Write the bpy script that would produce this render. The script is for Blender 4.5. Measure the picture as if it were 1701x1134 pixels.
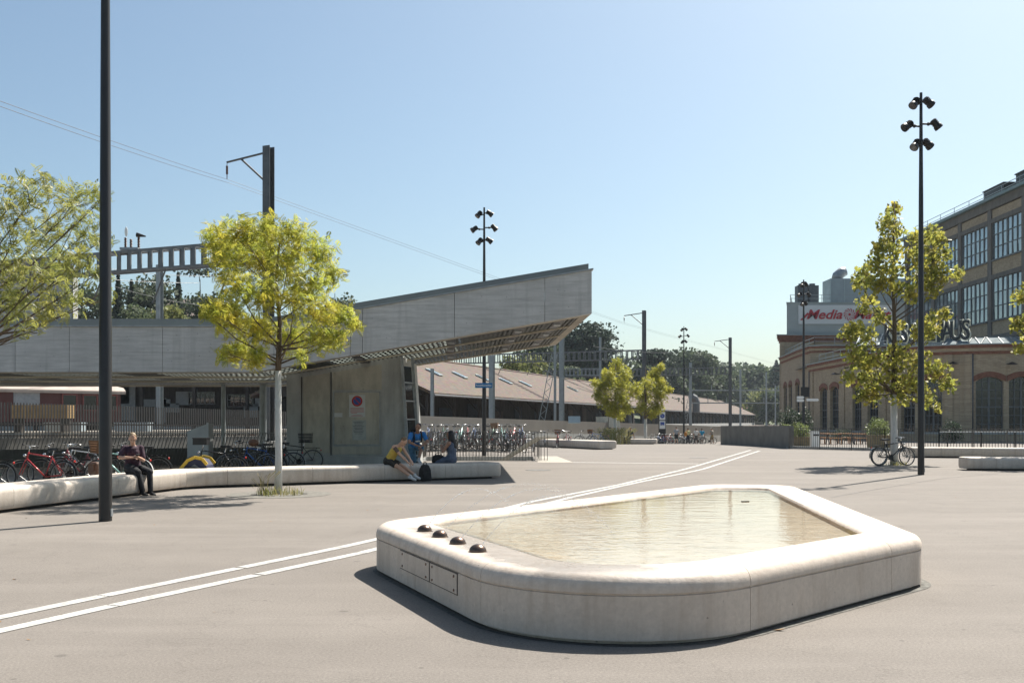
import bpy, math, random
import numpy as np
from mathutils import Vector, Matrix, Euler
R = math.radians
for o in list(bpy.data.objects): bpy.data.objects.remove(o)
S = bpy.context.scene
COL = S.collection
random.seed(7); rng = np.random.default_rng(7)

# ------------------------------------------------------------------ camera, sky, sun, exposure
F = 1654.0; CX = 850.5; HY = 700.0; EYE = 1.6
cam = bpy.data.cameras.new('camera'); camo = bpy.data.objects.new('camera', cam); COL.objects.link(camo)
cam.sensor_width = 36.0; cam.lens = 35.0; cam.shift_y = (HY - 567.0) / 1701.0
cam.clip_end = 6000; cam.clip_start = 0.1
camo.location = (0, 0, EYE); camo.rotation_euler = (R(90), 0, 0)
S.camera = camo
AZ, EL = math.atan2(0.62, 0.78), R(53)
W = bpy.data.worlds.new('World'); S.world = W; W.use_nodes = True
nt = W.node_tree; bg = nt.nodes['Background']
sky = nt.nodes.new('ShaderNodeTexSky'); sky.sky_type = 'NISHITA'; sky.sun_disc = False
sky.sun_elevation = EL; sky.sun_rotation = AZ
sky.altitude = 450; sky.air_density = 1.0; sky.dust_density = 3.0; sky.ozone_density = 3.0
tint = nt.nodes.new('ShaderNodeMix'); tint.data_type = 'RGBA'; tint.blend_type = 'MULTIPLY'; tint.inputs[0].default_value = 1.0
tint.inputs[7].default_value = (0.93, 0.98, 0.89, 1); nt.links.new(sky.outputs[0], tint.inputs[6])     # the photograph's cool-cyan white balance
nt.links.new(tint.outputs[2], bg.inputs[0]); bg.inputs[1].default_value = 0.078
sun = bpy.data.lights.new('sun', 'SUN'); suno = bpy.data.objects.new('sun', sun); COL.objects.link(suno)
sun.energy = 4.9; sun.angle = R(0.55); sun.color = (1.0, 0.95, 0.87)
suno.location = (60, 80, 120)
d = Vector((-math.sin(AZ)*math.cos(EL), -math.cos(AZ)*math.cos(EL), -math.sin(EL)))
suno.rotation_euler = d.to_track_quat('-Z', 'Y').to_euler()
S.view_settings.view_transform = 'Standard'; S.view_settings.look = 'None'
S.view_settings.exposure = 1.0; S.view_settings.gamma = 1.0
S.render.engine = 'CYCLES'
S.cycles.max_bounces = 8; S.cycles.transparent_max_bounces = 24
S.cycles.sample_clamp_indirect = 6.0

# ------------------------------------------------------------------ measuring helpers (photo px -> metres at a known distance)
def ax(px, D): return (px - CX) / F * D
def az(py, D): return EYE + (HY - py) / F * D
def sm(t): t = min(1.0, max(0.0, t)); return t*t*(3-2*t)
def gz(x, y):
    """ground height: level square, sinking gently behind the crest towards the tracks"""
    if y < 56: return 0.0
    dz = -0.00036 * (min(y, 112) - 56)**2
    xt = 16.0 + (y - 60) * 0.2
    return dz * (1 - sm((x - xt) / 4.0 + 0.5))

# ------------------------------------------------------------------ materials
MATS = {}
def _n(nt, t, **kw):
    n = nt.nodes.new(t)
    for k, v in kw.items(): setattr(n, k, v)
    return n
def ramp(nt, src, stops):
    r = _n(nt, 'ShaderNodeValToRGB'); e = r.color_ramp.elements
    while len(e) < len(stops): e.new(0.5)
    for el, (p, c) in zip(e, stops):
        el.position = p; el.color = (c[0], c[1], c[2], 1) if hasattr(c, '__len__') else (c, c, c, 1)
    nt.links.new(src, r.inputs[0]); return r.outputs[0]
def noise(nt, vec, scale, detail=4, rough=0.6, stretch=None):
    n = _n(nt, 'ShaderNodeTexNoise'); n.inputs['Scale'].default_value = scale
    n.inputs['Detail'].default_value = detail; n.inputs['Roughness'].default_value = rough
    if stretch:
        m = _n(nt, 'ShaderNodeMapping'); m.inputs['Scale'].default_value = stretch
        nt.links.new(vec, m.inputs[0]); vec = m.outputs[0]
    nt.links.new(vec, n.inputs['Vector']); return n.outputs['Fac']
def mixc(nt, fac, a, b, mode='MIX'):
    m = _n(nt, 'ShaderNodeMix', data_type='RGBA', blend_type=mode)
    for i, v in ((0, fac), (6, a), (7, b)):
        if isinstance(v, (int, float)): m.inputs[i].default_value = v
        elif isinstance(v, tuple): m.inputs[i].default_value = (*v[:3], 1)
        else: nt.links.new(v, m.inputs[i])
    return m.outputs[2]
def base(name):
    m = bpy.data.materials.new(name); m.use_nodes = True
    nt = m.node_tree; b = nt.nodes['Principled BSDF']
    tc = _n(nt, 'ShaderNodeTexCoord')
    MATS[name] = m
    return m, nt, b, tc.outputs['Object']
def bump(nt, b, h, strength=0.3, dist=0.02):
    n = _n(nt, 'ShaderNodeBump'); n.inputs['Strength'].default_value = strength; n.inputs['Distance'].default_value = dist
    nt.links.new(h, n.inputs['Height']); nt.links.new(n.outputs[0], b.inputs['Normal'])
def M(name, col, rough=0.6, metal=0.0, var=0.25, scale=6.0, bmp=0.0, bscale=60.0, stretch=None, spec=0.5, coat=0.0):
    """plain painted / metal / cloth surface with uneven tone, roughness and fine relief"""
    if name in MATS: return MATS[name]
    m, nt, b, v = base(name)
    f = noise(nt, v, scale, 5, 0.65, stretch)
    lo = tuple(c*(1-var) for c in col); hi = tuple(min(1, c*(1+var)) for c in col)
    nt.links.new(ramp(nt, f, [(0.25, lo), (0.75, hi)]), b.inputs['Base Color'])
    nt.links.new(ramp(nt, f, [(0.3, min(1, rough*1.15)), (0.7, rough*0.8)]), b.inputs['Roughness'])
    b.inputs['Metallic'].default_value = metal
    b.inputs['Specular IOR Level'].default_value = spec
    if coat: b.inputs['Coat Weight'].default_value = coat
    if bmp: bump(nt, b, noise(nt, v, bscale, 4), bmp, 0.01)
    return m

def mat_asphalt():
    m, nt, b, v = base('asphalt')
    big = noise(nt, v, 0.16, 5, 0.6); mid = noise(nt, v, 1.3, 5, 0.65); fine = noise(nt, v, 130, 3, 0.7)
    streak = noise(nt, v, 0.5, 4, 0.6, (0.35, 1.6, 1))
    c = ramp(nt, big, [(0.3, (0.194, 0.169, 0.146)), (0.7, (0.239, 0.213, 0.186))])
    c = mixc(nt, 0.5, c, ramp(nt, mid, [(0.3, (0.175, 0.154, 0.135)), (0.7, (0.251, 0.224, 0.196))]))
    c = mixc(nt, 0.35, c, ramp(nt, streak, [(0.35, (0.179, 0.160, 0.141)), (0.65, (0.243, 0.217, 0.190))]))
    c = mixc(nt, ramp(nt, fine, [(0.3, 0.0), (0.72, 0.62)]), c, (0.118, 0.105, 0.093))
    vo = _n(nt, 'ShaderNodeTexVoronoi'); vo.inputs['Scale'].default_value = 55; nt.links.new(v, vo.inputs['Vector'])
    sp = ramp(nt, vo.outputs['Distance'], [(0.06, 0.5), (0.16, 0.0)])
    c = mixc(nt, sp, c, (0.319, 0.296, 0.266))
    vs = _n(nt, 'ShaderNodeTexVoronoi'); vs.inputs['Scale'].default_value = 1.1; nt.links.new(v, vs.inputs['Vector'])
    g2 = noise(nt, v, 48, 5, 0.8)
    c = mixc(nt, 0.85, c, mixc(nt, 1.0, c, ramp(nt, g2, [(0.3, (0.62, 0.61, 0.60)), (0.5, (1.0, 1.0, 1.0)), (0.7, (1.42, 1.42, 1.42))]), 'MULTIPLY'))
    blot = noise(nt, v, 0.7, 7, 0.75)
    c = mixc(nt, ramp(nt, blot, [(0.56, 0.0), (0.70, 0.3)]), c, (0.125, 0.11, 0.095))
    lane = noise(nt, v, 0.22, 5, 0.7, (0.25, 2.2, 1))
    c = mixc(nt, ramp(nt, lane, [(0.5, 0.0), (0.68, 0.28)]), c, (0.29, 0.26, 0.23))
    st = ramp(nt, vs.outputs['Distance'], [(0.03, 0.5), (0.06, 0.0)])
    gm = _n(nt, 'ShaderNodeTexVoronoi'); gm.inputs['Scale'].default_value = 2.3; nt.links.new(v, gm.inputs['Vector'])
    c = mixc(nt, ramp(nt, gm.outputs['Distance'], [(0.035, 0.6), (0.055, 0.0)]), c, (0.085, 0.077, 0.068))
    crk = noise(nt, v, 0.45, 9, 0.62); c = mixc(nt, ramp(nt, crk, [(0.4965, 0.0), (0.5, 0.35), (0.5035, 0.0)]), c, (0.09, 0.08, 0.07))
    c = mixc(nt, st, c, (0.076, 0.068, 0.061))
    nt.links.new(c, b.inputs['Base Color']); b.inputs['Roughness'].default_value = 0.88
    b.inputs['Specular IOR Level'].default_value = 0.25
    bump(nt, b, fine, 0.45, 0.012); return m
def mat_stone(name, hue, rust=0.5, wet=None):
    m, nt, b, v = base(name)
    a = noise(nt, v, 1.4, 6, 0.65); f = noise(nt, v, 26, 5, 0.7); vert = noise(nt, v, 3.5, 5, 0.65, (2.2, 2.2, 0.25))
    lo = tuple(c*0.83 for c in hue); hi = tuple(min(1, c*1.08) for c in hue)
    c = ramp(nt, a, [(0.3, lo), (0.7, hi)])
    c = mixc(nt, ramp(nt, f, [(0.3, 0.42), (0.62, 0.0)]), c, tuple(x*0.62 for x in hue))
    c = mixc(nt, ramp(nt, vert, [(0.48, 0.0), (0.72, 0.5)]), c, (hue[0]*0.62, hue[1]*0.56, hue[2]*0.5))
    rn = noise(nt, v, 2.3, 7, 0.75)
    c = mixc(nt, ramp(nt, rn, [(0.66, 0.0), (0.78, rust)]), c, (0.36, 0.23, 0.13))
    # thin vein lines
    w = _n(nt, 'ShaderNodeTexNoise'); w.inputs['Scale'].default_value = 1.7; w.inputs['Detail'].default_value = 8
    nt.links.new(v, w.inputs['Vector'])
    vein = ramp(nt, w.outputs['Fac'], [(0.485, 0.0), (0.5, 0.10), (0.515, 0.0)])
    c = mixc(nt, vein, c, (hue[0]*0.55, hue[1]*0.48, hue[2]*0.42))
    vo = _n(nt, 'ShaderNodeTexVoronoi'); vo.inputs['Scale'].default_value = 9; nt.links.new(v, vo.inputs['Vector'])
    pit = ramp(nt, vo.outputs['Distance'], [(0.05, 0.8), (0.1, 0.0)])
    pm = ramp(nt, noise(nt, v, 4, 3), [(0.5, 0.0), (0.6, 1.0)])
    mu = _n(nt, 'ShaderNodeMath', operation='MULTIPLY'); nt.links.new(pit, mu.inputs[0]); nt.links.new(pm, mu.inputs[1])
    c = mixc(nt, mu.outputs[0], c, tuple(x*0.4 for x in hue))
    if wet:                                            # splash zone behind the nozzles: wet, darker and shinier
        (nx, ny, lo), (ex, ey, e0, e1), z0 = wet
        def dotv(x, y):
            d_ = _n(nt, 'ShaderNodeVectorMath', operation='DOT_PRODUCT'); nt.links.new(v, d_.inputs[0]); d_.inputs[1].default_value = (x, y, 0); return d_.outputs['Value']
        def rng_(src, a0, a1):
            m_ = _n(nt, 'ShaderNodeMapRange'); m_.inputs[1].default_value = a0; m_.inputs[2].default_value = a1; m_.interpolation_type = 'SMOOTHSTEP'; nt.links.new(src, m_.inputs[0]); return m_.outputs[0]
        def mul(p, q):
            m_ = _n(nt, 'ShaderNodeMath', operation='MULTIPLY'); nt.links.new(p, m_.inputs[0]); nt.links.new(q, m_.inputs[1]); return m_.outputs[0]
        wob = _n(nt, 'ShaderNodeMath', operation='MULTIPLY_ADD'); nt.links.new(noise(nt, v, 2.5, 4), wob.inputs[0]); wob.inputs[1].default_value = 0.45; nt.links.new(dotv(nx, ny), wob.inputs[2])
        sz = _n(nt, 'ShaderNodeSeparateXYZ'); nt.links.new(v, sz.inputs[0])
        al = dotv(ex, ey); mk = mul(mul(mul(rng_(wob.outputs[0], lo+0.22, lo+0.42), rng_(wob.outputs[0], lo+1.55, lo+1.15)), rng_(sz.outputs[2], z0, z0+0.02)), mul(rng_(al, e0, e0+0.5), rng_(al, e1+0.4, e1-0.4)))
        c = mixc(nt, mk, c, mixc(nt, 1.0, c, (0.66, 0.68, 0.70), 'MULTIPLY'))
        nt.links.new(ramp(nt, mk, [(0.0, 0.7), (1.0, 0.22)]), b.inputs['Roughness'])
    nt.links.new(c, b.inputs['Base Color'])
    if not wet: b.inputs['Roughness'].default_value = 0.7
    b.inputs['Specular IOR Level'].default_value = 0.35
    ad = _n(nt, 'ShaderNodeMath', operation='SUBTRACT'); nt.links.new(f, ad.inputs[0]); nt.links.new(mu.outputs[0], ad.inputs[1])
    bump(nt, b, ad.outputs[0], 0.35, 0.012); return m
def mat_concrete(name, hue, board=True):
    m, nt, b, v = base(name)
    a = noise(nt, v, 0.7, 6, 0.65)
    br = noise(nt, v, 1.0, 6, 0.7, (0.9, 0.9, 11.0)) if board else noise(nt, v, 2.4, 6, 0.7, (1, 1, 0.35))
    f = noise(nt, v, 30, 4, 0.7)
    c = ramp(nt, a, [(0.3, tuple(x*0.8 for x in hue)), (0.7, tuple(x*1.15 for x in hue))])
    c = mixc(nt, ramp(nt, br, [(0.36, 0.68), (0.56, 0.0)]), c, tuple(x*0.62 for x in hue))
    c = mixc(nt, ramp(nt, f, [(0.3, 0.35), (0.6, 0.0)]), c, tuple(x*0.7 for x in hue))
    dr = noise(nt, v, 1.6, 5, 0.6, (2.0, 2.0, 0.12))
    c = mixc(nt, ramp(nt, dr, [(0.52, 0.0), (0.70, 0.5)]), c, tuple(x*0.55 for x in hue))
    vo = _n(nt, 'ShaderNodeTexVoronoi'); vo.inputs['Scale'].default_value = 4.5; nt.links.new(v, vo.inputs['Vector'])
    c = mixc(nt, ramp(nt, vo.outputs['Distance'], [(0.04, 0.75), (0.085, 0.0)]), c, tuple(x*0.3 for x in hue))
    nt.links.new(c, b.inputs['Base Color']); b.inputs['Roughness'].default_value = 0.85
    bump(nt, b, br, 0.35, 0.02); return m
def mat_brick():
    m, nt, b, v = base('yellow_brick')
    sx = _n(nt, 'ShaderNodeSeparateXYZ'); nt.links.new(v, sx.inputs[0])
    ad = _n(nt, 'ShaderNodeMath', operation='ADD'); nt.links.new(sx.outputs[0], ad.inputs[0]); nt.links.new(sx.outputs[1], ad.inputs[1])
    cb = _n(nt, 'ShaderNodeCombineXYZ'); nt.links.new(ad.outputs[0], cb.inputs[0]); nt.links.new(sx.outputs[2], cb.inputs[1])
    bt = _n(nt, 'ShaderNodeTexBrick'); nt.links.new(cb.outputs[0], bt.inputs['Vector'])
    bt.inputs['Color1'].default_value = (0.58, 0.46, 0.30, 1); bt.inputs['Color2'].default_value = (0.32, 0.235, 0.15, 1)
    bt.inputs['Mortar'].default_value = (0.30, 0.255, 0.20, 1); bt.inputs['Scale'].default_value = 1.0
    bt.inputs['Mortar Size'].default_value = 0.012; bt.inputs['Brick Width'].default_value = 0.27; bt.inputs['Row Height'].default_value = 0.085
    n1 = noise(nt, v, 0.8, 6, 0.7)
    c = mixc(nt, 0.45, bt.outputs['Color'], ramp(nt, noise(nt, cb.outputs[0], 3.2, 5, 0.8, (1, 3, 1)), [(0.3, (0.20, 0.15, 0.10)), (0.7, (0.55, 0.44, 0.29))]))
    c = mixc(nt, ramp(nt, n1, [(0.35, 0.35), (0.6, 0.0)]), c, (0.22, 0.165, 0.115))
    nt.links.new(c, b.inputs['Base Color']); b.inputs['Roughness'].default_value = 0.9
    bump(nt, b, bt.outputs['Fac'], -0.4, 0.02); return m
def mat_tiles():
    m, nt, b, v = base('roof_tiles')
    a = noise(nt, v, 0.35, 6, 0.7); f = noise(nt, v, 2.2, 6, 0.8)
    vo = _n(nt, 'ShaderNodeTexVoronoi'); vo.inputs['Scale'].default_value = 3.2; nt.links.new(v, vo.inputs['Vector'])
    c = ramp(nt, a, [(0.3, (0.066, 0.043, 0.032)), (0.7, (0.12, 0.082, 0.06))])
    c = mixc(nt, 0.62, c, ramp(nt, f, [(0.3, (0.032, 0.022, 0.018)), (0.7, (0.21, 0.148, 0.108))]))
    c = mixc(nt, 0.3, c, mixc(nt, 1.0, (0.16, 0.12, 0.095), vo.outputs['Color'], 'MULTIPLY'))
    nt.links.new(c, b.inputs['Base Color']); b.inputs['Roughness'].default_value = 0.9
    w = _n(nt, 'ShaderNodeTexWave', wave_type='BANDS', bands_direction='Z'); w.inputs['Scale'].default_value = 2.2
    nt.links.new(v, w.inputs['Vector']); bump(nt, b, w.outputs['Fac'], 0.5, 0.05); return m
def mat_leaf(name, greens, yellow, ymix, trans=0.5, rough=0.45):
    """two-sided leaf that passes light; tone differs from leaf to leaf and from twig to twig"""
    m = bpy.data.materials.new(name); m.use_nodes = True; MATS[name] = m
    nt = m.node_tree; b = nt.nodes['Principled BSDF']; out = nt.nodes['Material Output']
    tc = _n(nt, 'ShaderNodeTexCoord'); ge = _n(nt, 'ShaderNodeNewGeometry')
    c = ramp(nt, ge.outputs['Random Per Island'], [(0.0, greens[0]), (0.5, greens[1]), (1.0, greens[2])])
    f = noise(nt, tc.outputs['Object'], 1.6, 4, 0.7)
    c = mixc(nt, ramp(nt, f, [(0.42, 0.0), (0.66, ymix)]), c, yellow)
    nt.links.new(c, b.inputs['Base Color']); b.inputs['Roughness'].default_value = rough
    tr = _n(nt, 'ShaderNodeBsdfTranslucent')
    br = _n(nt, 'ShaderNodeBrightContrast'); nt.links.new(c, br.inputs[0]); br.inputs[1].default_value = 0.04
    nt.links.new(br.outputs[0], tr.inputs[0])
    mx = _n(nt, 'ShaderNodeMixShader'); mx.inputs[0].default_value = trans
    nt.links.new(b.outputs[0], mx.inputs[1]); nt.links.new(tr.outputs[0], mx.inputs[2]); nt.links.new(mx.outputs[0], out.inputs[0])
    return m
def mat_water():
    m = bpy.data.materials.new('water'); m.use_nodes = True; MATS['water'] = m
    nt = m.node_tree; out = nt.nodes['Material Output']; nt.nodes.remove(nt.nodes['Principled BSDF'])
    tc = _n(nt, 'ShaderNodeTexCoord'); v = tc.outputs['Object']
    tr = _n(nt, 'ShaderNodeBsdfTransparent'); tr.inputs[0].default_value = (0.95, 0.955, 0.93, 1)
    gl = _n(nt, 'ShaderNodeBsdfGlossy'); gl.inputs['Roughness'].default_value = 0.03
    fr = _n(nt, 'ShaderNodeFresnel'); fr.inputs['IOR'].default_value = 1.6
    h1 = noise(nt, v, 2.0, 4, 0.55, (1, 2.2, 1)); h2 = noise(nt, v, 9, 3, 0.6)
    dv = _n(nt, 'ShaderNodeVectorMath', operation='DISTANCE'); nt.links.new(v, dv.inputs[0]); dv.inputs[1].default_value = (0.7, 9.9, 0.474)
    near = _n(nt, 'ShaderNodeMapRange'); near.inputs[1].default_value = 0.6; near.inputs[2].default_value = 3.2; near.inputs[3].default_value = 1.15; near.inputs[4].default_value = 0.14; nt.links.new(dv.outputs['Value'], near.inputs[0])
    ad = _n(nt, 'ShaderNodeMath', operation='MULTIPLY_ADD'); nt.links.new(h2, ad.inputs[0]); nt.links.new(near.outputs[0], ad.inputs[1]); nt.links.new(h1, ad.inputs[2])
    bp = _n(nt, 'ShaderNodeBump'); bp.inputs['Strength'].default_value = 0.2; bp.inputs['Distance'].default_value = 0.02
    nt.links.new(ad.outputs[0], bp.inputs['Height'])
    for s in (gl, fr): nt.links.new(bp.outputs[0], s.inputs['Normal'])
    mx = _n(nt, 'ShaderNodeMixShader'); nt.links.new(fr.outputs[0], mx.inputs[0])
    nt.links.new(tr.outputs[0], mx.inputs[1]); nt.links.new(gl.outputs[0], mx.inputs[2]); nt.links.new(mx.outputs[0], out.inputs[0])
    return m

asphalt = mat_asphalt()
stone = mat_stone('limestone', (0.63, 0.535, 0.445))
stone_bench = mat_stone('bench_limestone', (0.60, 0.53, 0.455), 0.25)
basin = mat_stone('basin_floor', (0.68, 0.585, 0.465), 0.35)
concrete = mat_concrete('board_marked_concrete', (0.51, 0.51, 0.49))
concrete2 = mat_concrete('smooth_concrete', (0.44, 0.44, 0.415), False)
concrete_dk = mat_concrete('dark_concrete', (0.15, 0.145, 0.13), False)
concrete_lt = mat_concrete('light_concrete', (0.40, 0.36, 0.30), False)
brick = mat_brick(); tiles = mat_tiles(); water = mat_water()
red_brick = M('red_brick', (0.20, 0.085, 0.052), 0.9, var=0.35, scale=3, bmp=0.3, bscale=14)
zinc = M('zinc_sheet', (0.17, 0.185, 0.185), 0.5, 0.2, 0.12, 1.2)
zinc_lt = M('pale_zinc', (0.36, 0.42, 0.42), 0.5, 0.2, 0.12, 1.5)
dark_metal = M('dark_metal', (0.028, 0.027, 0.026), 0.45, 0.5, 0.3, 4)
pole_paint = M('anthracite_paint', (0.03, 0.028, 0.027), 0.42, 0.3, 0.15, 3)
galv = M('galvanised_steel', (0.30, 0.32, 0.33), 0.5, 0.55, 0.2, 5)
mast_steel = M('mast_steel', (0.10, 0.105, 0.11), 0.5, 0.35, 0.2, 3)
mast_lt = M('pale_mast_steel', (0.27, 0.30, 0.31), 0.5, 0.4, 0.15, 3)
slatmat = M('soffit_slat', (0.055, 0.06, 0.055), 0.6, 0.1, 0.3, 3)
edgemat = M('edge_beam', (0.46, 0.41, 0.32), 0.75, 0, 0.15, 3)
fence_m = M('fence_bar', (0.105, 0.098, 0.088), 0.55, 0.2, 0.2, 4)
white_paint = M('white_paint', (0.76, 0.76, 0.73), 0.6, 0, 0.06, 4)
marking = M('road_marking', (0.52, 0.505, 0.475), 0.75, 0, 0.35, 9, 0.2, 200)
white_bark = M('limewashed_bark', (0.58, 0.56, 0.52), 0.85, 0, 0.2, 14, 0.5, 30, (3, 3, 0.6))
bark = M('bark', (0.10, 0.075, 0.05), 0.9, 0, 0.4, 12, 0.6, 40, (2, 2, 0.5))
timber = M('dark_timber', (0.034, 0.028, 0.023), 0.85, 0, 0.4, 2, 0.3, 20, (4, 4, 0.4))
black = M('black_plastic', (0.012, 0.012, 0.013), 0.5, 0, 0.2, 8)
rubber = M('tyre_rubber', (0.016, 0.016, 0.016), 0.8, 0, 0.2, 20)
chrome = M('chrome', (0.6, 0.6, 0.6), 0.22, 1.0, 0.05, 4)
bronze = M('bronze', (0.15, 0.10, 0.075), 0.32, 0.85, 0.25, 12)
glass_d = M('window_glass', (0.012, 0.015, 0.017), 0.06, 0, 0.25, 1.0, spec=0.9)
glass_b = M('reflecting_glass', (0.36, 0.41, 0.42), 0.08, 0.75, 0.22, 0.35, spec=1.0)
glass_sky = M('skylight_glass', (0.15, 0.18, 0.19), 0.75, 0.0, 0.3, 0.5, spec=0.1)
frame_m = M('window_frame', (0.12, 0.13, 0.135), 0.5, 0.2, 0.15, 3)
cframe = mat_concrete('factory_frame', (0.175, 0.16, 0.14), False)

# ------------------------------------------------------------------ mesh building
class MB:
    def __init__(s): s.v = []; s.f = []
    def add(s, vs, fs):
        n = len(s.v); s.v += [tuple(p) for p in vs]; s.f += [tuple(i+n for i in f) for f in fs]; return s
    def box(s, c, size, rz=0.0, rot=None):
        hx, hy, hz = (q/2 for q in size)
        P = [Vector((x, y, z)) for z in (-hz, hz) for (x, y) in ((-hx, -hy), (hx, -hy), (hx, hy), (-hx, hy))]
        mt = rot if rot is not None else Matrix.Rotation(rz, 3, 'Z')
        c = Vector(c)
        return s.add([mt @ p + c for p in P], [(3, 2, 1, 0), (4, 5, 6, 7), (0, 1, 5, 4), (1, 2, 6, 5), (2, 3, 7, 6), (3, 0, 4, 7)])
    def bar(s, a, b, w, h=None, up=(0, 0, 1)):
        """square bar from a to b"""
        a, b = Vector(a), Vector(b); h = h or w; t = (b-a).normalized(); u = Vector(up)
        if abs(t.dot(u)) > 0.99: u = Vector((1, 0, 0))
        x = t.cross(u).normalized(); y = x.cross(t)
        P = [p + x*i*w/2 + y*j*h/2 for p in (a, b) for i, j in ((-1, -1), (1, -1), (1, 1), (-1, 1))]
        return s.add(P, [(3, 2, 1, 0), (4, 5, 6, 7), (0, 1, 5, 4), (1, 2, 6, 5), (2, 3, 7, 6), (3, 0, 4, 7)])
    def tube(s, pts, r, n=8, caps=True, squash=None):
        pts = [Vector(p) for p in pts]
        rs = r if hasattr(r, '__len__') else [r]*len(pts)
        rings = []; px = None
        for i, p in enumerate(pts):
            t = (pts[min(i+1, len(pts)-1)] - pts[max(i-1, 0)])
            t = t.normalized() if t.length > 1e-9 else Vector((0, 0, 1))
            if px is None:
                u = Vector((0, 0, 1)) if abs(t.z) < 0.95 else Vector((1, 0, 0))
                px = t.cross(u).normalized()
            px = (px - t*px.dot(t)).normalized(); py = t.cross(px)
            rings.append([p + (px*math.cos(2*math.pi*k/n) + py*math.sin(2*math.pi*k/n))*rs[i] for k in range(n)])
        vs = [q for rg in rings for q in rg]; fs = []
        for i in range(len(pts)-1):
            for k in range(n):
                fs.append((i*n+k, i*n+(k+1) % n, (i+1)*n+(k+1) % n, (i+1)*n+k))
        if caps: fs += [tuple(range(n-1, -1, -1)), tuple((len(pts)-1)*n+k for k in range(n))]
        return s.add(vs, fs)
    def prism(s, poly, o, u, v, w, depth):
        """polygon (a,b) in plane o + a*u + b*v, extruded by depth along w"""
        o, u, v, w = Vector(o), Vector(u), Vector(v), Vector(w); n = len(poly)
        A = [o + u*a + v*b for a, b in poly]; B = [p + w*depth for p in A]
        fs = [tuple(range(n-1, -1, -1)), tuple(range(n, 2*n))] + [(i, (i+1) % n, n+(i+1) % n, n+i) for i in range(n)]
        return s.add(A + B, fs)
    def lathe(s, prof, c=(0, 0, 0), n=16):
        """profile [(r,z)] around z at c"""
        c = Vector(c); vs = []; fs = []
        for r, z in prof:
            for k in range(n): vs.append(c + Vector((r*math.cos(2*math.pi*k/n), r*math.sin(2*math.pi*k/n), z)))
        for i in range(len(prof)-1):
            for k in range(n): fs.append((i*n+k, i*n+(k+1) % n, (i+1)*n+(k+1) % n, (i+1)*n+k))
        fs += [tuple(range(n-1, -1, -1)), tuple((len(prof)-1)*n+k for k in range(n))]
        return s.add(vs, fs)
    def ell(s, c, r, n=12, m=8, rot=None):
        c = Vector(c); vs = []; fs = []
        for i in range(m+1):
            t = math.pi*i/m
            for k in range(n):
                p = Vector((r[0]*math.sin(t)*math.cos(2*math.pi*k/n), r[1]*math.sin(t)*math.sin(2*math.pi*k/n), -r[2]*math.cos(t)))
                vs.append(c + (rot @ p if rot is not None else p))
        for i in range(m):
            for k in range(n): fs.append((i*n+k, i*n+(k+1) % n, (i+1)*n+(k+1) % n, (i+1)*n+k))
        return s.add(vs, fs)
    def cap(s, a, b, ra, rb, wide=1.0, wdir=None, n=12):
        """tapered limb with round ends; wide>1 stretches the section along wdir"""
        a, b = Vector(a), Vector(b); t = (b-a); L = t.length; t = t.normalized() if L > 1e-6 else Vector((0, 0, 1))
        if wdir is None: wdir = Vector((1, 0, 0)) if abs(t.x) < 0.9 else Vector((0, 1, 0))
        u = Vector(wdir); u = (u - t*u.dot(t)).normalized(); v = t.cross(u)
        R_ = []
        for q in (-80, -45, -15): R_.append((a + t*math.sin(R(q))*ra, ra*math.cos(R(q))))
        for q in (15, 45, 80): R_.append((b + t*math.sin(R(q))*rb, rb*math.cos(R(q))))
        vs = []; fs = []
        for p, r in R_:
            for k in range(n): vs.append(p + u*(r*wide*math.cos(2*math.pi*k/n)) + v*(r*math.sin(2*math.pi*k/n)))
        for i in range(len(R_)-1):
            for k in range(n): fs.append((i*n+k, i*n+(k+1) % n, (i+1)*n+(k+1) % n, (i+1)*n+k))
        fs += [tuple(range(n-1, -1, -1)), tuple((len(R_)-1)*n+k for k in range(n))]
        return s.add(vs, fs)
    def mesh(s, name, smooth=False):
        me = bpy.data.meshes.new(name); me.from_pydata([tuple(p) for p in s.v], [], s.f); me.update()
        if smooth: me.polygons.foreach_set('use_smooth', [True]*len(me.polygons))
        return me
    def build(s, name, mat, parent=None, smooth=False, angle=None):
        o = link(name, s.mesh(name, smooth or angle is not None), mat, parent)
        if angle is not None: sharp(o.data, angle)
        return o
def sharp(me, angle):
    import bmesh
    bm = bmesh.new(); bm.from_mesh(me); bmesh.ops.recalc_face_normals(bm, faces=bm.faces)
    for e in bm.edges:
        e.smooth = not (len(e.link_faces) == 2 and e.calc_face_angle(0) > R(angle))
    bm.to_mesh(me); bm.free()
def link(name, me, mat, parent=None):
    o = bpy.data.objects.new(name, me); COL.objects.link(o)
    if mat is not None and len(me.materials) == 0: me.materials.append(mat)
    if parent is not None: o.parent = parent
    return o
def tag(o, label, cat, group=None):
    o['label'] = label; o['category'] = cat
    if group: o['group'] = group
    return o
def empty(name, loc=(0, 0, 0), rz=0.0):
    o = bpy.data.objects.new(name, None); COL.objects.link(o); o.location = loc; o.rotation_euler = (0, 0, rz); o.empty_display_size = 0.2
    return o
def thing(name, label, cat, loc=(0, 0, 0), rz=0.0, group=None): return tag(empty(name, loc, rz), label, cat, group)
def struct(o): o['kind'] = 'structure'; return o
def child_copy(src, parent, loc=None, rot=None, scale=None, mat=None):
    c = src.copy(); COL.objects.link(c); c.parent = parent
    if loc is not None: c.location = loc
    if rot is not None: c.rotation_euler = rot
    if scale is not None: c.scale = scale
    if mat is not None:
        c.material_slots[0].link = 'OBJECT'; c.material_slots[0].material = mat
    return c
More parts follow.
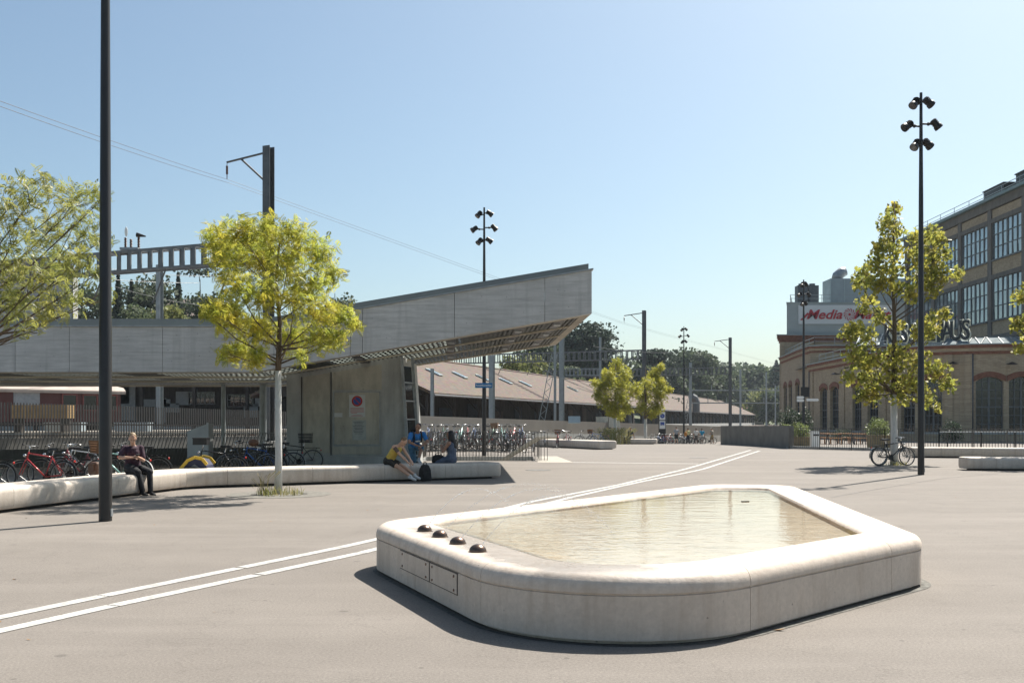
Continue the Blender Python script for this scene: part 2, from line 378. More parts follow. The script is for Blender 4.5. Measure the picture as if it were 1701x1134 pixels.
def copy_tree(root, loc, rz, label=None, group=None, mats=None, scale=None):
    r = root.copy(); COL.objects.link(r); r.location = loc; r.rotation_euler = (0, 0, rz)
    if scale: r.scale = (scale,)*3
    if label: r['label'] = label
    if group: r['group'] = group
    def rec(a, b):
        for ch in list(a.children):
            c = ch.copy(); COL.objects.link(c); c.parent = b
            if mats and ch.name.split('.')[0] in mats:
                c.material_slots[0].link = 'OBJECT'; c.material_slots[0].material = mats[ch.name.split('.')[0]]
            rec(ch, c)
    rec(root, r); return r
def np_mesh(name, V, Fc, smooth=False):
    """V (n,3), Fc (m,k) same-size faces"""
    me = bpy.data.meshes.new(name); V = np.asarray(V, np.float32); Fc = np.asarray(Fc, np.int32); m, k = Fc.shape
    me.vertices.add(len(V)); me.vertices.foreach_set('co', V.ravel())
    me.loops.add(m*k); me.loops.foreach_set('vertex_index', Fc.ravel())
    me.polygons.add(m); me.polygons.foreach_set('loop_start', np.arange(0, m*k, k, dtype=np.int32))
    me.update(calc_edges=True); me.validate()
    return me
def scatter(unit_v, unit_f, pos, rot, scl):
    """repeat a small mesh: pos (n,3), rot (n,3,3), scl (n,)"""
    uv = np.asarray(unit_v, float); uf = np.asarray(unit_f, int); n = len(pos)
    V = np.einsum('nij,vj->nvi', rot, uv) * scl[:, None, None] + pos[:, None, :]
    Fc = uf[None] + (np.arange(n)*len(uv))[:, None, None]
    return V.reshape(-1, 3), Fc.reshape(-1, uf.shape[1])
def rand_rot(n, up=0.6, spread=None):
    """random frames whose z axis leans upwards by 'up'"""
    z = rng.normal(size=(n, 3)); z[:, 2] = np.abs(z[:, 2])*0.6 + up; z /= np.linalg.norm(z, axis=1)[:, None]
    a = rng.normal(size=(n, 3)); x = a - (a*z).sum(1)[:, None]*z; x /= np.linalg.norm(x, axis=1)[:, None]
    y = np.cross(z, x); return np.stack([x, y, z], axis=2)
def text_mesh(txt, size, depth, shear=0.0, bold=0.0, align='CENTER'):
    cu = bpy.data.curves.new('lettering', 'FONT'); cu.body = txt; cu.size = size; cu.extrude = depth/2; cu.shear = shear; cu.offset = bold
    cu.align_x = align; cu.align_y = 'CENTER'; cu.resolution_u = 3
    o = bpy.data.objects.new('tmp', cu); COL.objects.link(o)
    dg = bpy.context.evaluated_depsgraph_get(); me = bpy.data.meshes.new_from_object(o.evaluated_get(dg))
    bpy.data.objects.remove(o); bpy.data.curves.remove(cu); me.name = 'lettering'; return me
def rounded(poly, radii, n=8):
    """round the corners of a closed polygon; returns points"""
    out = []; N = len(poly)
    for i in range(N):
        p = Vector(poly[i]); a = (Vector(poly[i-1]) - p); b = (Vector(poly[(i+1) % N]) - p)
        la, lb = a.length, b.length; a.normalize(); b.normalize()
        th = a.angle(b); r = radii[i]; tl = min(r / math.tan(th/2), 0.49*la, 0.49*lb); r = tl*math.tan(th/2)
        c = p + (a+b).normalized() * (r / math.sin(th/2)); s0 = p + a*tl; s1 = p + b*tl
        a0 = math.atan2(s0.y-c.y, s0.x-c.x); a1 = math.atan2(s1.y-c.y, s1.x-c.x); dlt = (a1-a0+math.pi) % (2*math.pi) - math.pi
        for k in range(n+1):
            q = a0 + dlt*k/n; out.append(Vector((c.x + r*math.cos(q), c.y + r*math.sin(q))))
    return out
def offset_poly(poly, offs):
    """move edge i (poly[i]->poly[i+1]) inwards by offs[i] (polygon counter-clockwise)"""
    N = len(poly); L = []
    for i in range(N):
        a, b = Vector(poly[i]), Vector(poly[(i+1) % N]); t = (b-a).normalized(); nrm = Vector((-t.y, t.x)); L.append((a + nrm*offs[i], t))
    out = []
    for i in range(N):
        (p, t), (q, s_) = L[i-1], L[i]
        den = t.x*s_.y - t.y*s_.x; k = ((q.x-p.x)*s_.y - (q.y-p.y)*s_.x)/den; out.append(p + t*k)
    return out

# ================================================================== GROUND
HX0, HX1, HY0, HY1 = -3.9, 0.95, 40.8, 45.6          # stairwell opening
xs = sorted(set([-3000, -900, -300, -150, -90] + list(range(-60, 62, 3)) + [HX0, HX1, 90, 150, 300, 900, 3000]))
ys = sorted(set([-60, -20, 0, 8, 16, 24, 32, HY0, HY1, 50, 54] + list(range(56, 120, 3)) + [150, 220, 400, 900, 4000]))
vs = [(x, y, gz(x, y)) for y in ys for x in xs]; nx = len(xs); fs = []
for j in range(len(ys)-1):
    for i in range(nx-1):
        if HX0-.01 <= xs[i] < HX1-.01 and HY0-.01 <= ys[j] < HY1-.01: continue
        fs.append((j*nx+i, j*nx+i+1, (j+1)*nx+i+1, (j+1)*nx+i))
mb = MB(); mb.add(vs, fs); plaza = struct(mb.build('plaza_ground', asphalt))

def strip(a, b, w, z=0.004):
    """flat strip between two plan points"""
    a, b = Vector(a), Vector(b); t = (b-a).normalized(); n = Vector((-t.y, t.x))*w/2
    return [(a.x-n.x, a.y-n.y, gz(*a)+z), (b.x-n.x, b.y-n.y, gz(*b)+z), (b.x+n.x, b.y+n.y, gz(*b)+z), (a.x+n.x, a.y+n.y, gz(*a)+z)]
def gpt(px, py): D = EYE*F/(py-HY); return Vector((ax(px, D), D))
# tactile guiding strips: two bands of four ribs, laid in slabs
band = [[(-160, 1059), (0, 1025), (625, 897), (888, 832), (1020, 807), (1135, 780), (1247, 747.5)],
        [(-160, 1084), (0, 1046), (625, 913), (935, 829), (1060, 801), (1165, 780), (1262, 748.5)]]
for bnd in band:
    P = [gpt(*p) for p in bnd]; cum = [0]
    for a, b in zip(P, P[1:]): cum.append(cum[-1] + (b-a).length)
    def at_len(s):
        for i in range(len(P)-1):
            if s <= cum[i+1]: return P[i].lerp(P[i+1], (s-cum[i])/(cum[i+1]-cum[i]))
        return P[-1]
    s = 0.0; k = 0
    while s < cum[-1]-0.05:
        e = min(s+1.92, cum[-1]); a, b = at_len(s), at_len(e-0.02); t = (b-a).normalized(); n = Vector((-t.y, t.x))
        mb = MB()
        for q in (-1.5, -0.5, 0.5, 1.5):
            jit = 0.018*((int(q*2)+k) % 2)
            p4 = strip(a + n*q*0.037 + t*jit, b + n*q*0.037 - t*(0.018-jit), 0.025)
            top = [(x, y, z+0.003) for x, y, z in p4]
            mb.add(p4 + top, [(4, 5, 6, 7), (0, 1, 5, 4), (1, 2, 6, 5), (2, 3, 7, 6), (3, 0, 4, 7)])
        mb.build('tactile_strip', marking, plaza); s = e; k += 1
# pale drain line and paler slab beside the stairs, tar seam, manhole covers
mb = MB(); mb.add(strip(gpt(905, 767), gpt(1160, 770), 0.22), [(0, 1, 2, 3)]); mb.build('drain_channel', marking, plaza)
mb = MB(); q = [gpt(893, 768), gpt(953, 768), gpt(925, 757.5), gpt(893, 757.5)]
mb.add([(p.x, p.y, 0.006) for p in q], [(0, 1, 2, 3)]); mb.build('paving_slab', concrete_lt, plaza)
seam_m = M('tar_seam', (0.10, 0.09, 0.08), 0.8)
mb = MB(); pts = [gpt(1380, 826), gpt(1440, 815), gpt(1530, 800), gpt(1570, 794), gpt(1660, 786)]
for a, b in zip(pts, pts[1:]): mb.add(strip(a, b, 0.035), [(0, 1, 2, 3)])
mb.build('tar_seam', seam_m, plaza)
for px, py, r in ((894, 780.5, 0.42), (1160, 760, 0.4)):
    p = gpt(px, py); mb = MB(); mb.lathe([(r, 0.002), (r, 0.007), (r*0.93, 0.008), (r*0.9, 0.006), (r*0.2, 0.006)], (p.x, p.y, 0), 28)
    mb.build('manhole_cover', M('manhole_iron', (0.13, 0.125, 0.115), 0.7, 0.3), plaza)
# a few leaves and crumbs lying about
leaf_dry = M('dry_leaf', (0.22, 0.12, 0.04), 0.8)
mb = MB()
for k in range(70):
    D = random.uniform(6.5, 34); px = random.uniform(0, 1700); x = ax(px, D); s = random.uniform(0.012, 0.035)
    if -1.9 < x < 5.2 and 6 < D < 18: continue
    t = random.uniform(0, 6.3)
    mb.add([(x+s*math.cos(t+i*1.57)*(1 if i % 2 else 0.55), D+s*math.sin(t+i*1.57)*(1 if i % 2 else 0.55), 0.005+0.008*(i == 1)) for i in range(4)], [(0, 1, 2, 3)])
o = mb.build('leaf_litter', leaf_dry); o['kind'] = 'stuff'; o['label'] = 'few small dry leaves scattered over the asphalt'; o['category'] = 'leaves'

# ================================================================== FOUNTAIN
FT = thing('fountain_basin', 'low angular limestone fountain basin with rounded rim and shallow water', 'fountain', (1.6, 11.5, 0))
def FP(mb, name, mat, parent=FT, **k):
    o = mb.build(name, mat, parent, **k); o.location = -Vector(FT.location) if parent is FT else (0, 0, 0); return o
OUT = [Vector(p) for p in ((0.42, 6.12), (4.02, 9.68), (4.90, 17.45), (3.45, 17.6), (-1.60, 10.95))]
OFF = [0.56, 0.56, 0.85, 0.5, 0.78]
ro = rounded(OUT, [1.3, 0.62, 0.6, 0.6, 0.95], 14); INN = offset_poly(OUT, OFF); ri = rounded(INN, [0.75, 0.22, 0.3, 0.3, 0.35], 14)
SMP = []                                                # (outer, inner, e4 weight)
for i in range(len(ro)):
    j = (i+1) % len(ro); L = (ro[j]-ro[i]).length; k = max(1, int(L/0.25))
    cor = i//15; straight = (i % 15 == 14)
    for q in range(k):
        t = q/k
        w = 1.0 if (cor == 4 and straight) else (max(0, (i % 15)/14.0) if cor == 4 else (1-(i % 15)/14.0 if cor == 0 else 0.0))
        SMP.append((ro[i].lerp(ro[j], t), ri[i].lerp(ri[j], t), sm(w)))
RT = 0.50; WL = 0.474
e_ = (OUT[0]-OUT[4]).normalized(); n_ = Vector((-e_.y, e_.x))
stone_wet = mat_stone('wet_limestone', (0.63, 0.535, 0.445), 0.5, ((n_.x, n_.y, n_.dot(OUT[4])+0.12), (e_.x, e_.y, e_.dot(OUT[4])+0.5, e_.dot(OUT[4])+4.4), 0.455))
def prof(o, i, s):
    w = (i-o); Wd = w.length; w.normalize(); P = [(0.07, 0.0), (0.07, 0.03), (0.0, 0.034), (0.0, 0.352), (0.012, 0.357), (0.012, 0.366), (-0.006, 0.371)]
    for q in range(180, 89, -15): P.append((0.104+0.11*math.cos(R(q)), 0.39+0.11*math.sin(R(q))))
    P += [(Wd*0.42, RT), (Wd-0.07-0.1*s, RT-0.022*s)]
    for q in (60, 30, 0): P.append((Wd-0.06+0.06*math.cos(R(q)), RT-0.06+0.06*math.sin(R(q))-0.03*s))
    P.append((Wd, 0.32))
    return [(o.x+w.x*t, o.y+w.y*t, z) for t, z in P]
seams = [(-0.37, 7.71), (1.80, 7.48), (3.5, 9.1), (4.55, 13.4), (4.3, 17.5), (2.1, 16.0), (0.3, 13.6), (-1.6, 11.4), (-0.98, 9.2)]
idx = sorted(min(range(len(SMP)), key=lambda n: (SMP[n][0]-Vector(q)).length) for q in seams)
def mid_s(n, t):
    a, b = SMP[n % len(SMP)], SMP[(n+1) % len(SMP)]; return (a[0].lerp(b[0], t), a[1].lerp(b[1], t), a[2]*(1-t)+b[2]*t)
for q, st in enumerate(idx):
    en = idx[(q+1) % len(idx)]; n = (en-st) % len(SMP)
    seq = [mid_s(st, 0.012)] + [SMP[(st+k) % len(SMP)] for k in range(1, n)] + [mid_s(st+n-1, 0.988)]
    rows = [prof(*s) for s in seq]; K = len(rows[0]); mb = MB()
    fs = [(a*K+b, (a+1)*K+b, (a+1)*K+b+1, a*K+b+1) for a in range(len(rows)-1) for b in range(K-1)]
    fs += [tuple(range(K)), tuple((len(rows)-1)*K+b for b in range(K-1, -1, -1))]
    mb.add([p for r in rows for p in r], fs); o = FP(mb, 'stone_block', stone, angle=35)
    o.data.materials[0] = stone_wet
mb = MB(); mb.add([(p.x, p.y, 0.425) for _, p, _ in SMP], [tuple(range(len(SMP)))]); FP(mb, 'basin_floor', basin)
wl = rounded(offset_poly(OUT, [OFF[0]-0.045, OFF[1]-0.045, OFF[2]-0.045, OFF[3]-0.045, OFF[4]-0.34]), [0.75, 0.22, 0.3, 0.3, 0.35], 10)
mb = MB(); mb.add([(p.x, p.y, WL) for p in wl], [tuple(range(len(wl)))]); FP(mb, 'water_surface', water)
# dark stain ring under the basin
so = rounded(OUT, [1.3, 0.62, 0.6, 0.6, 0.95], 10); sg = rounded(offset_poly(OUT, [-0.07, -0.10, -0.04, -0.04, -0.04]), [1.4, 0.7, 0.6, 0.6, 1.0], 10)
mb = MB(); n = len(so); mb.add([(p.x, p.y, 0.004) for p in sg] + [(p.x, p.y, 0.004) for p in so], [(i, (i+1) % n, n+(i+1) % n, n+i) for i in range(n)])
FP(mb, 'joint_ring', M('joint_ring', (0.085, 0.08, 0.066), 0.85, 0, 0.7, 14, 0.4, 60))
core = rounded(offset_poly(OUT, [0.14]*5), [1.2, 0.5, 0.45, 0.45, 0.8], 8); nc_ = len(core)
mb = MB(); mb.add([(p.x, p.y, 0.3) for p in core] + [(p.x, p.y, 0.002) for p in core], [(i, (i+1) % nc_, nc_+(i+1) % nc_, nc_+i) for i in range(nc_)])
FP(mb, 'plinth_core', dark_metal)
# bronze nozzle domes
domes = [(-0.88, 10.02), (-0.69, 9.52), (-0.49, 8.98), (-0.29, 8.43)]
for k, (x, y) in enumerate(domes):
    mb = MB(); mb.lathe([(0.082, 0), (0.082, 0.008)] + [(0.074*math.cos(R(a)), 0.010+0.062*math.sin(R(a))) for a in range(0, 90, 10)] + [(0.004, 0.072)], (x, y, RT-0.006), 24)
    FP(mb, 'nozzle_dome', bronze, angle=40)
# bolted access plates on the short side
e = (OUT[0]-OUT[4]).normalized(); nn = Vector((e.y, -e.x))
if nn.dot(Vector((1.6, 11.5))-OUT[4]) > 0: nn = -nn
def on_e4(D): t = (D-OUT[4].y)/e.y; return OUT[4] + e*t
for D0, D1 in ((9.72, 8.88), (8.85, 8.2)):
    a, b = on_e4(D0), on_e4(D1); c = (a+b)/2; Lp = (b-a).length
    mb = MB(); mb.box((c.x, c.y, 0.262), (Lp+0.02, 0.008, 0.185), math.atan2(e.y, e.x)); FP(mb, 'plate_joint', dark_metal)
    mb = MB(); mb.box((c.x, c.y, 0.262), (Lp, 0.016, 0.165), math.atan2(e.y, e.x)); pl = FP(mb, 'access_plate', stone)
    for u in (-0.41, 0.41):
        for z in (0.205, 0.32):
            p = c + e*u*Lp + nn*0.004; mb = MB(); mb.tube([(p.x, p.y, z), (p.x+nn.x*0.012, p.y+nn.y*0.012, z)], 0.011, 10)
            o = mb.build('bolt', bronze, pl)
# jets of water
drop = bpy.data.materials.new('water_drops'); drop.use_nodes = True; b_ = drop.node_tree.nodes['Principled BSDF']
nz = _n(drop.node_tree, 'ShaderNodeTexNoise'); nz.inputs['Scale'].default_value = 8
drop.node_tree.links.new(ramp(drop.node_tree, nz.outputs['Fac'], [(0.3, (0.75, 0.78, 0.8)), (0.7, (0.95, 0.96, 0.97))]), b_.inputs['Base Color'])
b_.inputs['Roughness'].default_value = 0.05; b_.inputs['Transmission Weight'].default_value = 0.55; b_.inputs['IOR'].default_value = 1.33
jets = [((0.62, 0.5), 1.25, 0.36), ((0.80, 0.46), 1.9, 0.44), ((0.72, 0.55), 1.75, 0.42), ((0.72, 0.6), 1.6, 0.40)]
names = ['arching water jet from the dome nearest the far rim', 'water jet from the second dome, rising highest over the pool', 'thin water jet from the third dome', 'thin water jet from the dome nearest the access plates']
for k, ((x, y), (dr, rg, hh)) in enumerate(zip(domes, jets)):
    t3 = Vector((dr[0], dr[1])).normalized(); mb = MB(); z0 = RT+0.05
    for i in range(150):
        q = (i+random.random()*0.6)/150
        if q < 0.3 and i % 2: continue
        d_ = q*rg; z = z0 + 4*hh*q*(1-q) - 0.03*q; sp = 0.012*q
        c = (x+0.04*t3.x+t3.x*d_+random.gauss(0, sp), y+t3.y*d_+random.gauss(0, sp), z+random.gauss(0, sp))
        r = random.uniform(0.0032, 0.0068)
        if z < WL: continue
        vel = Vector((t3.x*rg, t3.y*rg, 4*hh*(1-2*q))).normalized(); c = Vector(c); ln = 0.011 if q < 0.35 else 0.004
        mb.tube([c-vel*ln, c, c+vel*ln], [0.0008, r, 0.0008], 5, False)
    o = mb.build('water_jet', drop, None, smooth=True); tag(o, names[k], 'water jet', 'water jets of the fountain'); o['kind'] = 'stuff'
# floating chip of wood, leaf by the plinth
p = gpt(1238, 700+(833-700)*EYE/(EYE-WL)); mb = MB(); D = (EYE-WL)*F/133; mb.box((ax(1238, D), D, WL+0.004), (0.11, 0.035, 0.014), 0.2)
tag(mb.build('wood_chip', timber), 'small dark chip floating on the fountain water', 'chip')
mb = MB(); p = gpt(1295, 1047); mb.add([(p.x-0.05, p.y, 0.006), (p.x, p.y-0.022, 0.012), (p.x+0.05, p.y+0.004, 0.02), (p.x, p.y+0.025, 0.008)], [(0, 1, 2), (0, 2, 3)])
tag(mb.build('fallen_leaf', leaf_dry), 'curled brown leaf lying in front of the fountain', 'leaf')

# ================================================================== STONE BENCHES
def bench(label, line, width, cuts, h=0.45, round_ends=(True, True), name='stone_bench'):
    """line: front edge in plan (left to right as seen), body lies behind it"""
    P = [Vector(p) for p in line]; th = thing(name, label, 'bench', (P[0].x, P[0].y, gz(*P[0])))
    # densify with softened corner
    pts = []
    for i, p in enumerate(P):
        if 0 < i < len(P)-1:
            a = (P[i-1]-p).normalized()*0.7; b = (P[i+1]-p).normalized()*0.7
            for k in range(9):
                t = k/8; pts.append((p+a)*(1-t)**2 + p*2*t*(1-t) + (p+b)*t*t)
        else: pts.append(p)
    dense = []
    for a, b in zip(pts, pts[1:]):
        k = max(1, int((b-a).length/0.3)); dense += [a.lerp(b, q/k) for q in range(k)]
    dense.append(pts[-1]); cum = [0]
    for a, b in zip(dense, dense[1:]): cum.append(cum[-1]+(b-a).length)
    tot = cum[-1]
    def at(s):
        s = min(max(s, 0), tot)
        for i in range(len(dense)-1):
            if s <= cum[i+1]+1e-9: return dense[i].lerp(dense[i+1], (s-cum[i])/(cum[i+1]-cum[i]))
        return dense[-1]
    def row(s, inset=0.0):
        p = at(s); t = (at(s+0.2)-at(s-0.2)).normalized(); n = Vector((-t.y, t.x)); r = 0.10; ww = width-2*inset
        Q = [(0.09, 0.05), (0.035, 0.065), (0.0, 0.12)]
        Q += [(r-r*math.sin(R(a)), h-r+r*math.cos(R(a))) for a in (90, 67, 45, 22, 0)]
        Q += [(ww-r+r*math.sin(R(a)), h-r+r*math.cos(R(a))) for a in (0, 30, 60, 90)] + [(ww-0.0, 0.12), (ww-0.09, 0.05)]
        Q = [(t_, z_ if inset == 0 else (0.05+(z_-0.05)*(1-inset*0.35))) for t_, z_ in Q]
        g = gz(p.x, p.y)
        return [(p.x+n.x*(q+inset)-P[0].x, p.y+n.y*(q+inset)-P[0].y, z+g-gz(*P[0])) for q, z in Q]
    cs = [0]+[c*tot for c in cuts]+[tot]
    for a, b in zip(cs, cs[1:]):
        n = max(2, int((b-a)/0.22)); ss = [a+0.004+(b-a-0.008)*k/n for k in range(n+1)]; ins = [0.0]*len(ss)
        if a == 0 and round_ends[0]: ss = [0.0, 0.02, 0.06, 0.13]+[s for s in ss if s > 0.2]; ins = [0.12, 0.065, 0.02, 0]+[0]*(len(ss)-4)
        if b == tot and round_ends[1]:
            ss = [s for s in ss if s < tot-0.2]+[tot-0.13, tot-0.06, tot-0.02, tot]; ins = ins[:len(ss)-4]+[0, 0.02, 0.065, 0.12]
        rows = [row(s, i) for s, i in zip(ss, ins)]; K = len(rows[0]); mb = MB()
        fs = [(i*K+j, (i+1)*K+j, (i+1)*K+(j+1) % K, i*K+(j+1) % K) for i in range(len(rows)-1) for j in range(K)]
        fs += [tuple(range(K)), tuple((len(rows)-1)*K+j for j in range(K-1, -1, -1))]
        mb.add([p for r_ in rows for p in r_], fs); mb.build('stone_block', stone_bench, th, angle=35)
    # recessed dark foot
    mb = MB(); rr = []
    n = max(2, int(tot/0.5))
    for k in range(n+1):
        s = 0.25+(tot-0.5)*k/n; p = at(s); t = (at(s+0.2)-at(s-0.2)).normalized(); nv = Vector((-t.y, t.x)); g = gz(p.x, p.y)-gz(*P[0])
        rr.append([(p.x+nv.x*q-P[0].x, p.y+nv.y*q-P[0].y, z+g) for q, z in ((0.17, -0.03), (0.17, 0.07), (width-0.17, 0.07), (width-0.17, -0.03))])
    fs = [(i*4+j, (i+1)*4+j, (i+1)*4+(j+1) % 4, i*4+(j+1) % 4) for i in range(n) for j in range(4)]+[(0, 1, 2, 3), (n*4+3, n*4+2, n*4+1, n*4)]
    mb.add([p for r_ in rr for p in r_], fs); mb.build('recessed_foot', dark_metal, th)
    return th
bench('long angled limestone bench beside the bicycles, bent in the middle', [(-9.45, 14.5), (-7.66, 23.75), (-0.27, 28.1)], 0.98, [0.18, 0.36, 0.51, 0.57, 0.69, 0.80, 0.9])
bench('pale limestone bench beyond the stair railing, beside the parked bicycles', [(0.6, 66.5), (4.9, 57.0)], 1.3, [0.33, 0.66], 0.5)
bench('short far limestone bench under the two yellow trees', [(ax(1033, 78), 78.5), (ax(1091, 78), 78)], 1.0, [0.5], 0.42)
bench('long limestone bench in front of the dark terrace railing', [(ax(1512, 44), 44.2), (ax(1720, 43), 43), (ax(1900, 43), 43)], 0.9, [0.14, 0.35, 0.55, 0.8], 0.46)
bench('low limestone bench with rounded end right of the lamp post, before the longer bench', [(ax(1607, 32.6), 32.6), (ax(1830, 32.2), 32.2)], 0.95, [0.22, 0.5, 0.75], 0.43)

# ================================================================== CONCRETE CANOPY
CF, CB = 28.9, 41.0
CN = thing('concrete_canopy', 'long grey concrete canopy rising to a cantilevered tip over the stairs', 'canopy', (-9, 34, 0))
OFFC = -Vector(CN.location)
def CP(mb, name, mat, parent=CN, **k):
    o = mb.build(name, mat, parent, **k)
    if parent is CN: o.location = OFFC
    return o
KX = -7.45
def zb(x, y=CF):
    k = KX - 0.17*(y-CF); tip = 2.32 - 0.046*(y-CF)
    if x <= k: return 3.04
    return 3.04 + (x-k)/(tip-k)*(1.70+0.0*(y-CF))
def zt(x): return zb(x) + 1.31 - 0.05*max(0, (x-KX))/9.8
tipx = lambda y: 2.32-0.046*(y-CF)
cuts = [-22, -19.4, ax(25, CF)+0.0, ax(115, CF), ax(270, CF), ax(427, CF), ax(455, CF), ax(582, CF), ax(602, CF), ax(755, CF), ax(905, CF), 2.32]
for a, b in zip(cuts, cuts[1:]):
    a2, b2 = a+0.006, b-0.006; mids = [KX] if a2 < KX < b2 else []
    X = [a2]+mids+[b2]; poly = [(x, zb(x)) for x in X]+[(x, zt(x)) for x in reversed(X)]
    mb = MB(); mb.prism(poly, (0, CF, 0), (1, 0, 0), (0, 0, 1), (0, 1, 0), 0.28); CP(mb, 'fascia_panel', concrete)
# rear fascia, end fascia, flashing, upstand
X = [-22, KX-0.17*12.1, tipx(CB)]
mb = MB(); mb.prism([(x, zb(x, CB)) for x in X]+[(x, zb(x, CB)+1.1) for x in reversed(X)], (0, CB-0.28, 0), (1, 0, 0), (0, 0, 1), (0, 1, 0), 0.28); CP(mb, 'rear_fascia', concrete)
mb = MB(); y0, y1 = CF+0.285, CB-0.285
mb.add([(tipx(y0)-0.25, y0, zb(tipx(y0), y0)), (tipx(y0), y0, zb(tipx(y0), y0)), (tipx(y0), y0, 5.96), (tipx(y0)-0.25, y0, 5.96),
        (tipx(y1)-0.25, y1, 4.72), (tipx(y1), y1, 4.72), (tipx(y1), y1, 5.8), (tipx(y1)-0.25, y1, 5.8)],
       [(0, 1, 2, 3), (7, 6, 5, 4), (0, 4, 5, 1), (1, 5, 6, 2), (2, 6, 7, 3), (3, 7, 4, 0)]); CP(mb, 'end_beam', concrete_lt)
mb = MB()
for a, b in ((-22, KX), (KX, 2.36)): mb.bar((a, CF+0.13, zt(a)+0.022), (b, CF+0.13, zt(b)+0.022), 0.36, 0.035)
CP(mb, 'flashing', galv)
mb = MB(); Y = CF+0.75
for a, b in ((-22, KX), (KX, 2.28)):
    mb.prism([(a, zt(a)-0.3), (b, zt(b)-0.3), (b, zt(b)+0.31), (a, zt(a)+0.31)], (0, Y, 0), (1, 0, 0), (0, 0, 1), (0, 1, 0), 0.12)
CP(mb, 'roof_upstand', zinc)
# light beams under the soffit
for nm, y in (('front_edge_strip', CF+0.42), ('soffit_beam', 32.6), ('soffit_beam', 36.2), ('rear_edge_strip', CB-0.45)):
    mb = MB(); k = KX-0.17*(y-CF); wd = 0.13 if 'beam' in nm else 0.2
    for a, b in ((-22, k), (k, tipx(y)-0.3)): mb.bar((a, y, zb(a, y)+0.012), (b, y, zb(b, y)+0.012), wd, 0.05)
    CP(mb, nm, edgemat)
for x0 in (-5.2, -2.3, -0.2, 1.0):        # dark cross channels with down-lights
    mb = MB(); mb.bar((x0+0.5, CF+0.5, zb(x0+0.5)+0.05), (x0-0.2, CB-0.5, zb(x0-0.2, CB-0.5)+0.05), 0.26, 0.05); ch = CP(mb, 'cross_channel', black)
    for y in (31, 34.4, 38.4):
        xx = x0+0.5-0.7*(y-CF-0.5)/11.1; mb = MB(); mb.box((xx, y, zb(xx, y)+0.01), (0.2, 0.5, 0.05)); mb.build('downlight', galv, ch)
# slats (front to back) - each a piece of its own
x = -20.6
while x < 2.0:
    a = (x+0.2, CF+0.55); b = (x-0.25, CB-0.55)
    mb = MB(); mb.bar((a[0], a[1], zb(*a)+0.045), (b[0], b[1], zb(*b)+0.045), 0.075, 0.005); CP(mb, 'soffit_slat', slatmat); x += 0.15
# opal roof lights over the left and middle part, carried by cross battens; closed deck towards the tip
opal = bpy.data.materials.new('opal_glass'); opal.use_nodes = True; on = opal.node_tree; ob_ = on.nodes['Principled BSDF']
onz = _n(on, 'ShaderNodeTexNoise'); onz.inputs['Scale'].default_value = 1.5
ocol = ramp(on, onz.outputs['Fac'], [(0.3, (0.42, 0.46, 0.40)), (0.7, (0.62, 0.66, 0.58))]); on.links.new(ocol, ob_.inputs['Base Color'])
otr = _n(on, 'ShaderNodeBsdfTranslucent'); on.links.new(ocol, otr.inputs[0]); omx = _n(on, 'ShaderNodeMixShader'); omx.inputs[0].default_value = 0.36
on.links.new(ob_.outputs[0], omx.inputs[1]); on.links.new(otr.outputs[0], omx.inputs[2]); on.links.new(omx.outputs[0], on.nodes['Material Output'].inputs[0])
DK = -1.6
xq = -21.0; n = 0
while xq < DK-0.1:
    xe = min(xq+1.25, DK); solid = n in (2, 6, 11)
    for y0, y1 in ((CF+0.4, 32.5), (32.7, 36.1), (36.3, CB-0.5)):
        sk = lambda x, y: x-0.04*(y-CF)
        mb = MB(); mb.add([(sk(xq+0.02, y0), y0, zb(sk(xq+0.02, y0), y0)+0.24), (sk(xe-0.02, y0), y0, zb(sk(xe-0.02, y0), y0)+0.24), (sk(xe-0.02, y1), y1, zb(sk(xe-0.02, y1), y1)+0.24), (sk(xq+0.02, y1), y1, zb(sk(xq+0.02, y1), y1)+0.24)], [(0, 1, 2, 3)])
        CP(mb, 'roof_panel' if solid else 'roof_light', slatmat if solid else opal)
    xq = xe; n += 1
yq = CF+0.7; n = 0
while yq < CB-0.6:
    k = KX-0.17*(yq-CF); mb = MB()
    for a, b in ((-21, k), (k, DK)): mb.bar((a, yq, zb(a, yq)+0.11), (b, yq, zb(b, yq)+0.11), 0.28, 0.006)
    CP(mb, 'cross_batten', slatmat); yq += 0.75; n += 1
mb = MB(); a0, b0 = DK-0.3, 2.05
for dz in (0.5, 0.62):
    mb.add([(a0, CF+0.3, zb(a0)+dz), (b0+0.2, CF+0.3, zb(b0+0.2)+dz), (tipx(CB)-0.05, CB-0.3, zb(1.7, CB)+dz), (a0, CB-0.3, zb(a0, CB)+dz)], [(0, 1, 2, 3) if dz < 0.6 else (3, 2, 1, 0)])
CP(mb, 'roof_deck', slatmat)
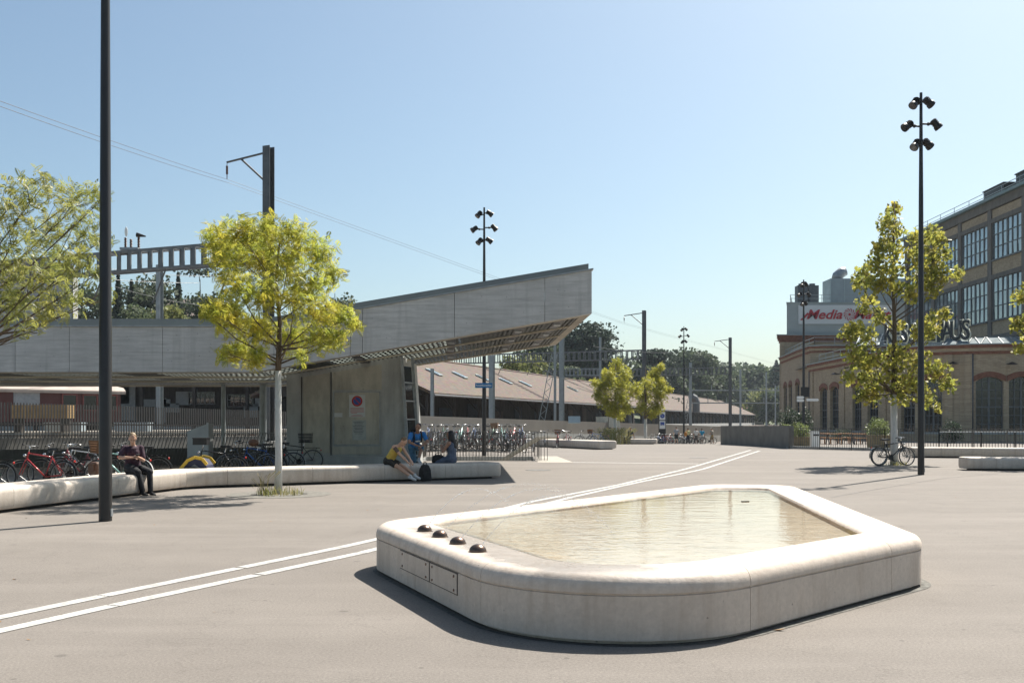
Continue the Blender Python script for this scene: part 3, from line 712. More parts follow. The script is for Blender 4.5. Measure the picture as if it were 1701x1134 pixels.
# wall block carrying the canopy, with its steel doors and plates
BY = 34.0; bx = lambda px: ax(px, BY)
mb = MB(); L0, L1 = bx(476), bx(664)
poly = [(L0, -0.05), (bx(677), -0.05), (L1, zb(L1, BY)+0.12), (L0, zb(L0, BY)+0.12)]
mb.prism(poly, (0, BY, 0), (1, 0, 0), (0, 0, 1), (0, 1, 0), 6.0); wallb = CP(mb, 'wall_block', concrete2)
wallb.location = OFFC
def bpart(mb, name, mat, parent=wallb): return mb.build(name, mat, parent)
mb = MB(); mb.prism([(L0, -0.02), (bx(676.5), -0.02), (bx(675), 0.42), (L0, 0.42)], (0, BY-0.35, 0), (1, 0, 0), (0, 0, 1), (0, 1, 0), 0.347); bpart(mb, 'plinth', concrete2)
door_m = mat_concrete('door_sheet', (0.46, 0.43, 0.355), False)
for nm, (xa, xb, ya, yb) in (('steel_panel', (504, 548, 0, 752)), ('steel_panel', (552, 634, 0, 647)), ('steel_door', (554, 632, 650, 739)), ('steel_panel', (552, 634, 742, 754))):
    X0, X1 = bx(xa), bx(xb); z0 = az(yb, BY); mb = MB()
    tops = (az(ya, BY),)*2 if ya else (zb(X0, BY)-0.12, zb(X1, BY)-0.12)
    mb.prism([(X0, z0), (X1, z0), (X1, tops[1]), (X0, tops[0])], (0, BY-0.03, 0), (1, 0, 0), (0, 0, 1), (0, 1, 0), 0.028); pn = bpart(mb, nm, door_m)
    if nm == 'steel_door':
        mb = MB()
        for (a, b, c, d_) in ((xa, xb, ya, ya+1.6), (xa, xb, yb-1.6, yb), (xa, xa+1.6, ya+1.6, yb-1.6), (xb-1.6, xb, ya+1.6, yb-1.6)):
            mb.box(((bx(a)+bx(b))/2, BY-0.037, (az(c, BY)+az(d_, BY))/2), (bx(b)-bx(a), 0.014, az(c, BY)-az(d_, BY)))
        mb.build('door_frame', galv, None).parent = wallb
for px in (501, 550):
    mb = MB(); X0 = bx(px); mb.bar((X0, BY-0.012, 0.45), (X0, BY-0.012, zb(X0, BY)-0.1), 0.05, 0.02); bpart(mb, 'joint_profile', dark_metal)
# plates: no parking sign, notice, label
NP = thing('no_parking_sign', 'white sign with round red and blue no parking symbol on concrete wall', 'sign', (bx(593.5), BY-0.035, az(674, BY)))
def sgn(mb, nm, mt): return mb.build(nm, mt, NP)
mb = MB(); mb.box((0, -0.006, 0), (0.545, 0.012, 0.755)); sgn(mb, 'plate', M('sign_white', (0.52, 0.53, 0.51), 0.5, var=0.05))
redp, bluep = M('sign_red', (0.42, 0.03, 0.025), 0.5, var=0.1), M('sign_blue', (0.03, 0.07, 0.30), 0.5, var=0.1)
def disc(r, y, r0=0.0, n=32):
    mb = MB()
    if r0 == 0: mb.add([(r*math.cos(2*math.pi*k/n), y, 0.165+r*math.sin(2*math.pi*k/n)) for k in range(n)], [tuple(range(n))])
    return mb
sgn(disc(0.185, -0.0145), 'red_ring', redp); sgn(disc(0.128, -0.0155), 'blue_disc', bluep)
mb = MB(); mb.add([(-0.105, -0.0165, 0.248), (-0.08, -0.0165, 0.272), (0.105, -0.0165, 0.082), (0.08, -0.0165, 0.058)], [(0, 1, 2, 3)]); sgn(mb, 'red_slash', redp)
mb = MB()
for k in range(5): mb.box((-0.02*(k == 4)*5, -0.0135, -0.075-0.042*k), (0.46 if k < 4 else 0.2, 0.002, 0.014))
for k in range(2): mb.box((0, -0.0135, -0.315-0.028*k), (0.3+0.1*k, 0.002, 0.010))
sgn(mb, 'print_lines', redp)
NB = thing('notice_plate', 'weathered pale notice plate below the no parking sign', 'notice', (bx(597), BY-0.035, az(714, BY)))
mb = MB(); mb.box((0, -0.005, 0), (0.47, 0.01, 0.68)); mb.build('plate', M('notice_grey', (0.36, 0.38, 0.36), 0.55, var=0.2, scale=5), NB)
mb = MB()
for k in range(9): mb.box((-0.02, -0.0115, 0.28-0.05*k), (0.36-0.05*((k*7) % 3), 0.002, 0.012))
mb.build('print_lines', black, NB)
mb = MB(); mb.box((bx(561.5), BY-0.04, az(689, BY)), (0.31, 0.006, 0.14)); tag(mb.build('label_plate', M('sign_white', (0.5, 0.5, 0.48))), 'small blank white label plate left of the no parking sign', 'plate')
# glazed steel-framed edge beside the block
for q in (0, 1):
    mb = MB(); a = (bx(679)+0.28*q, BY-0.1+0.9*q, 0.0); b = (bx(667.5)+0.28*q, BY-0.1+0.9*q, zb(bx(668), BY)+0.1); mb.bar(a, b, 0.05, 0.10); CP(mb, 'edge_post', galv)
for t in (0.12, 0.3, 0.48, 0.66, 0.84):
    mb = MB(); a = Vector((bx(679), BY-0.1, 0)).lerp(Vector((bx(667.5), BY-0.1, 3.5)), t); mb.bar(a, a+Vector((0.28, 0.9, 0)), 0.05); CP(mb, 'edge_rung', galv)
mb = MB(); mb.add([(bx(679)+0.05, BY+0.1, 0), (bx(679)+0.25, BY+0.7, 0), (bx(667.5)+0.25, BY+0.7, 3.5), (bx(667.5)+0.05, BY+0.1, 3.5)], [(0, 1, 2, 3)]); CP(mb, 'edge_glass', glass_d)
# slim columns at the rear
for px in (371, 437):
    x = ax(px, 40.2); mb = MB(); mb.tube([(x, 40.2, -0.05), (x, 40.2, zb(x, 40.2)+0.3)], 0.09 if px < 400 else 0.14, 12); CP(mb, 'column', mast_lt, smooth=False, angle=40)

# ================================================================== STAIRWELL
SW = thing('stairwell', 'sunken concrete stairs with bar railing leading below the canopy', 'stairs', (HX0, HY0, 0))
OS = -Vector(SW.location)
def SP(mb, nm, mt, parent=SW):
    o = mb.build(nm, mt, parent)
    if parent is SW: o.location = OS
    return o
for (x0, y0, x1, y1) in ((HX0, HY0, HX1, HY0), (HX1, HY0, HX1, HY1), (HX1, HY1, HX0, HY1), (HX0, HY1, HX0, HY0)):
    mb = MB(); mb.add([(x0, y0, -3.5), (x1, y1, -3.5), (x1, y1, 0), (x0, y0, 0)], [(0, 1, 2, 3)]); SP(mb, 'pit_wall', concrete2)
for k in range(18):
    mb = MB(); xx = HX1-0.28*k; mb.box((xx-0.14, (HY0+HY1)/2+0.0, -0.17*(k+1)-0.6), (0.28, HY1-HY0-0.02, 1.2)); SP(mb, 'step', concrete_lt)
barm = MB(); barm.bar((0, 0, 0), (0, 0, 1.12), 0.022); barme = barm.mesh('bar'); barme.materials.append(fence_m)
def bar_row(a, b, pitch, parent, z0=0.02, sc=1.0, off=None, rot=None, mat=None):
    a, b = Vector(a), Vector(b); n = int((b-a).length/pitch)
    for k in range(n+1):
        p = a.lerp(b, k/n); o = bpy.data.objects.new('bar', barme); COL.objects.link(o); o.parent = parent
        o.location = p + (off if off is not None else Vector()); o.location.z += z0; o.scale = (1, 1, sc)
        if rot: o.rotation_euler = rot
for a, b in (((HX0, HY0-0.06, 0), (HX1+0.5, HY0-0.06, 0)), ((HX0, HY1+0.1, 0), (HX1+0.2, HY1+0.1, 0)), ((HX0-0.06, HY0, 0), (HX0-0.06, HY1, 0))):
    bar_row(a, b, 0.125, SW, off=OS)
    a, b = Vector(a), Vector(b); up = Vector((0, 0, 1.15))
    mb = MB(); mb.bar(a+up, b+up, 0.035, 0.02); SP(mb, 'top_rail', fence_m)
    mb = MB(); mb.bar(a+Vector((0, 0, 0.05)), b+Vector((0, 0, 0.05)), 0.035, 0.012); SP(mb, 'bottom_rail', fence_m)
for yy in (HY0+0.25, (HY0+HY1)/2, HY1-0.3):
    mb = MB(); mb.tube([(HX1+0.9, yy, 0.95), (HX1+0.2, yy, 0.9), (HX0+0.6, yy, -1.9)], 0.035, 8); SP(mb, 'handrail', M('handrail', (0.36, 0.33, 0.27), 0.4, 0.5))
    for t in (0.0, 0.45):
        p = Vector((HX1+0.2, yy, 0.9)).lerp(Vector((HX0+0.6, yy, -1.9)), t); mb = MB(); mb.tube([p, p-Vector((0, 0, 0.95))], 0.018, 6); SP(mb, 'handrail_post', fence_m)

# ================================================================== TRACK-SIDE FENCE AND WALLS
FL = [Vector((-33.0, 26.0, 0)), Vector((-22.6, 44, 0)), Vector((-7.1, 71.5, 0)), Vector((27.5, 130, 0)), Vector((60, 186, 0))]
ftop = [2.7, 2.48, 2.03, 0.97, 0.6]; fbot = [0.95, 0.92, 0.62, -0.35, -0.5]
LF = thing('slat_fence', 'tall fence of grey upright bars on a wall between bicycles and tracks', 'fence', (FL[1].x, FL[1].y, 0))
o1 = -Vector(LF.location)
a, b = Vector((-26.3, 37.6, 0)), Vector((-10.2, 66.0, 0)); n = 210
zf = lambda t: 2.56+(2.12-2.56)*t; zl = lambda t: 0.93+(0.68-0.93)*t
bm2 = MB(); bm2.box((0, 0, 0.5), (0.03, 0.065, 1.0)); me2 = bm2.mesh('bar'); me2.materials.append(fence_m)
dirf = (b-a).normalized(); rzf = math.atan2(dirf.y, dirf.x)
for k in range(n+1):
    t = k/n; p = a.lerp(b, t); o = bpy.data.objects.new('bar', me2); COL.objects.link(o); o.parent = LF
    o.location = p+o1; o.location.z = zl(t); o.scale = (1, 1, zf(t)-zl(t)); o.rotation_euler = (0, 0, rzf)
for q, dz in (('rail', 0.1), ('rail', 0.62)):
    mb = MB(); mb.bar(a+Vector((0, 0.06, zl(0)+dz)), b+Vector((0, 0.06, zl(1)+dz)), 0.05, 0.07); o = mb.build(q, fence_m, LF); o.location = o1
nrm = Vector((-dirf.y, dirf.x, 0))
def wall_strip(p, q, z0, z1, th, mat, name, parent, off):
    p, q = Vector(p), Vector(q); t = (q-p).normalized(); nn = Vector((-t.y, t.x, 0))*th
    za, zb_ = (z1 if hasattr(z1, '__len__') else (z1, z1)); ya, yb_ = (z0 if hasattr(z0, '__len__') else (z0, z0))
    mb = MB(); A = [Vector((p.x, p.y, ya)), Vector((q.x, q.y, yb_)), Vector((q.x, q.y, zb_)), Vector((p.x, p.y, za))]
    mb.add(A+[v+nn for v in A], [(0, 1, 2, 3), (7, 6, 5, 4), (0, 4, 5, 1), (1, 5, 6, 2), (2, 6, 7, 3), (3, 7, 4, 0)])
    o = mb.build(name, mat, parent)
    if off is not None: o.location = off
    return o
wall_strip(a, b, (-0.3, -1), (zl(0)-0.01, zl(1)-0.01), 0.25, concrete_dk, 'wall', LF, o1)
# second half: dense slat fence right of the block, in panels
RF = thing('slat_fence', 'long grey slatted fence running behind the bicycle racks towards the far trees', 'fence', (-7.1, 71.5, 0))
o2 = -Vector(RF.location); A, B = Vector((-10.0, 66.4, 0)), Vector((27.5, 130, 0)); Lr = (B-A).length; np_ = 30; t_ = (B-A).normalized()
for k in range(np_):
    ta, tb = k/np_, (k+1)/np_; p, q = A.lerp(B, ta), A.lerp(B, tb); mb = MB()
    za, zb_ = 2.12-(2.12-0.97)*ta, 2.12-(2.12-0.97)*tb; ga, gb = gz(p.x, p.y), gz(q.x, q.y); n = 20
    for i in range(n):
        s0, s1 = (i+0.1)/n, (i+0.78)/n; P0, P1 = p.lerp(q, s0), p.lerp(q, s1); h0 = za+(zb_-za)*s0; g0 = ga+(gb-ga)*s0
        nn = Vector((-t_.y, t_.x, 0))*0.04; lo = g0+0.95
        vv = [P0, P1, P1+nn, P0+nn]; mb.add([(v.x, v.y, lo) for v in vv]+[(v.x, v.y, h0) for v in vv], [(3, 2, 1, 0), (4, 5, 6, 7), (0, 1, 5, 4), (1, 2, 6, 5), (2, 3, 7, 6), (3, 0, 4, 7)])
    o = mb.build('slat_panel', M('fence_slat', (0.27, 0.25, 0.22), 0.6, 0.1, 0.12, 0.4), RF); o.location = o2
    o['kind'] = 'stuff'
    wall_strip(p+t_.cross(Vector((0, 0, 1)))*0.12, q+t_.cross(Vector((0, 0, 1)))*0.12, (ga-0.3, gb-0.3), (ga+0.96, gb+0.96), 0.1, concrete2, 'wall_panel', RF, o2)
# leaning bars of the ramp railing close behind the bicycles
LR = thing('ramp_railing', 'railing of leaning dark bars along the ramp behind the bicycles', 'railing', (-16, 34, 0))
a, b = Vector((-19.2, 33.5, 0)), Vector((-8.6, 37.5, 0)); rz_ = math.atan2(4.0, 10.6); tt = (b-a).normalized(); n = 92
bm3 = MB(); P0 = Vector((0, 0, -0.05)); P1 = Vector((0.30, 0.16, 1.16)); bm3.bar(P0, P1, 0.05, 0.02); me3 = bm3.mesh('bar'); me3.materials.append(fence_m)
for k in range(n+1):
    o = bpy.data.objects.new('bar', me3); COL.objects.link(o); o.parent = LR; o.location = a.lerp(b, k/n)-Vector(LR.location)
mb = MB(); mb.bar(a+Vector((0.3, 0.16, 1.18)), b+Vector((0.3, 0.16, 1.18)), 0.05, 0.03); o = mb.build('top_rail', galv, LR); o.location = -Vector(LR.location)
wall_strip(a+Vector((0.3, 0.9, 0)), b+Vector((0.3, 0.9, 0)), -0.2, 0.62, 0.2, concrete_dk, 'wall', LR, -Vector(LR.location))
# steel wedge at the ramp head
mb = MB(); D = 32.0; mb.prism([(ax(311, D), -0.02), (ax(346, D), -0.02), (ax(346, D), az(703, D)), (ax(311, D), az(716, D))], (0, D, 0), (1, 0, 0), (0, 0, 1), (0, 1, 0), 0.5)
mb.bar((ax(345.5, D), D-0.03, 0), (ax(345.5, D), D-0.03, az(702, D)), 0.07)
tag(mb.build('steel_wedge', M('brushed_steel', (0.33, 0.34, 0.34), 0.4, 0.6, 0.15, 2)), 'pale steel wedge with sloping top at the ramp head', 'panel')
# low dark concrete wall before the terrace
RW = thing('concrete_wall', 'low dark grey concrete wall at the edge of the terrace ramp', 'wall', (ax(1310, 58.8), 58.8, 0))
wall_strip((ax(1197, 75), 75, 0), (ax(1310, 58.8), 58.8, 0), (-0.5, -0.3), (az(707, 75), az(706.5, 58.8)), 0.3, M('wall_concrete', (0.135, 0.13, 0.115), 0.85, 0, 0.15, 1, 0.3, 30), 'wall', RW, -Vector(RW.location))
wall_strip((ax(1310, 58.8)+0.01, 58.85, 0), (ax(1310, 58.8)+2.5, 59.1, 0), -0.3, 0.12, 0.3, concrete2, 'kerb', RW, -Vector(RW.location))
# terrace railing
TR = thing('terrace_railing', 'dark bar railing along the terrace before the brick hall', 'railing', (ax(1312, 58.6), 58.6, 0)); o3 = -Vector(TR.location)
line = [Vector((ax(1312, 58.6), 58.6, 0)), Vector((ax(1470, 54), 54, 0)), Vector((ax(1560, 52), 52, 0)), Vector((ax(1790, 50.5), 50.5, 0))]
for a, b in zip(line, line[1:]):
    bar_row(a, b, 0.14, TR, 0.05, 1.05, o3)
    for z, w in ((1.22, 0.05), (0.07, 0.03)):
        mb = MB(); mb.bar(a+Vector((0, 0, z)), b+Vector((0, 0, z)), w, 0.025); o = mb.build('rail', fence_m, TR); o.location = o3
    k = int((b-a).length/1.6)
    for i in range(k+1):
        p = a.lerp(b, i/k); mb = MB(); mb.bar(p, p+Vector((0, 0, 1.2)), 0.05); o = mb.build('post', fence_m, TR); o.location = o3
    wall_strip(a+Vector((0, 0.3, 0)), b+Vector((0, 0.3, 0)), -0.1, 0.16, 0.2, concrete2, 'kerb', TR, o3)
# railway bed and platform
nf = Vector((-0.866, 0.5, 0))
poly = [Vector((-40, 18, 0))+nf*1.5, Vector((-7.1, 71.5, 0))+nf*2, Vector((27.5, 130, 0))+nf*3, Vector((90, 238, 0))+nf*3, Vector((330, 620, 0)), Vector((180, 700, 0)), Vector((-60, 330, 0)), Vector((-160, 120, 0))]
mb = MB(); n = len(poly); mb.add([(p.x, p.y, 0.35) for p in poly]+[(p.x, p.y, -1.5) for p in poly], [tuple(range(n))]+[(i, (i+1) % n, n+(i+1) % n, n+i) for i in range(n)])
struct(mb.build('railway_bed', M('ballast', (0.17, 0.135, 0.11), 0.95, 0, 0.5, 3, 0.8, 14)))
p0, p1 = Vector((-40, 42, 0)), Vector((-6, 100, 0)); 
o = wall_strip(p0, p1, 0.3, 0.98, 4.0, concrete_lt, 'station_platform', None, None); struct(o)

# ================================================================== BRICK HALL (right)
def facade(th, off, pts, z0, z1, thick, wins, wallmat, sill, spring, rise, arch=True, glass=glass_d, cols=3, rows=5):
    """walls along plan points; wins: {segment: [(u0,u1),...] in metres}; segmental arched openings, recessed windows"""
    for s, (p, q) in enumerate(zip(pts, pts[1:])):
        p, q = Vector((*p, 0)), Vector((*q, 0)); t = (q-p).normalized(); n = Vector((-t.y, t.x, 0)); L = (q-p).length   # n points inwards
        mb = MB(); cur = 0.0
        def rect(u0, u1, a, b_): mb.prism([(u0, a), (u1, a), (u1, b_), (u0, b_)], p, t, (0, 0, 1), n, thick)
        for (u0, u1) in sorted(wins.get(s, [])):
            rect(cur, u0, z0, z1); rect(u0, u1, z0, sill)
            c = (u0+u1)/2; w = (u1-u0)/2
            arc = [(u0+(u1-u0)*k/8, spring+rise*(1-((k-4)/4)**2)) for k in range(9)]
            mb.prism([(u0, z1)]+arc+[(u1, z1)], p, t, (0, 0, 1), n, thick)
            cur = u1
            # arch of red brick, standing proud
            ab = MB(); ab.prism([(u-0.18*(k == 0)+0.18*(k == 8), z) for k, (u, z) in enumerate(arc)]+[(u0+(u1-u0)*k/8+0.18*(k-4)/4, z+0.42) for k, (u, z) in reversed(list(enumerate(arc)))], p-n*0.06, t, (0, 0, 1), n, 0.058)
            o = ab.build('arch', red_brick, th); o.location = off
            sb = MB(); sb.prism([(u0-0.1, sill-0.14), (u1+0.1, sill-0.14), (u1+0.1, sill-0.005), (u0-0.1, sill-0.005)], p-n*0.07, t, (0, 0, 1), n, 0.068); o = sb.build('sill', concrete2, th); o.location = off
            # window
            g = MB(); g.prism([(u0, sill)]+[(u1, sill)]+list(reversed(arc)), p+n*0.32, t, (0, 0, 1), n, 0.02); wo = g.build('window', glass, th); wo.location = off
            fr = MB(); top = spring+rise
            for k in range(cols+1):
                u = u0+(u1-u0)*k/cols; wd = 0.09 if k in (0, cols) else (0.13 if (cols % 2 == 0 and k == cols//2) else 0.05); zt_ = spring+rise*(1-((u-c)/w)**2)
                fr.bar(p+t*min(max(u, u0+0.04), u1-0.04)+n*0.29+Vector((0, 0, sill)), p+t*min(max(u, u0+0.04), u1-0.04)+n*0.29+Vector((0, 0, zt_)), wd, 0.05, up=tuple(n))
            for k in range(rows+1):
                z = sill+(spring-sill)*k/rows; fr.bar(p+t*u0+n*0.285+Vector((0, 0, z)), p+t*u1+n*0.285+Vector((0, 0, z)), 0.03 if k not in (0, 3) else 0.05, 0.09 if k in (0, 3) else 0.045)
            fo = fr.build('window_frame', frame_m, wo)
        rect(cur, L, z0, z1); o = mb.build('wall', wallmat, th); o.location = off
def cornice(th, off, pts, z, steps=((0.10, 0.22, 'r'), (0.18, 0.26, 'b'), (0.30, 0.24, 'r'), (0.42, 0.08, 'z'))):
    """stepped cornice courses following the wall line, each course its own piece"""
    for a, (out, h, k) in enumerate(steps):
        mb = MB(); o_ = []
        for i, p in enumerate(pts):
            p = Vector(p); t0 = (Vector(pts[i])-Vector(pts[i-1])).normalized() if i else (Vector(pts[1])-p).normalized()
            t1 = (Vector(pts[i+1])-p).normalized() if i < len(pts)-1 else t0
            n0, n1 = Vector((t0.y, -t0.x)), Vector((t1.y, -t1.x)); m = (n0+n1).normalized(); o_.append(p+m*(out/max(0.4, m.dot(n0))))
        zz = z+sum(s_[1] for s_ in steps[:a])+0.001*a
        V = [(q.x, q.y, zz) for q in o_]+[(q.x, q.y, zz+h) for q in o_]+[(q[0]+0.0, q[1], zz+h) for q in pts]+[(q[0], q[1], zz) for q in pts]; N = len(pts)
        fs = [(i, i+1, N+i+1, N+i) for i in range(N-1)]+[(N+i, N+i+1, 2*N+i+1, 2*N+i) for i in range(N-1)]+[(3*N+i, 3*N+i+1, i+1, i) for i in range(N-1)]+[(0, N, 2*N, 3*N), (N-1, 4*N-1, 3*N-1, 2*N-1)]
        mb.add(V, fs); o = mb.build('cornice_course', {'r': red_brick, 'b': brick, 'z': zinc_lt}[k], th); o.location = off
KH = thing('brick_hall', 'yellow brick boiler hall with curved front, red cornices and arched windows', 'building', (34, 82, 0))
ok = -Vector(KH.location)
def seg_u(p, q, px):
    """distance along wall p->q where the sight line of photo column px meets it"""
    p, q = Vector(p), Vector(q); t = (q-p).normalized(); k = (px-CX)/F
    return (p.y*k-p.x)/(t.x-k*t.y)
Bp = [(31.9, 106.7), (31.65, 93.6), (32.05, 86.9), (32.75, 80.2), (36.0, 78.2), (38.5, 77.6), (52.0, 77.5)]
wn = {}
for s, prs in ((0, ((1362, 1374), (1379, 1393))), (1, ((1416, 1431), (1441, 1459))), (3, ((1535, 1565),)), (2, ((1497, 1520),)), (5, ((1676, 1722), (1731, 1777)))):
    wn[s] = [tuple(seg_u(Bp[s], Bp[s+1], x) for x in pr) for pr in prs]
wn[4] = [(seg_u(Bp[4], Bp[5], 1621), seg_u(Bp[4], Bp[5], 1667))]
facade(KH, ok, Bp, -0.3, 6.9, 0.5, wn, brick, 0.75, 4.75, 0.35, cols=4, rows=6)
cornice(KH, ok, Bp, 6.9)
# pilasters
for px, s in ((1350, 0), (1402, 0), (1470, 2), (1527, 3), (1576, 3), (1609, 3)):
    u = seg_u(Bp[s], Bp[s+1], px); p = Vector((*Bp[s], 0)); t = (Vector((*Bp[s+1], 0))-p).normalized(); n = Vector((t.y, -t.x, 0))
    mb = MB(); mb.prism([(u-0.3, -0.2), (u+0.3, -0.2), (u+0.3, 6.895), (u-0.3, 6.895)], p+n*0.1, t, (0, 0, 1), -n, 0.097); o = mb.build('pilaster', brick, KH); o.location = ok
# rainwater pipe and wall lamps
for px, s in ((1346.5, 0), (1611, 4)):
    u = seg_u(Bp[s], Bp[s+1], px); p = Vector((*Bp[s], 0)); t = (Vector((*Bp[s+1], 0))-p).normalized(); q = p+t*max(u, 0.15)+Vector((t.y, -t.x, 0))*0.16
    mb = MB(); mb.tube([q, q+Vector((0, 0, 6.9))], 0.06, 8); o = mb.build('downpipe', mast_steel, KH, smooth=True); o.location = ok
for px, s, z in ((1397, 0, 6.2), (1585, 3, 6.2), (1675, 5, 6.1), (1760, 5, 6.1)):
    u = seg_u(Bp[s], Bp[s+1], px); p = Vector((*Bp[s], z)); t = (Vector((*Bp[s+1], z))-p).normalized(); n = Vector((t.y, -t.x, 0)); q = p+t*u
    mb = MB(); mb.tube([q, q+n*0.55], 0.03, 6); mb.lathe([(0.04, 0.12), (0.12, 0.08), (0.42, -0.06), (0.42, -0.075), (0.05, -0.03)], tuple(q+n*0.6), 14); o = mb.build('wall_lamp', dark_metal, KH); o.location = ok
# roof: flat deck + glazed skylight strip
deck = [(p[0], p[1], 7.68) for p in Bp]+[(52, 118, 7.68), (33.5, 118, 7.68)]
mb = MB(); mb.add(deck, [tuple(range(len(deck)))]); o = mb.build('roof_deck', zinc, KH); o.location = ok
sky_l = [(35.2, 81.6), (37.6, 79.9), (41.0, 79.1), (52.0, 79.1)]
for i, (p, q) in enumerate(zip(sky_l, sky_l[1:])):
    p, q = Vector((*p, 7.75)), Vector((*q, 7.75)); t = (q-p).normalized(); n = Vector((-t.y, t.x, 0)); up = n*2.0+Vector((0, 0, 0.75)); L = (q-p).length
    mb = MB(); mb.add([p, q, q+up, p+up], [(0, 1, 2, 3)]); g = mb.build('skylight', glass_sky, KH); g.location = ok
    nn = max(2, int(L/0.75)); up_n = up.cross(t).normalized()
    for k in range(nn+1):
        a = p.lerp(q, k/nn); mb = MB(); mb.bar(a-up_n*0.03, a+up-up_n*0.03, 0.05, 0.05); o = mb.build('skylight_bar', zinc, KH); o.location = ok
    mb = MB(); mb.bar(p+up, q+up, 0.12); mb.bar(p, q, 0.12); o = mb.build('skylight_rail', zinc, KH); o.location = ok
def roof_rail(th, off, pts, z, h=1.0, pitch=2.2, mat=galv):
    for a, b in zip(pts, pts[1:]):
        a, b = Vector((*a, z)), Vector((*b, z)); mb = MB()
        for dz in (h, h*0.55): mb.bar(a+Vector((0, 0, dz)), b+Vector((0, 0, dz)), 0.05)
        k = max(1, int((b-a).length/pitch))
        for i in range(k+1): p = a.lerp(b, i/k); mb.bar(p, p+Vector((0, 0, h)), 0.045)
        o = mb.build('roof_railing', mat, th); o.location = off
roof_rail(KH, ok, [(32.7, 106.0), (32.4, 93.6), (32.8, 87.2)], 7.7)
# taller rear tier C with curved corner, and its skylight
Cp = [(35.4, 131), (33.6, 116), (33.1, 110.4), (34.2, 109.6), (56, 109.6)]
wc = {0: [(seg_u(Cp[0], Cp[1], a), seg_u(Cp[0], Cp[1], b)) for a, b in ((1302, 1307), (1310.5, 1315.5), (1321.5, 1328), (1331, 1338))]}
wc[0] = [w for w in wc[0] if 0.2 < w[0] < w[1] < 15.0]
facade(KH, ok, Cp, -0.3, 9.2, 0.5, wc, brick, 0.8, 5.9, 0.4, cols=2, rows=6)
cornice(KH, ok, Cp, 9.2)
roof_rail(KH, ok, [(35.9, 130.5), (34.1, 116.2), (33.7, 110.9), (56, 110.2)], 9.98)
mb = MB(); mb.add([(p[0], p[1], 9.97) for p in Cp]+[(56, 131, 9.97)], [tuple(range(6))]); o = mb.build('roof_deck', zinc, KH); o.location = ok
p, q = Vector((38.3, 110.8, 10.1)), Vector((47, 110.8, 10.1)); up = Vector((1.6, 3.0, 1.5))
mb = MB(); mb.add([p, q, q+up, p+up], [(0, 1, 2, 3)]); o = mb.build('skylight', glass_sky, KH); o.location = ok
for k in range(15):
    a = p.lerp(q, k/14); mb = MB(); mb.bar(a+Vector((0, -0.03, 0.03)), a+up+Vector((0, -0.03, 0.03)), 0.1); o = mb.build('skylight_bar', zinc_lt, KH); o.location = ok
a = Vector((46.2, 111.2, 10.0)); mb = MB(); mb.add([a, a+Vector((4, 0, 0)), a+Vector((2, 0, 2.1)), a+Vector((0, 6, 0)), a+Vector((4, 6, 0)), a+Vector((2, 6, 2.1))], [(0, 1, 2), (0, 2, 5, 3), (1, 4, 5, 2)]); o = mb.build('skylight', glass_sky, KH); o.location = ok
# tower tier D
Dp = [(37.1, 137.5), (35.5, 131.6), (60, 131.6)]
facade(KH, ok, Dp, -0.3, 12.1, 0.5, {}, brick, 1, 2, 0.3); cornice(KH, ok, Dp, 12.1, ((0.12, 0.3, 'r'), (0.25, 0.3, 'r'), (0.4, 0.28, 'r'), (0.5, 0.1, 'z')))
mb = MB(); mb.add([(37.1, 137.5, 13.0), (35.5, 131.6, 13.0), (60, 131.6, 13.0), (60, 146, 13.0), (40, 146, 13.0)], [(0, 1, 2, 3, 4)]); o = mb.build('roof_deck', zinc, KH); o.location = ok
for z in (8.4, 9.0, 6.6):
    mb = MB(); mb.box((35.2, 132.4, z), (0.8, 0.3, 0.25)); o = mb.build('security_camera', galv, KH); o.location = ok
# letters of the hall on their roof frame
LT = thing('roof_letters', 'large dark capital letters with pale outline on a frame above the brick hall', 'sign', (36.6, 80, 8))
lo = -Vector(LT.location); lm = M('letter_face', (0.012, 0.016, 0.02), 0.4); lp = M('letter_edge', (0.66, 0.65, 0.52), 0.5, var=0.1)
word = 'KESSELHAUS'; a, b = Vector((ax(1476, 90.0), 90.0, 8.6)), Vector((ax(1604, 81.5), 81.5, 8.25)); wdir = (b-a); rz = math.atan2(wdir.y, wdir.x)
for k, ch in enumerate(word):
    p = a.lerp(b, k/9); rzk = rz+R(14)*max(0, (k-5)/4); 
    o = link('letter', text_mesh(ch, 2.3, 0.16, bold=0.0), lm, LT); o.location = p+lo+Vector((0, 0, 0.78)); o.rotation_euler = (R(90), 0, rzk); o.scale = (0.78, 1, 1)
    o2_ = link('letter_edge', text_mesh(ch, 2.3, 0.10, bold=0.085), lp, o); o2_.location = (0, 0, -0.09)
mb = MB(); mb.bar(a+lo+Vector((0.15, 0, -0.12)), b+lo+Vector((0.15, 0, -0.12)), 0.12)
for k in range(10): p = a.lerp(b, k/9)+lo+Vector((0.25, 0, 0)); mb.bar(p+Vector((0, 0, -0.9)), p+Vector((0, 0, 1.3)), 0.07)
mb.build('support_frame', galv, LT)
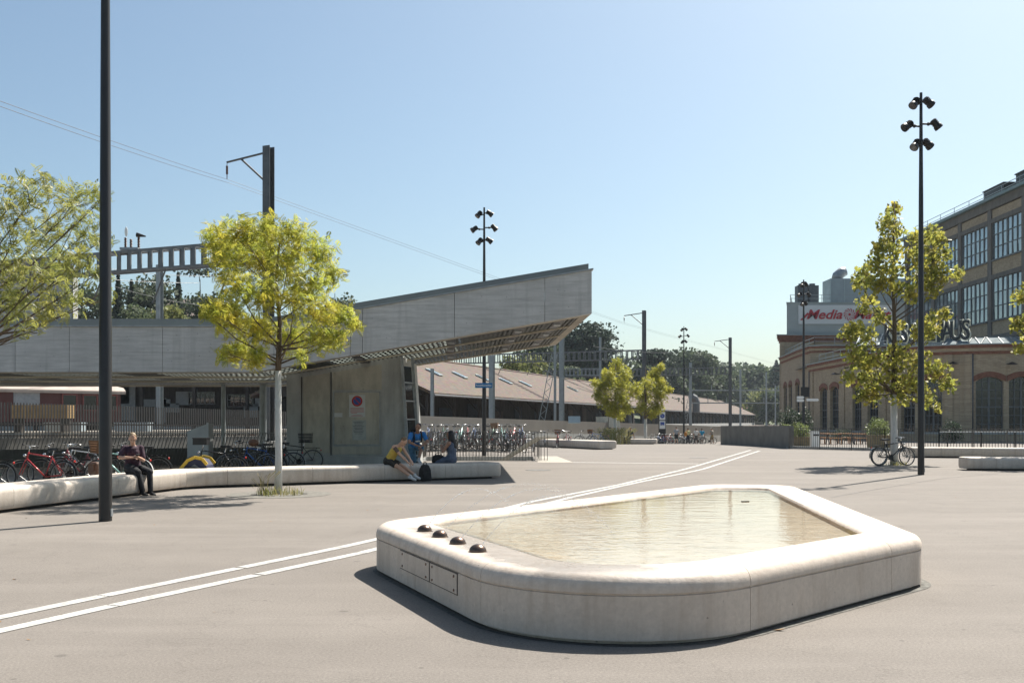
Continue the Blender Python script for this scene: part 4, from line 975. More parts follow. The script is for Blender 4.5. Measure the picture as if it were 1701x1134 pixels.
# grey rooftop box with the store sign
SB = thing('rooftop_storey', 'pale grey rooftop storey with ducts and railing above the brick tower', 'building', (37, 132, 13)); ob = -Vector(SB.location)
sheet = M('pale_cladding', (0.37, 0.40, 0.39), 0.6, 0.1, 0.1, 0.5)
bx0 = ax(1307, 132); fp = [(bx0, 132), (bx0+24, 132), (bx0+24, 146), (bx0+4.2, 146)]
mb = MB(); mb.prism(fp, (0, 0, 13.03), (1, 0, 0), (0, 1, 0), (0, 0, 1), 4.28); o = mb.build('cladding', sheet, SB); o.location = ob
mb = MB(); mb.prism([(x-0.1*(k in (0, 3)), y-0.1*(k < 2)) for k, (x, y) in enumerate(fp)], (0, 0, 17.312), (1, 0, 0), (0, 1, 0), (0, 0, 1), 0.1); o = mb.build('roof_edge', zinc_lt, SB); o.location = ob
for k in range(7):
    mb = MB(); mb.box((ax(1390, 136)+1.9*k, 137.5, 19.3), (1.86, 3.5, 3.6)); o = mb.build('duct_unit', M('duct_sheet', (0.30, 0.34, 0.35), 0.5, 0.3, 0.1, 1), SB); o.location = ob
    mb = MB(); mb.box((ax(1390, 136)+1.9*k-0.93, 135.72, 19.3), (0.08, 0.06, 3.6)); o = mb.build('duct_seam', zinc_lt, SB); o.location = ob
mb = MB(); mb.tube([(ax(1394, 136), 137, 21.1), (ax(1394, 136)+0.1, 137, 21.6), (ax(1396, 136)+0.5, 137, 22.1), (ax(1400, 136)+0.7, 137, 22.3)], [0.75, 0.75, 0.72, 0.62], 12); o = mb.build('exhaust_cowl', galv, SB, smooth=True); o.location = ob
for k, px in enumerate((1333, 1351)):
    x = ax(px, 134); mb = MB(); mb.box((x, 134.5, 18.7), (1.35, 1.5, 2.4)); mb.box((x, 133.7, 18.3), (1.1, 0.12, 1.2)); mb.lathe([(0.4, 0), (0.4, 0.3), (0.1, 0.32)], (x, 134.5, 19.9), 12); o = mb.build('cooling_unit', M('unit_grey', (0.10, 0.11, 0.115), 0.6, 0.2), SB); o.location = ob
roof_rail(SB, ob, [(ax(1316, 140), 140), (ax(1313, 132.5), 132.5), (ax(1520, 132.5), 132.5)], 17.4, 1.05, 2.0)
SG = thing('store_sign', 'white store sign board with red slanted lettering and swirl on grey storey', 'sign', (ax(1326, 131.95), 131.95, az(523, 131.95)))
mb = MB(); mb.box((6.45, -0.06, 0.05), (12.9, 0.1, 2.5)); mb.build('sign_board', M('sign_board_white', (0.66, 0.67, 0.66), 0.5, var=0.04), SG)
sred = M('sign_letter_red', (0.42, 0.022, 0.035), 0.45, var=0.08)
for txt, x, sz in (('Media', 3.35, 1.75), ('Markt', 9.6, 1.75)):
    o = link('lettering', text_mesh(txt, sz*1.12, 0.08, shear=0.32, bold=0.035), sred, SG); o.location = (x, -0.16, 0.0); o.rotation_euler = (R(90), 0, 0); o.scale = (1.0, 0.88, 1)
mb = MB(); mb.add([(0.2, -0.17, -0.70), (0.62, -0.17, -0.70), (1.35, -0.17, 0.15), (1.18, -0.17, 0.3)], [(0, 1, 2, 3)]); mb.build('letter_stroke', sred, SG)
sw = MB()
for k in range(12):
    a0 = 2*math.pi*k/12; L_, Rr = [], []
    for i in range(7):
        r = 0.16+0.64*i/6; aa = a0+0.9*(i/6); wd = 0.05+0.16*(i/6)
        L_.append((6.75+r*math.cos(aa-wd/2*1.6), -0.17, 0.05+r*math.sin(aa-wd/2*1.6))); Rr.append((6.75+r*math.cos(aa+wd/2), -0.17, 0.05+r*math.sin(aa+wd/2)))
    n0 = len(sw.v); sw.v += L_+Rr; sw.f += [(n0+i, n0+7+i, n0+8+i, n0+i+1) for i in range(6)]
sw.add([(6.75+0.17*math.cos(k*0.52), -0.172, 0.05+0.17*math.sin(k*0.52)) for k in range(12)], [tuple(range(12))]); sw.build('swirl', sred, SG)

# ================================================================== TALL FACTORY
FB = thing('factory_block', 'tall brick and concrete factory with large gridded windows behind the hall', 'building', (48, 100, 0)); of = -Vector(FB.location)
FX = 48.0; bays = [121.0, 113.4, 106.6, 99.9, 93.2, 86.5, 79.9]; ztop = 23.6
rowsz = [(17.7, 21.4), (11.7, 15.8), (6.0, 9.8), (0.5, 4.2)]
pm_ = MB(); pm_.box((0, 0, 0), (0.03, 1, 1)); pane_me = pm_.mesh('pane'); pane_me.materials.append(glass_b)
for k, (y1, y0) in enumerate(zip(bays, bays[1:])):
    mb = MB(); mb.box((FX+0.33, y1, ztop/2), (0.9, 0.8, ztop)); o = mb.build('column', cframe, FB); o.location = of
    lv = [ztop-0.9]
    for (s, h) in rowsz: lv += [h, s]
    lv += [-0.3]
    for i in range(0, len(lv)-1, 2):           # brick spandrels framed by concrete beams
        mb = MB(); mb.prism([(y0+0.4, lv[i+1]+0.02), (y1-0.4, lv[i+1]+0.02), (y1-0.4, lv[i]-0.02), (y0+0.4, lv[i]-0.02)], (FX, 0, 0), (0, 1, 0), (0, 0, 1), (1, 0, 0), 0.4); o = mb.build('spandrel', brick, FB); o.location = of
        for z in ((lv[i+1]+0.2,) if i == 0 else (lv[i+1]+0.2, )):
            mb = MB(); mb.box((FX+0.1, (y0+y1)/2, z), (0.5, y1-y0-0.82, 0.42)); o = mb.build('beam', cframe, FB); o.location = of
    for r, (s, h) in enumerate(rowsz[:2]):
        ya, yb = y0+0.5, y1-0.5; nc, nr = 6, 3; wp = (yb-ya)/nc; hp = (h-s)/nr
        fr = MB()
        for c in range(nc+1): fr.bar((FX+0.05, ya+c*wp, s), (FX+0.05, ya+c*wp, h), 0.22 if c == 3 else 0.1, 0.1)
        for c in range(nr+1): fr.bar((FX+0.04, ya, s+c*hp), (FX+0.04, yb, s+c*hp), 0.1, 0.1 if c in (0, nr) else 0.07)
        fr.bar((FX-0.05, ya-0.1, s-0.1), (FX-0.05, yb+0.1, s-0.1), 0.3, 0.1)
        wf = fr.build('window', frame_m, FB); wf.location = of
        for c in range(nc):
            for q in range(nr):
                o = bpy.data.objects.new('pane', pane_me); COL.objects.link(o); o.parent = wf
                o.location = (FX+0.09, ya+(c+0.5)*wp, s+(q+0.5)*hp); o.scale = (1, wp-0.06, hp-0.05); o.rotation_euler = (0, R(random.gauss(0, 0.8)), R(random.gauss(0, 0.8)))
    for r, (s, h) in enumerate(rowsz[2:]):
        mb = MB(); mb.box((FX+0.3, (y0+y1)/2, (s+h)/2), (0.05, y1-y0-0.9, h-s)); o = mb.build('window', glass_b, FB); o.location = of
mb = MB(); mb.box((FX+0.33, 79.5, ztop/2), (0.9, 0.8, ztop)); o = mb.build('column', cframe, FB); o.location = of
mb = MB(); mb.box((FX+0.1, 100.4, ztop-0.42), (0.62, 42.2, 0.84)); o = mb.build('top_beam', cframe, FB); o.location = of
mb = MB(); mb.box((FX+7.2, 100.4, ztop+0.16), (15.6, 43.4, 0.3)); o = mb.build('roof_slab', M('roof_edge_teal', (0.16, 0.215, 0.21), 0.5, 0.2), FB); o.location = of
mb = MB(); mb.box((FX+7.9, 100.4, ztop/2-0.5), (14.5, 41.6, ztop-1.0)); o = mb.build('core', M('dim_interior', (0.10, 0.105, 0.105), 0.9), FB); o.location = of
for (y0, y1, h) in ((100.2, 104.5, 1.7), (92.4, 97.8, 1.9), (90, 92.3, 1.5)):
    mb = MB(); mb.box((FX+2.6, (y0+y1)/2, ztop+0.3+h/2), (2.2, y1-y0, h)); mb.box((FX+2.6, (y0+y1)/2, ztop+0.3+h+0.05), (2.4, y1-y0+0.2, 0.1)); o = mb.build('rooftop_unit', dark_metal, FB); o.location = of
roof_rail(FB, of, [(FX+0.2, 119), (FX+0.2, 84)], ztop+0.3, 0.95, 3.2)

# ================================================================== TERRACE FURNITURE
hedge_leaf = mat_leaf('hedge_leaf', ((0.07, 0.11, 0.02), (0.11, 0.16, 0.03), (0.16, 0.2, 0.05)), (0.22, 0.22, 0.05), 0.5)
dark_leaf = mat_leaf('dark_leaf', ((0.012, 0.03, 0.012), (0.02, 0.045, 0.016), (0.03, 0.06, 0.02)), (0.04, 0.06, 0.02), 0.3, 0.3)
QUAD_V = np.array([[-0.5, 0, 0], [0, -0.28, 0.03], [0.5, 0, 0], [0, 0.28, 0.03]]); QUAD_F = np.array([[0, 1, 2, 3]])
def shrub(name, label, x, y, w, h, mat, n=900, leaf=0.11, pot=None, grp=None):
    th = thing(name, label, 'plant', (x, y, 0), 0, grp); z0 = 0.0
    if pot: mb = MB(); mb.box((0, 0, pot/2), (w*0.8, w*0.8, pot)); mb.box((0, 0, pot), (w*0.86, w*0.86, 0.06)); mb.build('planter', M('planter_wood', (0.22, 0.17, 0.09), 0.8, 0, 0.3, 4), th); z0 = pot
    mb = MB()
    for k in range(7): a = k*0.9; mb.tube([(0.1*math.cos(a), 0.1*math.sin(a), z0*0.9), (w*0.3*math.cos(a), w*0.3*math.sin(a), z0+(h-z0)*0.8)], [0.02, 0.006], 5)
    mb.build('stems', bark, th)
    p = rng.normal(size=(n, 3)); p /= np.linalg.norm(p, axis=1)[:, None]; p *= (rng.random(n)**0.35)[:, None]
    lob = 1+0.18*np.sin(p[:, 0]*5+p[:, 2]*4)+0.15*np.sin(p[:, 1]*7)
    P = np.stack([p[:, 0]*w/2*lob, p[:, 1]*w/2*lob, z0*0.75+(p[:, 2]*lob*0.5+0.5)*(h-z0*0.75)], 1)
    V, Fc = scatter(QUAD_V, QUAD_F, P, rand_rot(n, 0.3), leaf*rng.uniform(0.7, 1.3, n)); link('foliage', np_mesh('foliage', V, Fc), mat, th); return th
shrub('planter_shrub', 'bushy light green shrub in a planter against the terrace railing', ax(1460, 61), 61, 1.35, 1.85, hedge_leaf, 1600, 0.1, 0.75)
shrub('planter_shrub', 'light green planter shrub beside the low concrete wall', ax(1330, 64), 64, 1.3, 1.55, hedge_leaf, 1400, 0.1, 0.6)
shrub('planter_shrub', 'pale green planter shrub half hidden by the low concrete wall', ax(1309, 68), 68, 1.6, 1.45, hedge_leaf, 1400, 0.1, 0.6)
shrub('round_bush', 'dark green round bush against the hall wall between arched windows', ax(1583, 74), 74, 1.5, 1.75, dark_leaf, 1500, 0.12)
for k, px in enumerate((1302, 1314, 1327, 1338)):
    shrub('clipped_yew', 'dark evergreen bush in the row at the left corner of the hall', ax(px, 90), 90, 1.5, 2.5+0.5*(k % 2), dark_leaf, 900, 0.16, grp='dark evergreens at the hall corner')
for k, px in enumerate((1392, 1406, 1520)): shrub('low_shrub', 'small dark low shrub at the foot of the hall', ax(px, 79+4*k), 79+4*k, 1.1, 1.1, dark_leaf, 500, 0.1, grp='low shrubs along the hall')
wood_o = M('orange_wood', (0.42, 0.20, 0.07), 0.6, 0, 0.25, 3, 0.1, 30, (8, 1, 1))
def table_set(name, label, x, y, w):
    th = thing(name, label, 'table', (x, y, 0), 0, 'wooden tables on the terrace')
    for k in range(4): mb = MB(); mb.box((0, -0.3+0.2*k, 0.74), (w, 0.185, 0.045)); mb.build('plank', wood_o, th)
    for sx in (-1, 1):
        mb = MB(); mb.bar((sx*w*0.42, -0.34, 0), (sx*w*0.42, -0.1, 0.715), 0.06); mb.bar((sx*w*0.42, 0.34, 0), (sx*w*0.42, 0.1, 0.715), 0.06); mb.build('trestle', fence_m, th)
    for sy in (-1, 1):
        mb = MB(); mb.box((0, sy*0.68, 0.45), (w, 0.26, 0.045)); mb.bar((-w*0.4, sy*0.68, 0), (-w*0.4, sy*0.68, 0.43), 0.05); mb.bar((w*0.4, sy*0.68, 0), (w*0.4, sy*0.68, 0.43), 0.05); mb.build('seat', wood_o, th)
for k, px in enumerate((1344, 1366, 1384, 1406, 1426)): table_set('terrace_table', 'orange wooden table with benches on the terrace behind the railing', ax(px, 70+2*(k % 2)), 70+2*(k % 2), 0.9)
th = thing('bar_table', 'long high bar table on thin legs behind the terrace railing', 'table', (ax(1565, 56), 56, 0))
mb = MB(); mb.box((4, 0, 1.02), (8.2, 0.5, 0.05)); mb.build('table_top', M('bar_top', (0.5, 0.5, 0.48), 0.4), th)
for k in range(5): mb = MB(); mb.bar((0.3+1.9*k, 0, 0), (0.3+1.9*k, 0, 0.995), 0.06); mb.build('leg', dark_metal, th)
th = thing('litter_bin', 'slim white litter bin behind the terrace railing', 'bin', (ax(1354, 60), 60, 0))
mb = MB(); mb.box((0, 0, 0.5), (0.5, 0.4, 1.0)); mb.build('body', white_paint, th); mb = MB(); mb.box((0, -0.205, 0.8), (0.34, 0.02, 0.1)); mb.build('slot', black, th); mb = MB(); mb.box((0, 0, 1.02), (0.54, 0.44, 0.04)); mb.build('lid', galv, th)

# ================================================================== LAMP POSTS
def floodlight(th, p, az_, tilt, arm):
    """spot head: clamp, arm, barrel, cap"""
    d_ = Vector((math.cos(az_), math.sin(az_), 0)); a = Vector(p); b = a+d_*arm
    mb = MB(); mb.tube([a, b], 0.03, 8); mb.ell(a+d_*arm*0.5, (0.055, 0.055, 0.055), 8, 6); h = mb.build('lamp_arm', dark_metal, th)
    f = (d_*math.cos(tilt)+Vector((0, 0, -math.sin(tilt)))).normalized()
    mb = MB(); c = b+Vector((0, 0, 0.0)); mb.tube([c-f*0.17, c-f*0.155, c+f*0.04, c+f*0.07, c+f*0.16], [0.06, 0.095, 0.105, 0.128, 0.132], 12); hd = mb.build('floodlight', dark_metal, th, angle=40)
    mb = MB(); mb.tube([c+f*0.161, c+f*0.167], 0.115, 12); mb.build('lens', glass_d, hd)
    for k in range(3): mb = MB(); q = c-f*(0.12-0.05*k); mb.tube([q, q+f*0.012], 0.118, 10); mb.build('cooling_fin', dark_metal, hd)
def lamp(label, x, y, h=11.5, rot=0.0, r=0.092, grp='tall floodlight poles around the square'):
    g = gz(x, y); th = thing('lamp_post', label, 'lamp post', (x, y, g), 0, grp)
    mb = MB(); mb.tube([(0, 0, -0.05), (0, 0, 3.2), (0, 0, 3.21), (0, 0, h*0.72), (0, 0, h)], [r*1.05, r, r*0.97, r*0.72, r*0.45], 16); mb.build('pole', pole_paint, th, angle=40)
    mb = MB(); mb.box((r*0.98, 0.0, 0.14), (0.03, 0.07, 0.12)); mb.build('service_door', galv, th)
    for k, (z, da, arm) in enumerate(((h-0.30, 0.12, 0.26), (h-0.98, 0.0, 0.46), (h-1.55, 0.16, 0.24))):
        for s in (0, 1): floodlight(th, (0, 0, z+0.04*(1-2*s)), rot+da*1.9+math.pi*s+0.2*s, 0.6+0.25*((k+s) % 2), arm)
    return th
lamp('dark lamp post standing nearest the angled limestone bench', ax(175, 16.04), 16.04, 11.5, 0.4, 0.097)
lamp('tall dark floodlight post beside the tree with leaning bicycles', ax(1530, 30.0), 30.0, 11.5, 0.05)
lamp('floodlight post with blue street name sign behind the stair railing', ax(803.5, 45.5), 46.3, 11.55, 0.0)
lamp('thin far floodlight post near the row of far bicycles', ax(1136, 102), 102, 12.1, 0.2)
lp4 = lamp('floodlight post carrying white direction signs before the hall', ax(1335, 66), 66, 11.0, 0.5)
p = Vector((ax(803.5, 45.5), 46.3-0.12, az(640, 46.3)))
SN = thing('street_name_sign', 'blue street name plate with white lettering on the post', 'sign', tuple(p))
mb = MB(); mb.box((-0.02, 0, 0), (0.80, 0.02, 0.23)); mb.build('plate', M('street_sign_blue', (0.015, 0.13, 0.32), 0.4, var=0.08), SN)
o = link('lettering', text_mesh('Kesselhausplatz', 0.115, 0.004), white_paint, SN); o.location = (-0.02, -0.014, 0); o.rotation_euler = (R(90), 0, 0)
DS = thing('direction_signs', 'white arrow signs and dark box fixed to the lamp post before the hall', 'sign', (ax(1335, 66), 65.85, 0))
mb = MB(); mb.box((0.05, 0, az(651, 66)), (0.56, 0.1, 0.66)); mb.build('dark_box', black, DS)
for dx, y, w in ((-0.30, 660, 0.42), (-0.3, 665, 0.42), (0.5, 664, 0.75)):
    mb = MB(); z = az(y, 66); mb.add([(dx-w/2, -0.08, z-0.085), (dx+w/2, -0.08, z-0.085), (dx+w/2+0.07, -0.08, z), (dx+w/2, -0.08, z+0.085), (dx-w/2, -0.08, z+0.085)], [(0, 1, 2, 3, 4)])
    mb.box((dx, -0.05, z), (w, 0.03, 0.16)); mb.build('arrow_plate', white_paint, DS)

# ================================================================== RAILWAY MASTS AND GANTRIES
def ibeam(mb, p, h, w, dirv):
    """H-section mast"""
    t = Vector((*dirv, 0)).normalized(); n = Vector((-t.y, t.x, 0)); p = Vector(p)
    for s in (-1, 1):
        c = p+t*s*(w/2-0.014); mb.prism([(-w/2, 0), (w/2, 0), (w/2, h), (-w/2, h)], c-t*0.012, n, (0, 0, 1), t, 0.024)
    mb.prism([(-w/2+0.03, 0), (w/2-0.03, 0), (w/2-0.03, h), (-w/2+0.03, h)], p-n*0.01, t, (0, 0, 1), n, 0.02)
TD = (0.38, 0.925); GD = Vector((-0.925, 0.38, 0))
gantry_m = M('gantry_steel', (0.15, 0.16, 0.165), 0.55, 0.3, 0.2, 3)
def mast(label, x, y, ztop, w=0.36, bracket=True, gantry=None, mat=mast_steel, lamps=True, z0=0.3):
    th = thing('catenary_mast', label, 'mast', (x, y, z0), 0, 'overhead line masts along the tracks')
    mb = MB(); ibeam(mb, (0, 0, 0), ztop-z0, w, TD); mb.build('post', mat, th)
    mb = MB(); mb.box((0, 0, 0.15), (0.8, 0.8, 0.5)); mb.build('footing', concrete2, th)
    if bracket:
        a = Vector((0, 0, ztop-z0-0.25)); e_ = a+GD*2.35+Vector((0, 0, -0.25)); b = Vector((0, 0, ztop-z0-1.75)); m_ = a.lerp(e_, 0.66)
        for nm, q, r_ in (('cantilever_arm', e_, a), ('strut', m_, b)): mb = MB(); mb.tube([q, r_], 0.05, 8); mb.build(nm, mast_steel, th)
        mb = MB(); mb.tube([e_, e_+Vector((0, 0, -0.15)), e_+Vector((0, 0, -0.18)), e_+Vector((0, 0, -0.55)), e_+Vector((0, 0, -0.58)), e_+Vector((0, 0, -0.8))], [0.015, 0.015, 0.055, 0.055, 0.02, 0.02], 8); mb.build('insulator', M('insulator_brown', (0.10, 0.05, 0.035), 0.3), th)
    if gantry:
        zg, L_, hb = gantry; mb = MB(); side = Vector((*TD, 0))*0.3
        for s in (-1, 1):
            for z in (zg-z0, zg-z0+hb): mb.bar(GD*0.1+side*s+Vector((0, 0, z)), GD*L_+side*s+Vector((0, 0, z)), 0.09, 0.11)
        mb.build('gantry_chords', gantry_m, th)
        n = int(L_/0.64)
        for k in range(n+1):
            mb = MB(); q = GD*(0.1+(L_-0.1)*k/n)
            for s in (-1, 1): mb.bar(q+side*s+Vector((0, 0, zg-z0)), q+side*s+Vector((0, 0, zg-z0+hb)), 0.12)
            mb.bar(q-side+Vector((0, 0, zg-z0+hb-0.06)), q+side+Vector((0, 0, zg-z0+hb-0.06)), 0.07)
            mb.build('gantry_post', gantry_m, th)
            if k % 6 == 3: mb = MB(); mb.tube([q+Vector((0, 0, zg-z0)), q+GD*0.8+Vector((0, 0, zg-z0-1.6))], 0.04, 6); mb.build('drop_bracket', mast_steel, th)
    return th
m1 = mast('heavy overhead line mast with side bracket rising behind the canopy', ax(446, 46), 46, 14.3, 0.39, True, (az(434, 46), 21, 0.95))
mast('overhead line mast with ladder gantry behind the two yellow trees', ax(1070, 113.5), 113.5, 14.25, 0.40, True, (az(596, 113.5), 34, 1.0), z0=0)
mast('far overhead line mast with bracket beyond the bicycles', ax(1213, 150), 150, 14.25, 0.42, True, (az(621, 150), 30, 1.0), z0=0)
for px, D, y, w, lb, mt in ((817, 84, 590, 0.4, 'pale mast before the tiled shed, beside the street sign post', mast_lt), (718, 78, 612, 0.22, 'thin pale mast before the open shed gable', mast_lt),
        (933, 98, 545, 0.42, 'broad pale mast before the middle of the tiled shed', mast_lt), (922, 96, 560, 0.2, 'slim mast standing close beside the broad pale mast', mast_lt),
        (997, 150, 560, 0.3, 'slim mast rising behind the left yellow tree', mast_lt), (1147, 165, 602, 0.4, 'mast with ladder beside the far shed', mast_lt),
        (1230, 230, 613, 0.4, 'thin mast standing near the end of the far shed', mast_lt), (1273, 280, 618, 0.4, 'most distant thin mast before the wooded hill', mast_lt), (1288, 330, 640, 0.4, 'short distant mast close to the brick hall corner', mast_lt), (265, 78, 440, 0.4, 'lattice mast under the gantry behind the canopy roof', mast_lt), (118, 110, 440, 0.3, 'thin mast seen through the feathery tree by the lamp post', mast_lt)):
    mast(lb, ax(px, D), D, az(y, D), w, False, None, mt)
# lattice raking struts
def lattice(label, p, q, w):
    th = thing('lattice_strut', label, 'strut', tuple(p)); p, q = Vector(p), Vector(q); d_ = q-p; x = Vector((w, 0, 0)); mb = MB()
    for s in (-0.5, 0.5): mb.bar(x*s, d_+x*s, 0.07)
    n = 12
    for k in range(n): mb.bar(d_*(k/n)+x*(-0.5 if k % 2 else 0.5), d_*((k+1)/n)+x*(0.5 if k % 2 else -0.5), 0.045)
    mb.build('lattice', mast_lt, th); return th
lattice('raking lattice strut leaning before the tiled shed', (ax(900, 97), 97, az(698, 97)), (ax(921, 97), 97, az(588, 97)), 0.55)
lattice('raking ladder strut leaning against the far mast', (ax(1137, 160), 160, az(705, 160)), (ax(1147, 160), 160, az(655, 160)), 0.5)
for lb, y, px0, px1, D, h in (('upper long signal beam crossing before the wooded hill', 648, 1145, 1330, 170, 0.35), ('lower long signal beam crossing before the far shed roof', 669, 1145, 1300, 168, 0.35), ('small ladder gantry behind the shed ridge', 623, 940, 1000, 152, 1.0)):
    th = thing('signal_beam', lb, 'beam', (ax(px0, D), D, az(y, D))); mb = MB(); L_ = ax(px1, D)-ax(px0, D); mb.bar((0, 0, 0), (L_, 0, 0), 0.25, 0.2 if h < 0.9 else 0.12)
    if h > 0.9: mb.bar((0, 0, h), (L_, 0, h), 0.25, 0.12); [mb.bar((L_*k/9, 0, 0), (L_*k/9, 0, h), 0.12) for k in range(10)]
    else: [mb.bar((L_*k/5, 0, 0), (L_*k/5, 0, 0.9), 0.1) for k in range(6)]
    mb.build('beam', mast_lt, th)
# switch gear on the gantry
th = thing('gantry_switch', 'insulator switch with pale disc standing on the gantry beam', 'switch', (ax(213, 49), 49.3, az(415, 49)))
mb = MB(); mb.box((0, 0, 0.08), (0.9, 0.5, 0.12)); mb.build('tray', galv, th)
for x, h in ((-0.25, 0.7), (0.02, 0.6), (0.4, 0.75)):
    mb = MB(); prof_ = [(0.05, 0.12)]; k = 0
    while 0.14+k*0.08 < h: prof_ += [(0.08, 0.14+k*0.08), (0.04, 0.18+k*0.08)]; k += 1
    mb.lathe(prof_, (x, 0, 0), 8); mb.build('insulator', M('insulator_brown', (0.10, 0.05, 0.035), 0.3), th)
mb = MB(); mb.ell((-0.22, 0, 0.95), (0.08, 0.04, 0.24)); mb.build('disc', white_paint, th, smooth=True); mb = MB(); mb.tube([(0.3, 0, 0.8), (0.75, 0, 0.72)], [0.12, 0.03], 8); mb.build('horn', dark_metal, th)
# overhead feeder wires
def wire(label, P, sag=0.6, r=0.009):
    mb = MB()
    for a, b in zip(P, P[1:]):
        a, b = Vector(a), Vector(b); mb.tube([a.lerp(b, k/10)-Vector((0, 0, 4*sag*(k/10)*(1-k/10))) for k in range(11)], r, 5, False)
    tag(mb.build('overhead_wire', M('wire', (0.05, 0.055, 0.06), 0.5, 0.5)), label, 'wire', 'overhead feeder wires')
def brk(x, y, z): return Vector((x, y, z))+GD*2.35-Vector((0, 0, 1.3))
B1, B2, B3 = brk(ax(446, 46), 46, 14.3), brk(ax(1070, 113.5), 113.5, 14.25), brk(ax(1213, 150), 150, 14.25)
D0 = 30.0; A0 = Vector((ax(0, 27), 27, az(168, 27))); A1 = A0+(A0-B1)*1.2+Vector((0, 0, 1))
B4 = B3+Vector((22, 42, -0.5))
wire('upper of the paired feeder wires sloping across the sky', [A1, A0, B1, B2, B3, B4], 0.05)
wire('lower of the paired feeder wires sloping across the sky', [q+Vector((0.05, 0, -0.16)) for q in (A1, A0, B1, B2, B3, B4)], 0.07)
for k, (px0, y0, px1, y1) in enumerate(((180, 446, 360, 458), (190, 476, 345, 508), (60, 452, 330, 470), (985, 575, 1120, 585), (860, 585, 960, 640))):
    wire('thin contact wire strung low over the tracks', [(ax(px0, 75), 75, az(y0, 75)), (ax(px1, 88), 88, az(y1, 88))], 0.2, 0.02)

# ================================================================== SHEDS, WAGON, FAR BUILDINGS
SD = Vector((0.34, 0.94, 0)).normalized(); SN_ = Vector((-SD.y, SD.x, 0))
def shed(label, x, y, L, ez, rise, half, hip_far=False, z0=0.2, lights=(), overh=2.2):
    th = thing('tiled_shed', label, 'shed', (x, y, 0)); e0 = Vector((0, 0, ez)); e1 = SD*L+e0; r0 = e0+SN_*half+Vector((0, 0, rise)); r1 = r0+SD*(L-(half*0.9 if hip_far else 0)); b0 = e0+SN_*2*half; b1 = e1+SN_*2*half
    mb = MB(); dn = Vector((0, 0, -0.28)); mb.add([e0, e1, r1, r0]+[v+dn for v in (e0, e1, r1, r0)], [(0, 1, 2, 3), (7, 6, 5, 4), (0, 4, 5, 1), (0, 3, 7, 4)]); mb.build('roof', tiles, th)
    mb = MB(); mb.add([b0, b1, r1, r0]+[v+dn for v in (b0, b1, r1, r0)], [(3, 2, 1, 0), (4, 5, 6, 7), (0, 4, 7, 3)])
    if hip_far: mb.add([e1, b1, r1], [(0, 1, 2)])
    mb.build('roof', tiles, th)
    mb = MB(); mb.tube([r0, r1], 0.16, 6); mb.build('ridge', tiles, th)
    mb = MB(); mb.tube([e0+Vector((0, 0, -0.2)), e1+Vector((0, 0, -0.2))], 0.1, 6); mb.build('gutter', mast_steel, th)
    w0 = SN_*overh*1.7; mb = MB(); zt_ = ez+rise*overh*1.7/half-0.35
    A = [w0, w0+SD*L]; mb.add([(A[0].x, A[0].y, z0), (A[1].x, A[1].y, z0), (A[1].x, A[1].y, zt_), (A[0].x, A[0].y, zt_)], [(0, 1, 2, 3)])
    wl_ = mb.build('wall', timber, th)
    n = max(3, int(L/7))
    for k in range(n):                       # doors, boards and lit openings
        p = w0+SD*(L*(k+0.3)/n)-SN_*0.06; w_ = random.uniform(1.6, 3.2); h_ = random.uniform(1.8, 2.6); cc = random.choice([(0.07, 0.05, 0.035), (0.03, 0.04, 0.05), (0.10, 0.06, 0.03), (0.02, 0.02, 0.02)])
        mb = MB(); mb.prism([(0, 0.9), (w_, 0.9), (w_, 0.9+h_), (0, 0.9+h_)], p, SD, (0, 0, 1), -SN_, 0.05); mb.build('door', M('shed_door_%d' % (int(cc[0]*1000)), cc, 0.8), th)
    for k in range(int(L/6)+1):
        q = SD*min(6*k+0.4, L-0.3)+SN_*0.9; mb = MB(); mb.bar(q+Vector((0, 0, z0)), q+Vector((0, 0, ez-0.1)), 0.22); mb.bar(q+Vector((0, 0, ez-1.5)), q+SN_*1.6+Vector((0, 0, ez+0.2)), 0.15); mb.build('post', timber, th)
    for u, v in lights:
        c = e0.lerp(e1, u).lerp(r0.lerp(r1, u), v); up = (r0-e0).normalized(); nn = up.cross(SD).normalized(); nn = nn if nn.z > 0 else -nn
        mb = MB(); mb.box(c+nn*0.1, (1.6, 0.9, 0.12), rot=Matrix((up, SD, nn)).transposed()); s_ = mb.build('roof_light', zinc_lt, th); mb = MB(); mb.box(c+nn*0.17, (1.35, 0.66, 0.02), rot=Matrix((up, SD, nn)).transposed()); mb.build('pane', glass_b, s_)
    # loading platform
    mb = MB(); q = [SN_*0.4, SN_*0.4+SD*L, w0+SD*L, w0]; mb.add([(v.x, v.y, 1.15) for v in q]+[(v.x, v.y, 0.1) for v in q], [(0, 1, 2, 3), (4, 5, 1, 0)]); mb.build('loading_platform', concrete2, th)
    if not hip_far:
        pass
    mb = MB(); g0 = e0+SD*0.8; mb.add([g0+SN_*1.2+Vector((0, 0, -0.2)), g0+SN_*(2*half-0.4)+Vector((0, 0, -0.2)), g0+SN_*half+Vector((0, 0, rise-0.4))], [(0, 1, 2)]); mb.build('gable', timber, th)
    return th
shed('long open freight shed with weathered brown tiled roof and roof lights', -6.6, 84.5, 92, 4.05, 4.1, 9.2, False, 0.2, [(0.12, 0.55), (0.19, 0.55), (0.26, 0.55), (0.33, 0.52), (0.40, 0.5), (0.62, 0.5)])
shed('further tiled shed with hipped end beyond the second yellow tree', ax(1098, 193), 193, 168, 4.0, 4.6, 9.5, True, 0.1, [(0.05, 0.5)])
th = thing('extract_duct', 'dark bent ventilation duct on the far shed roof', 'duct', (ax(1152, 196), 196, az(672, 196)))
mb = MB(); mb.tube([(0.5, 0, -1.5), (0.5, 0, 0.6), (0.2, 0, 1.2), (-0.5, -0.2, 1.5)], [0.75, 0.75, 0.8, 0.85], 10); mb.build('duct', mast_steel, th)
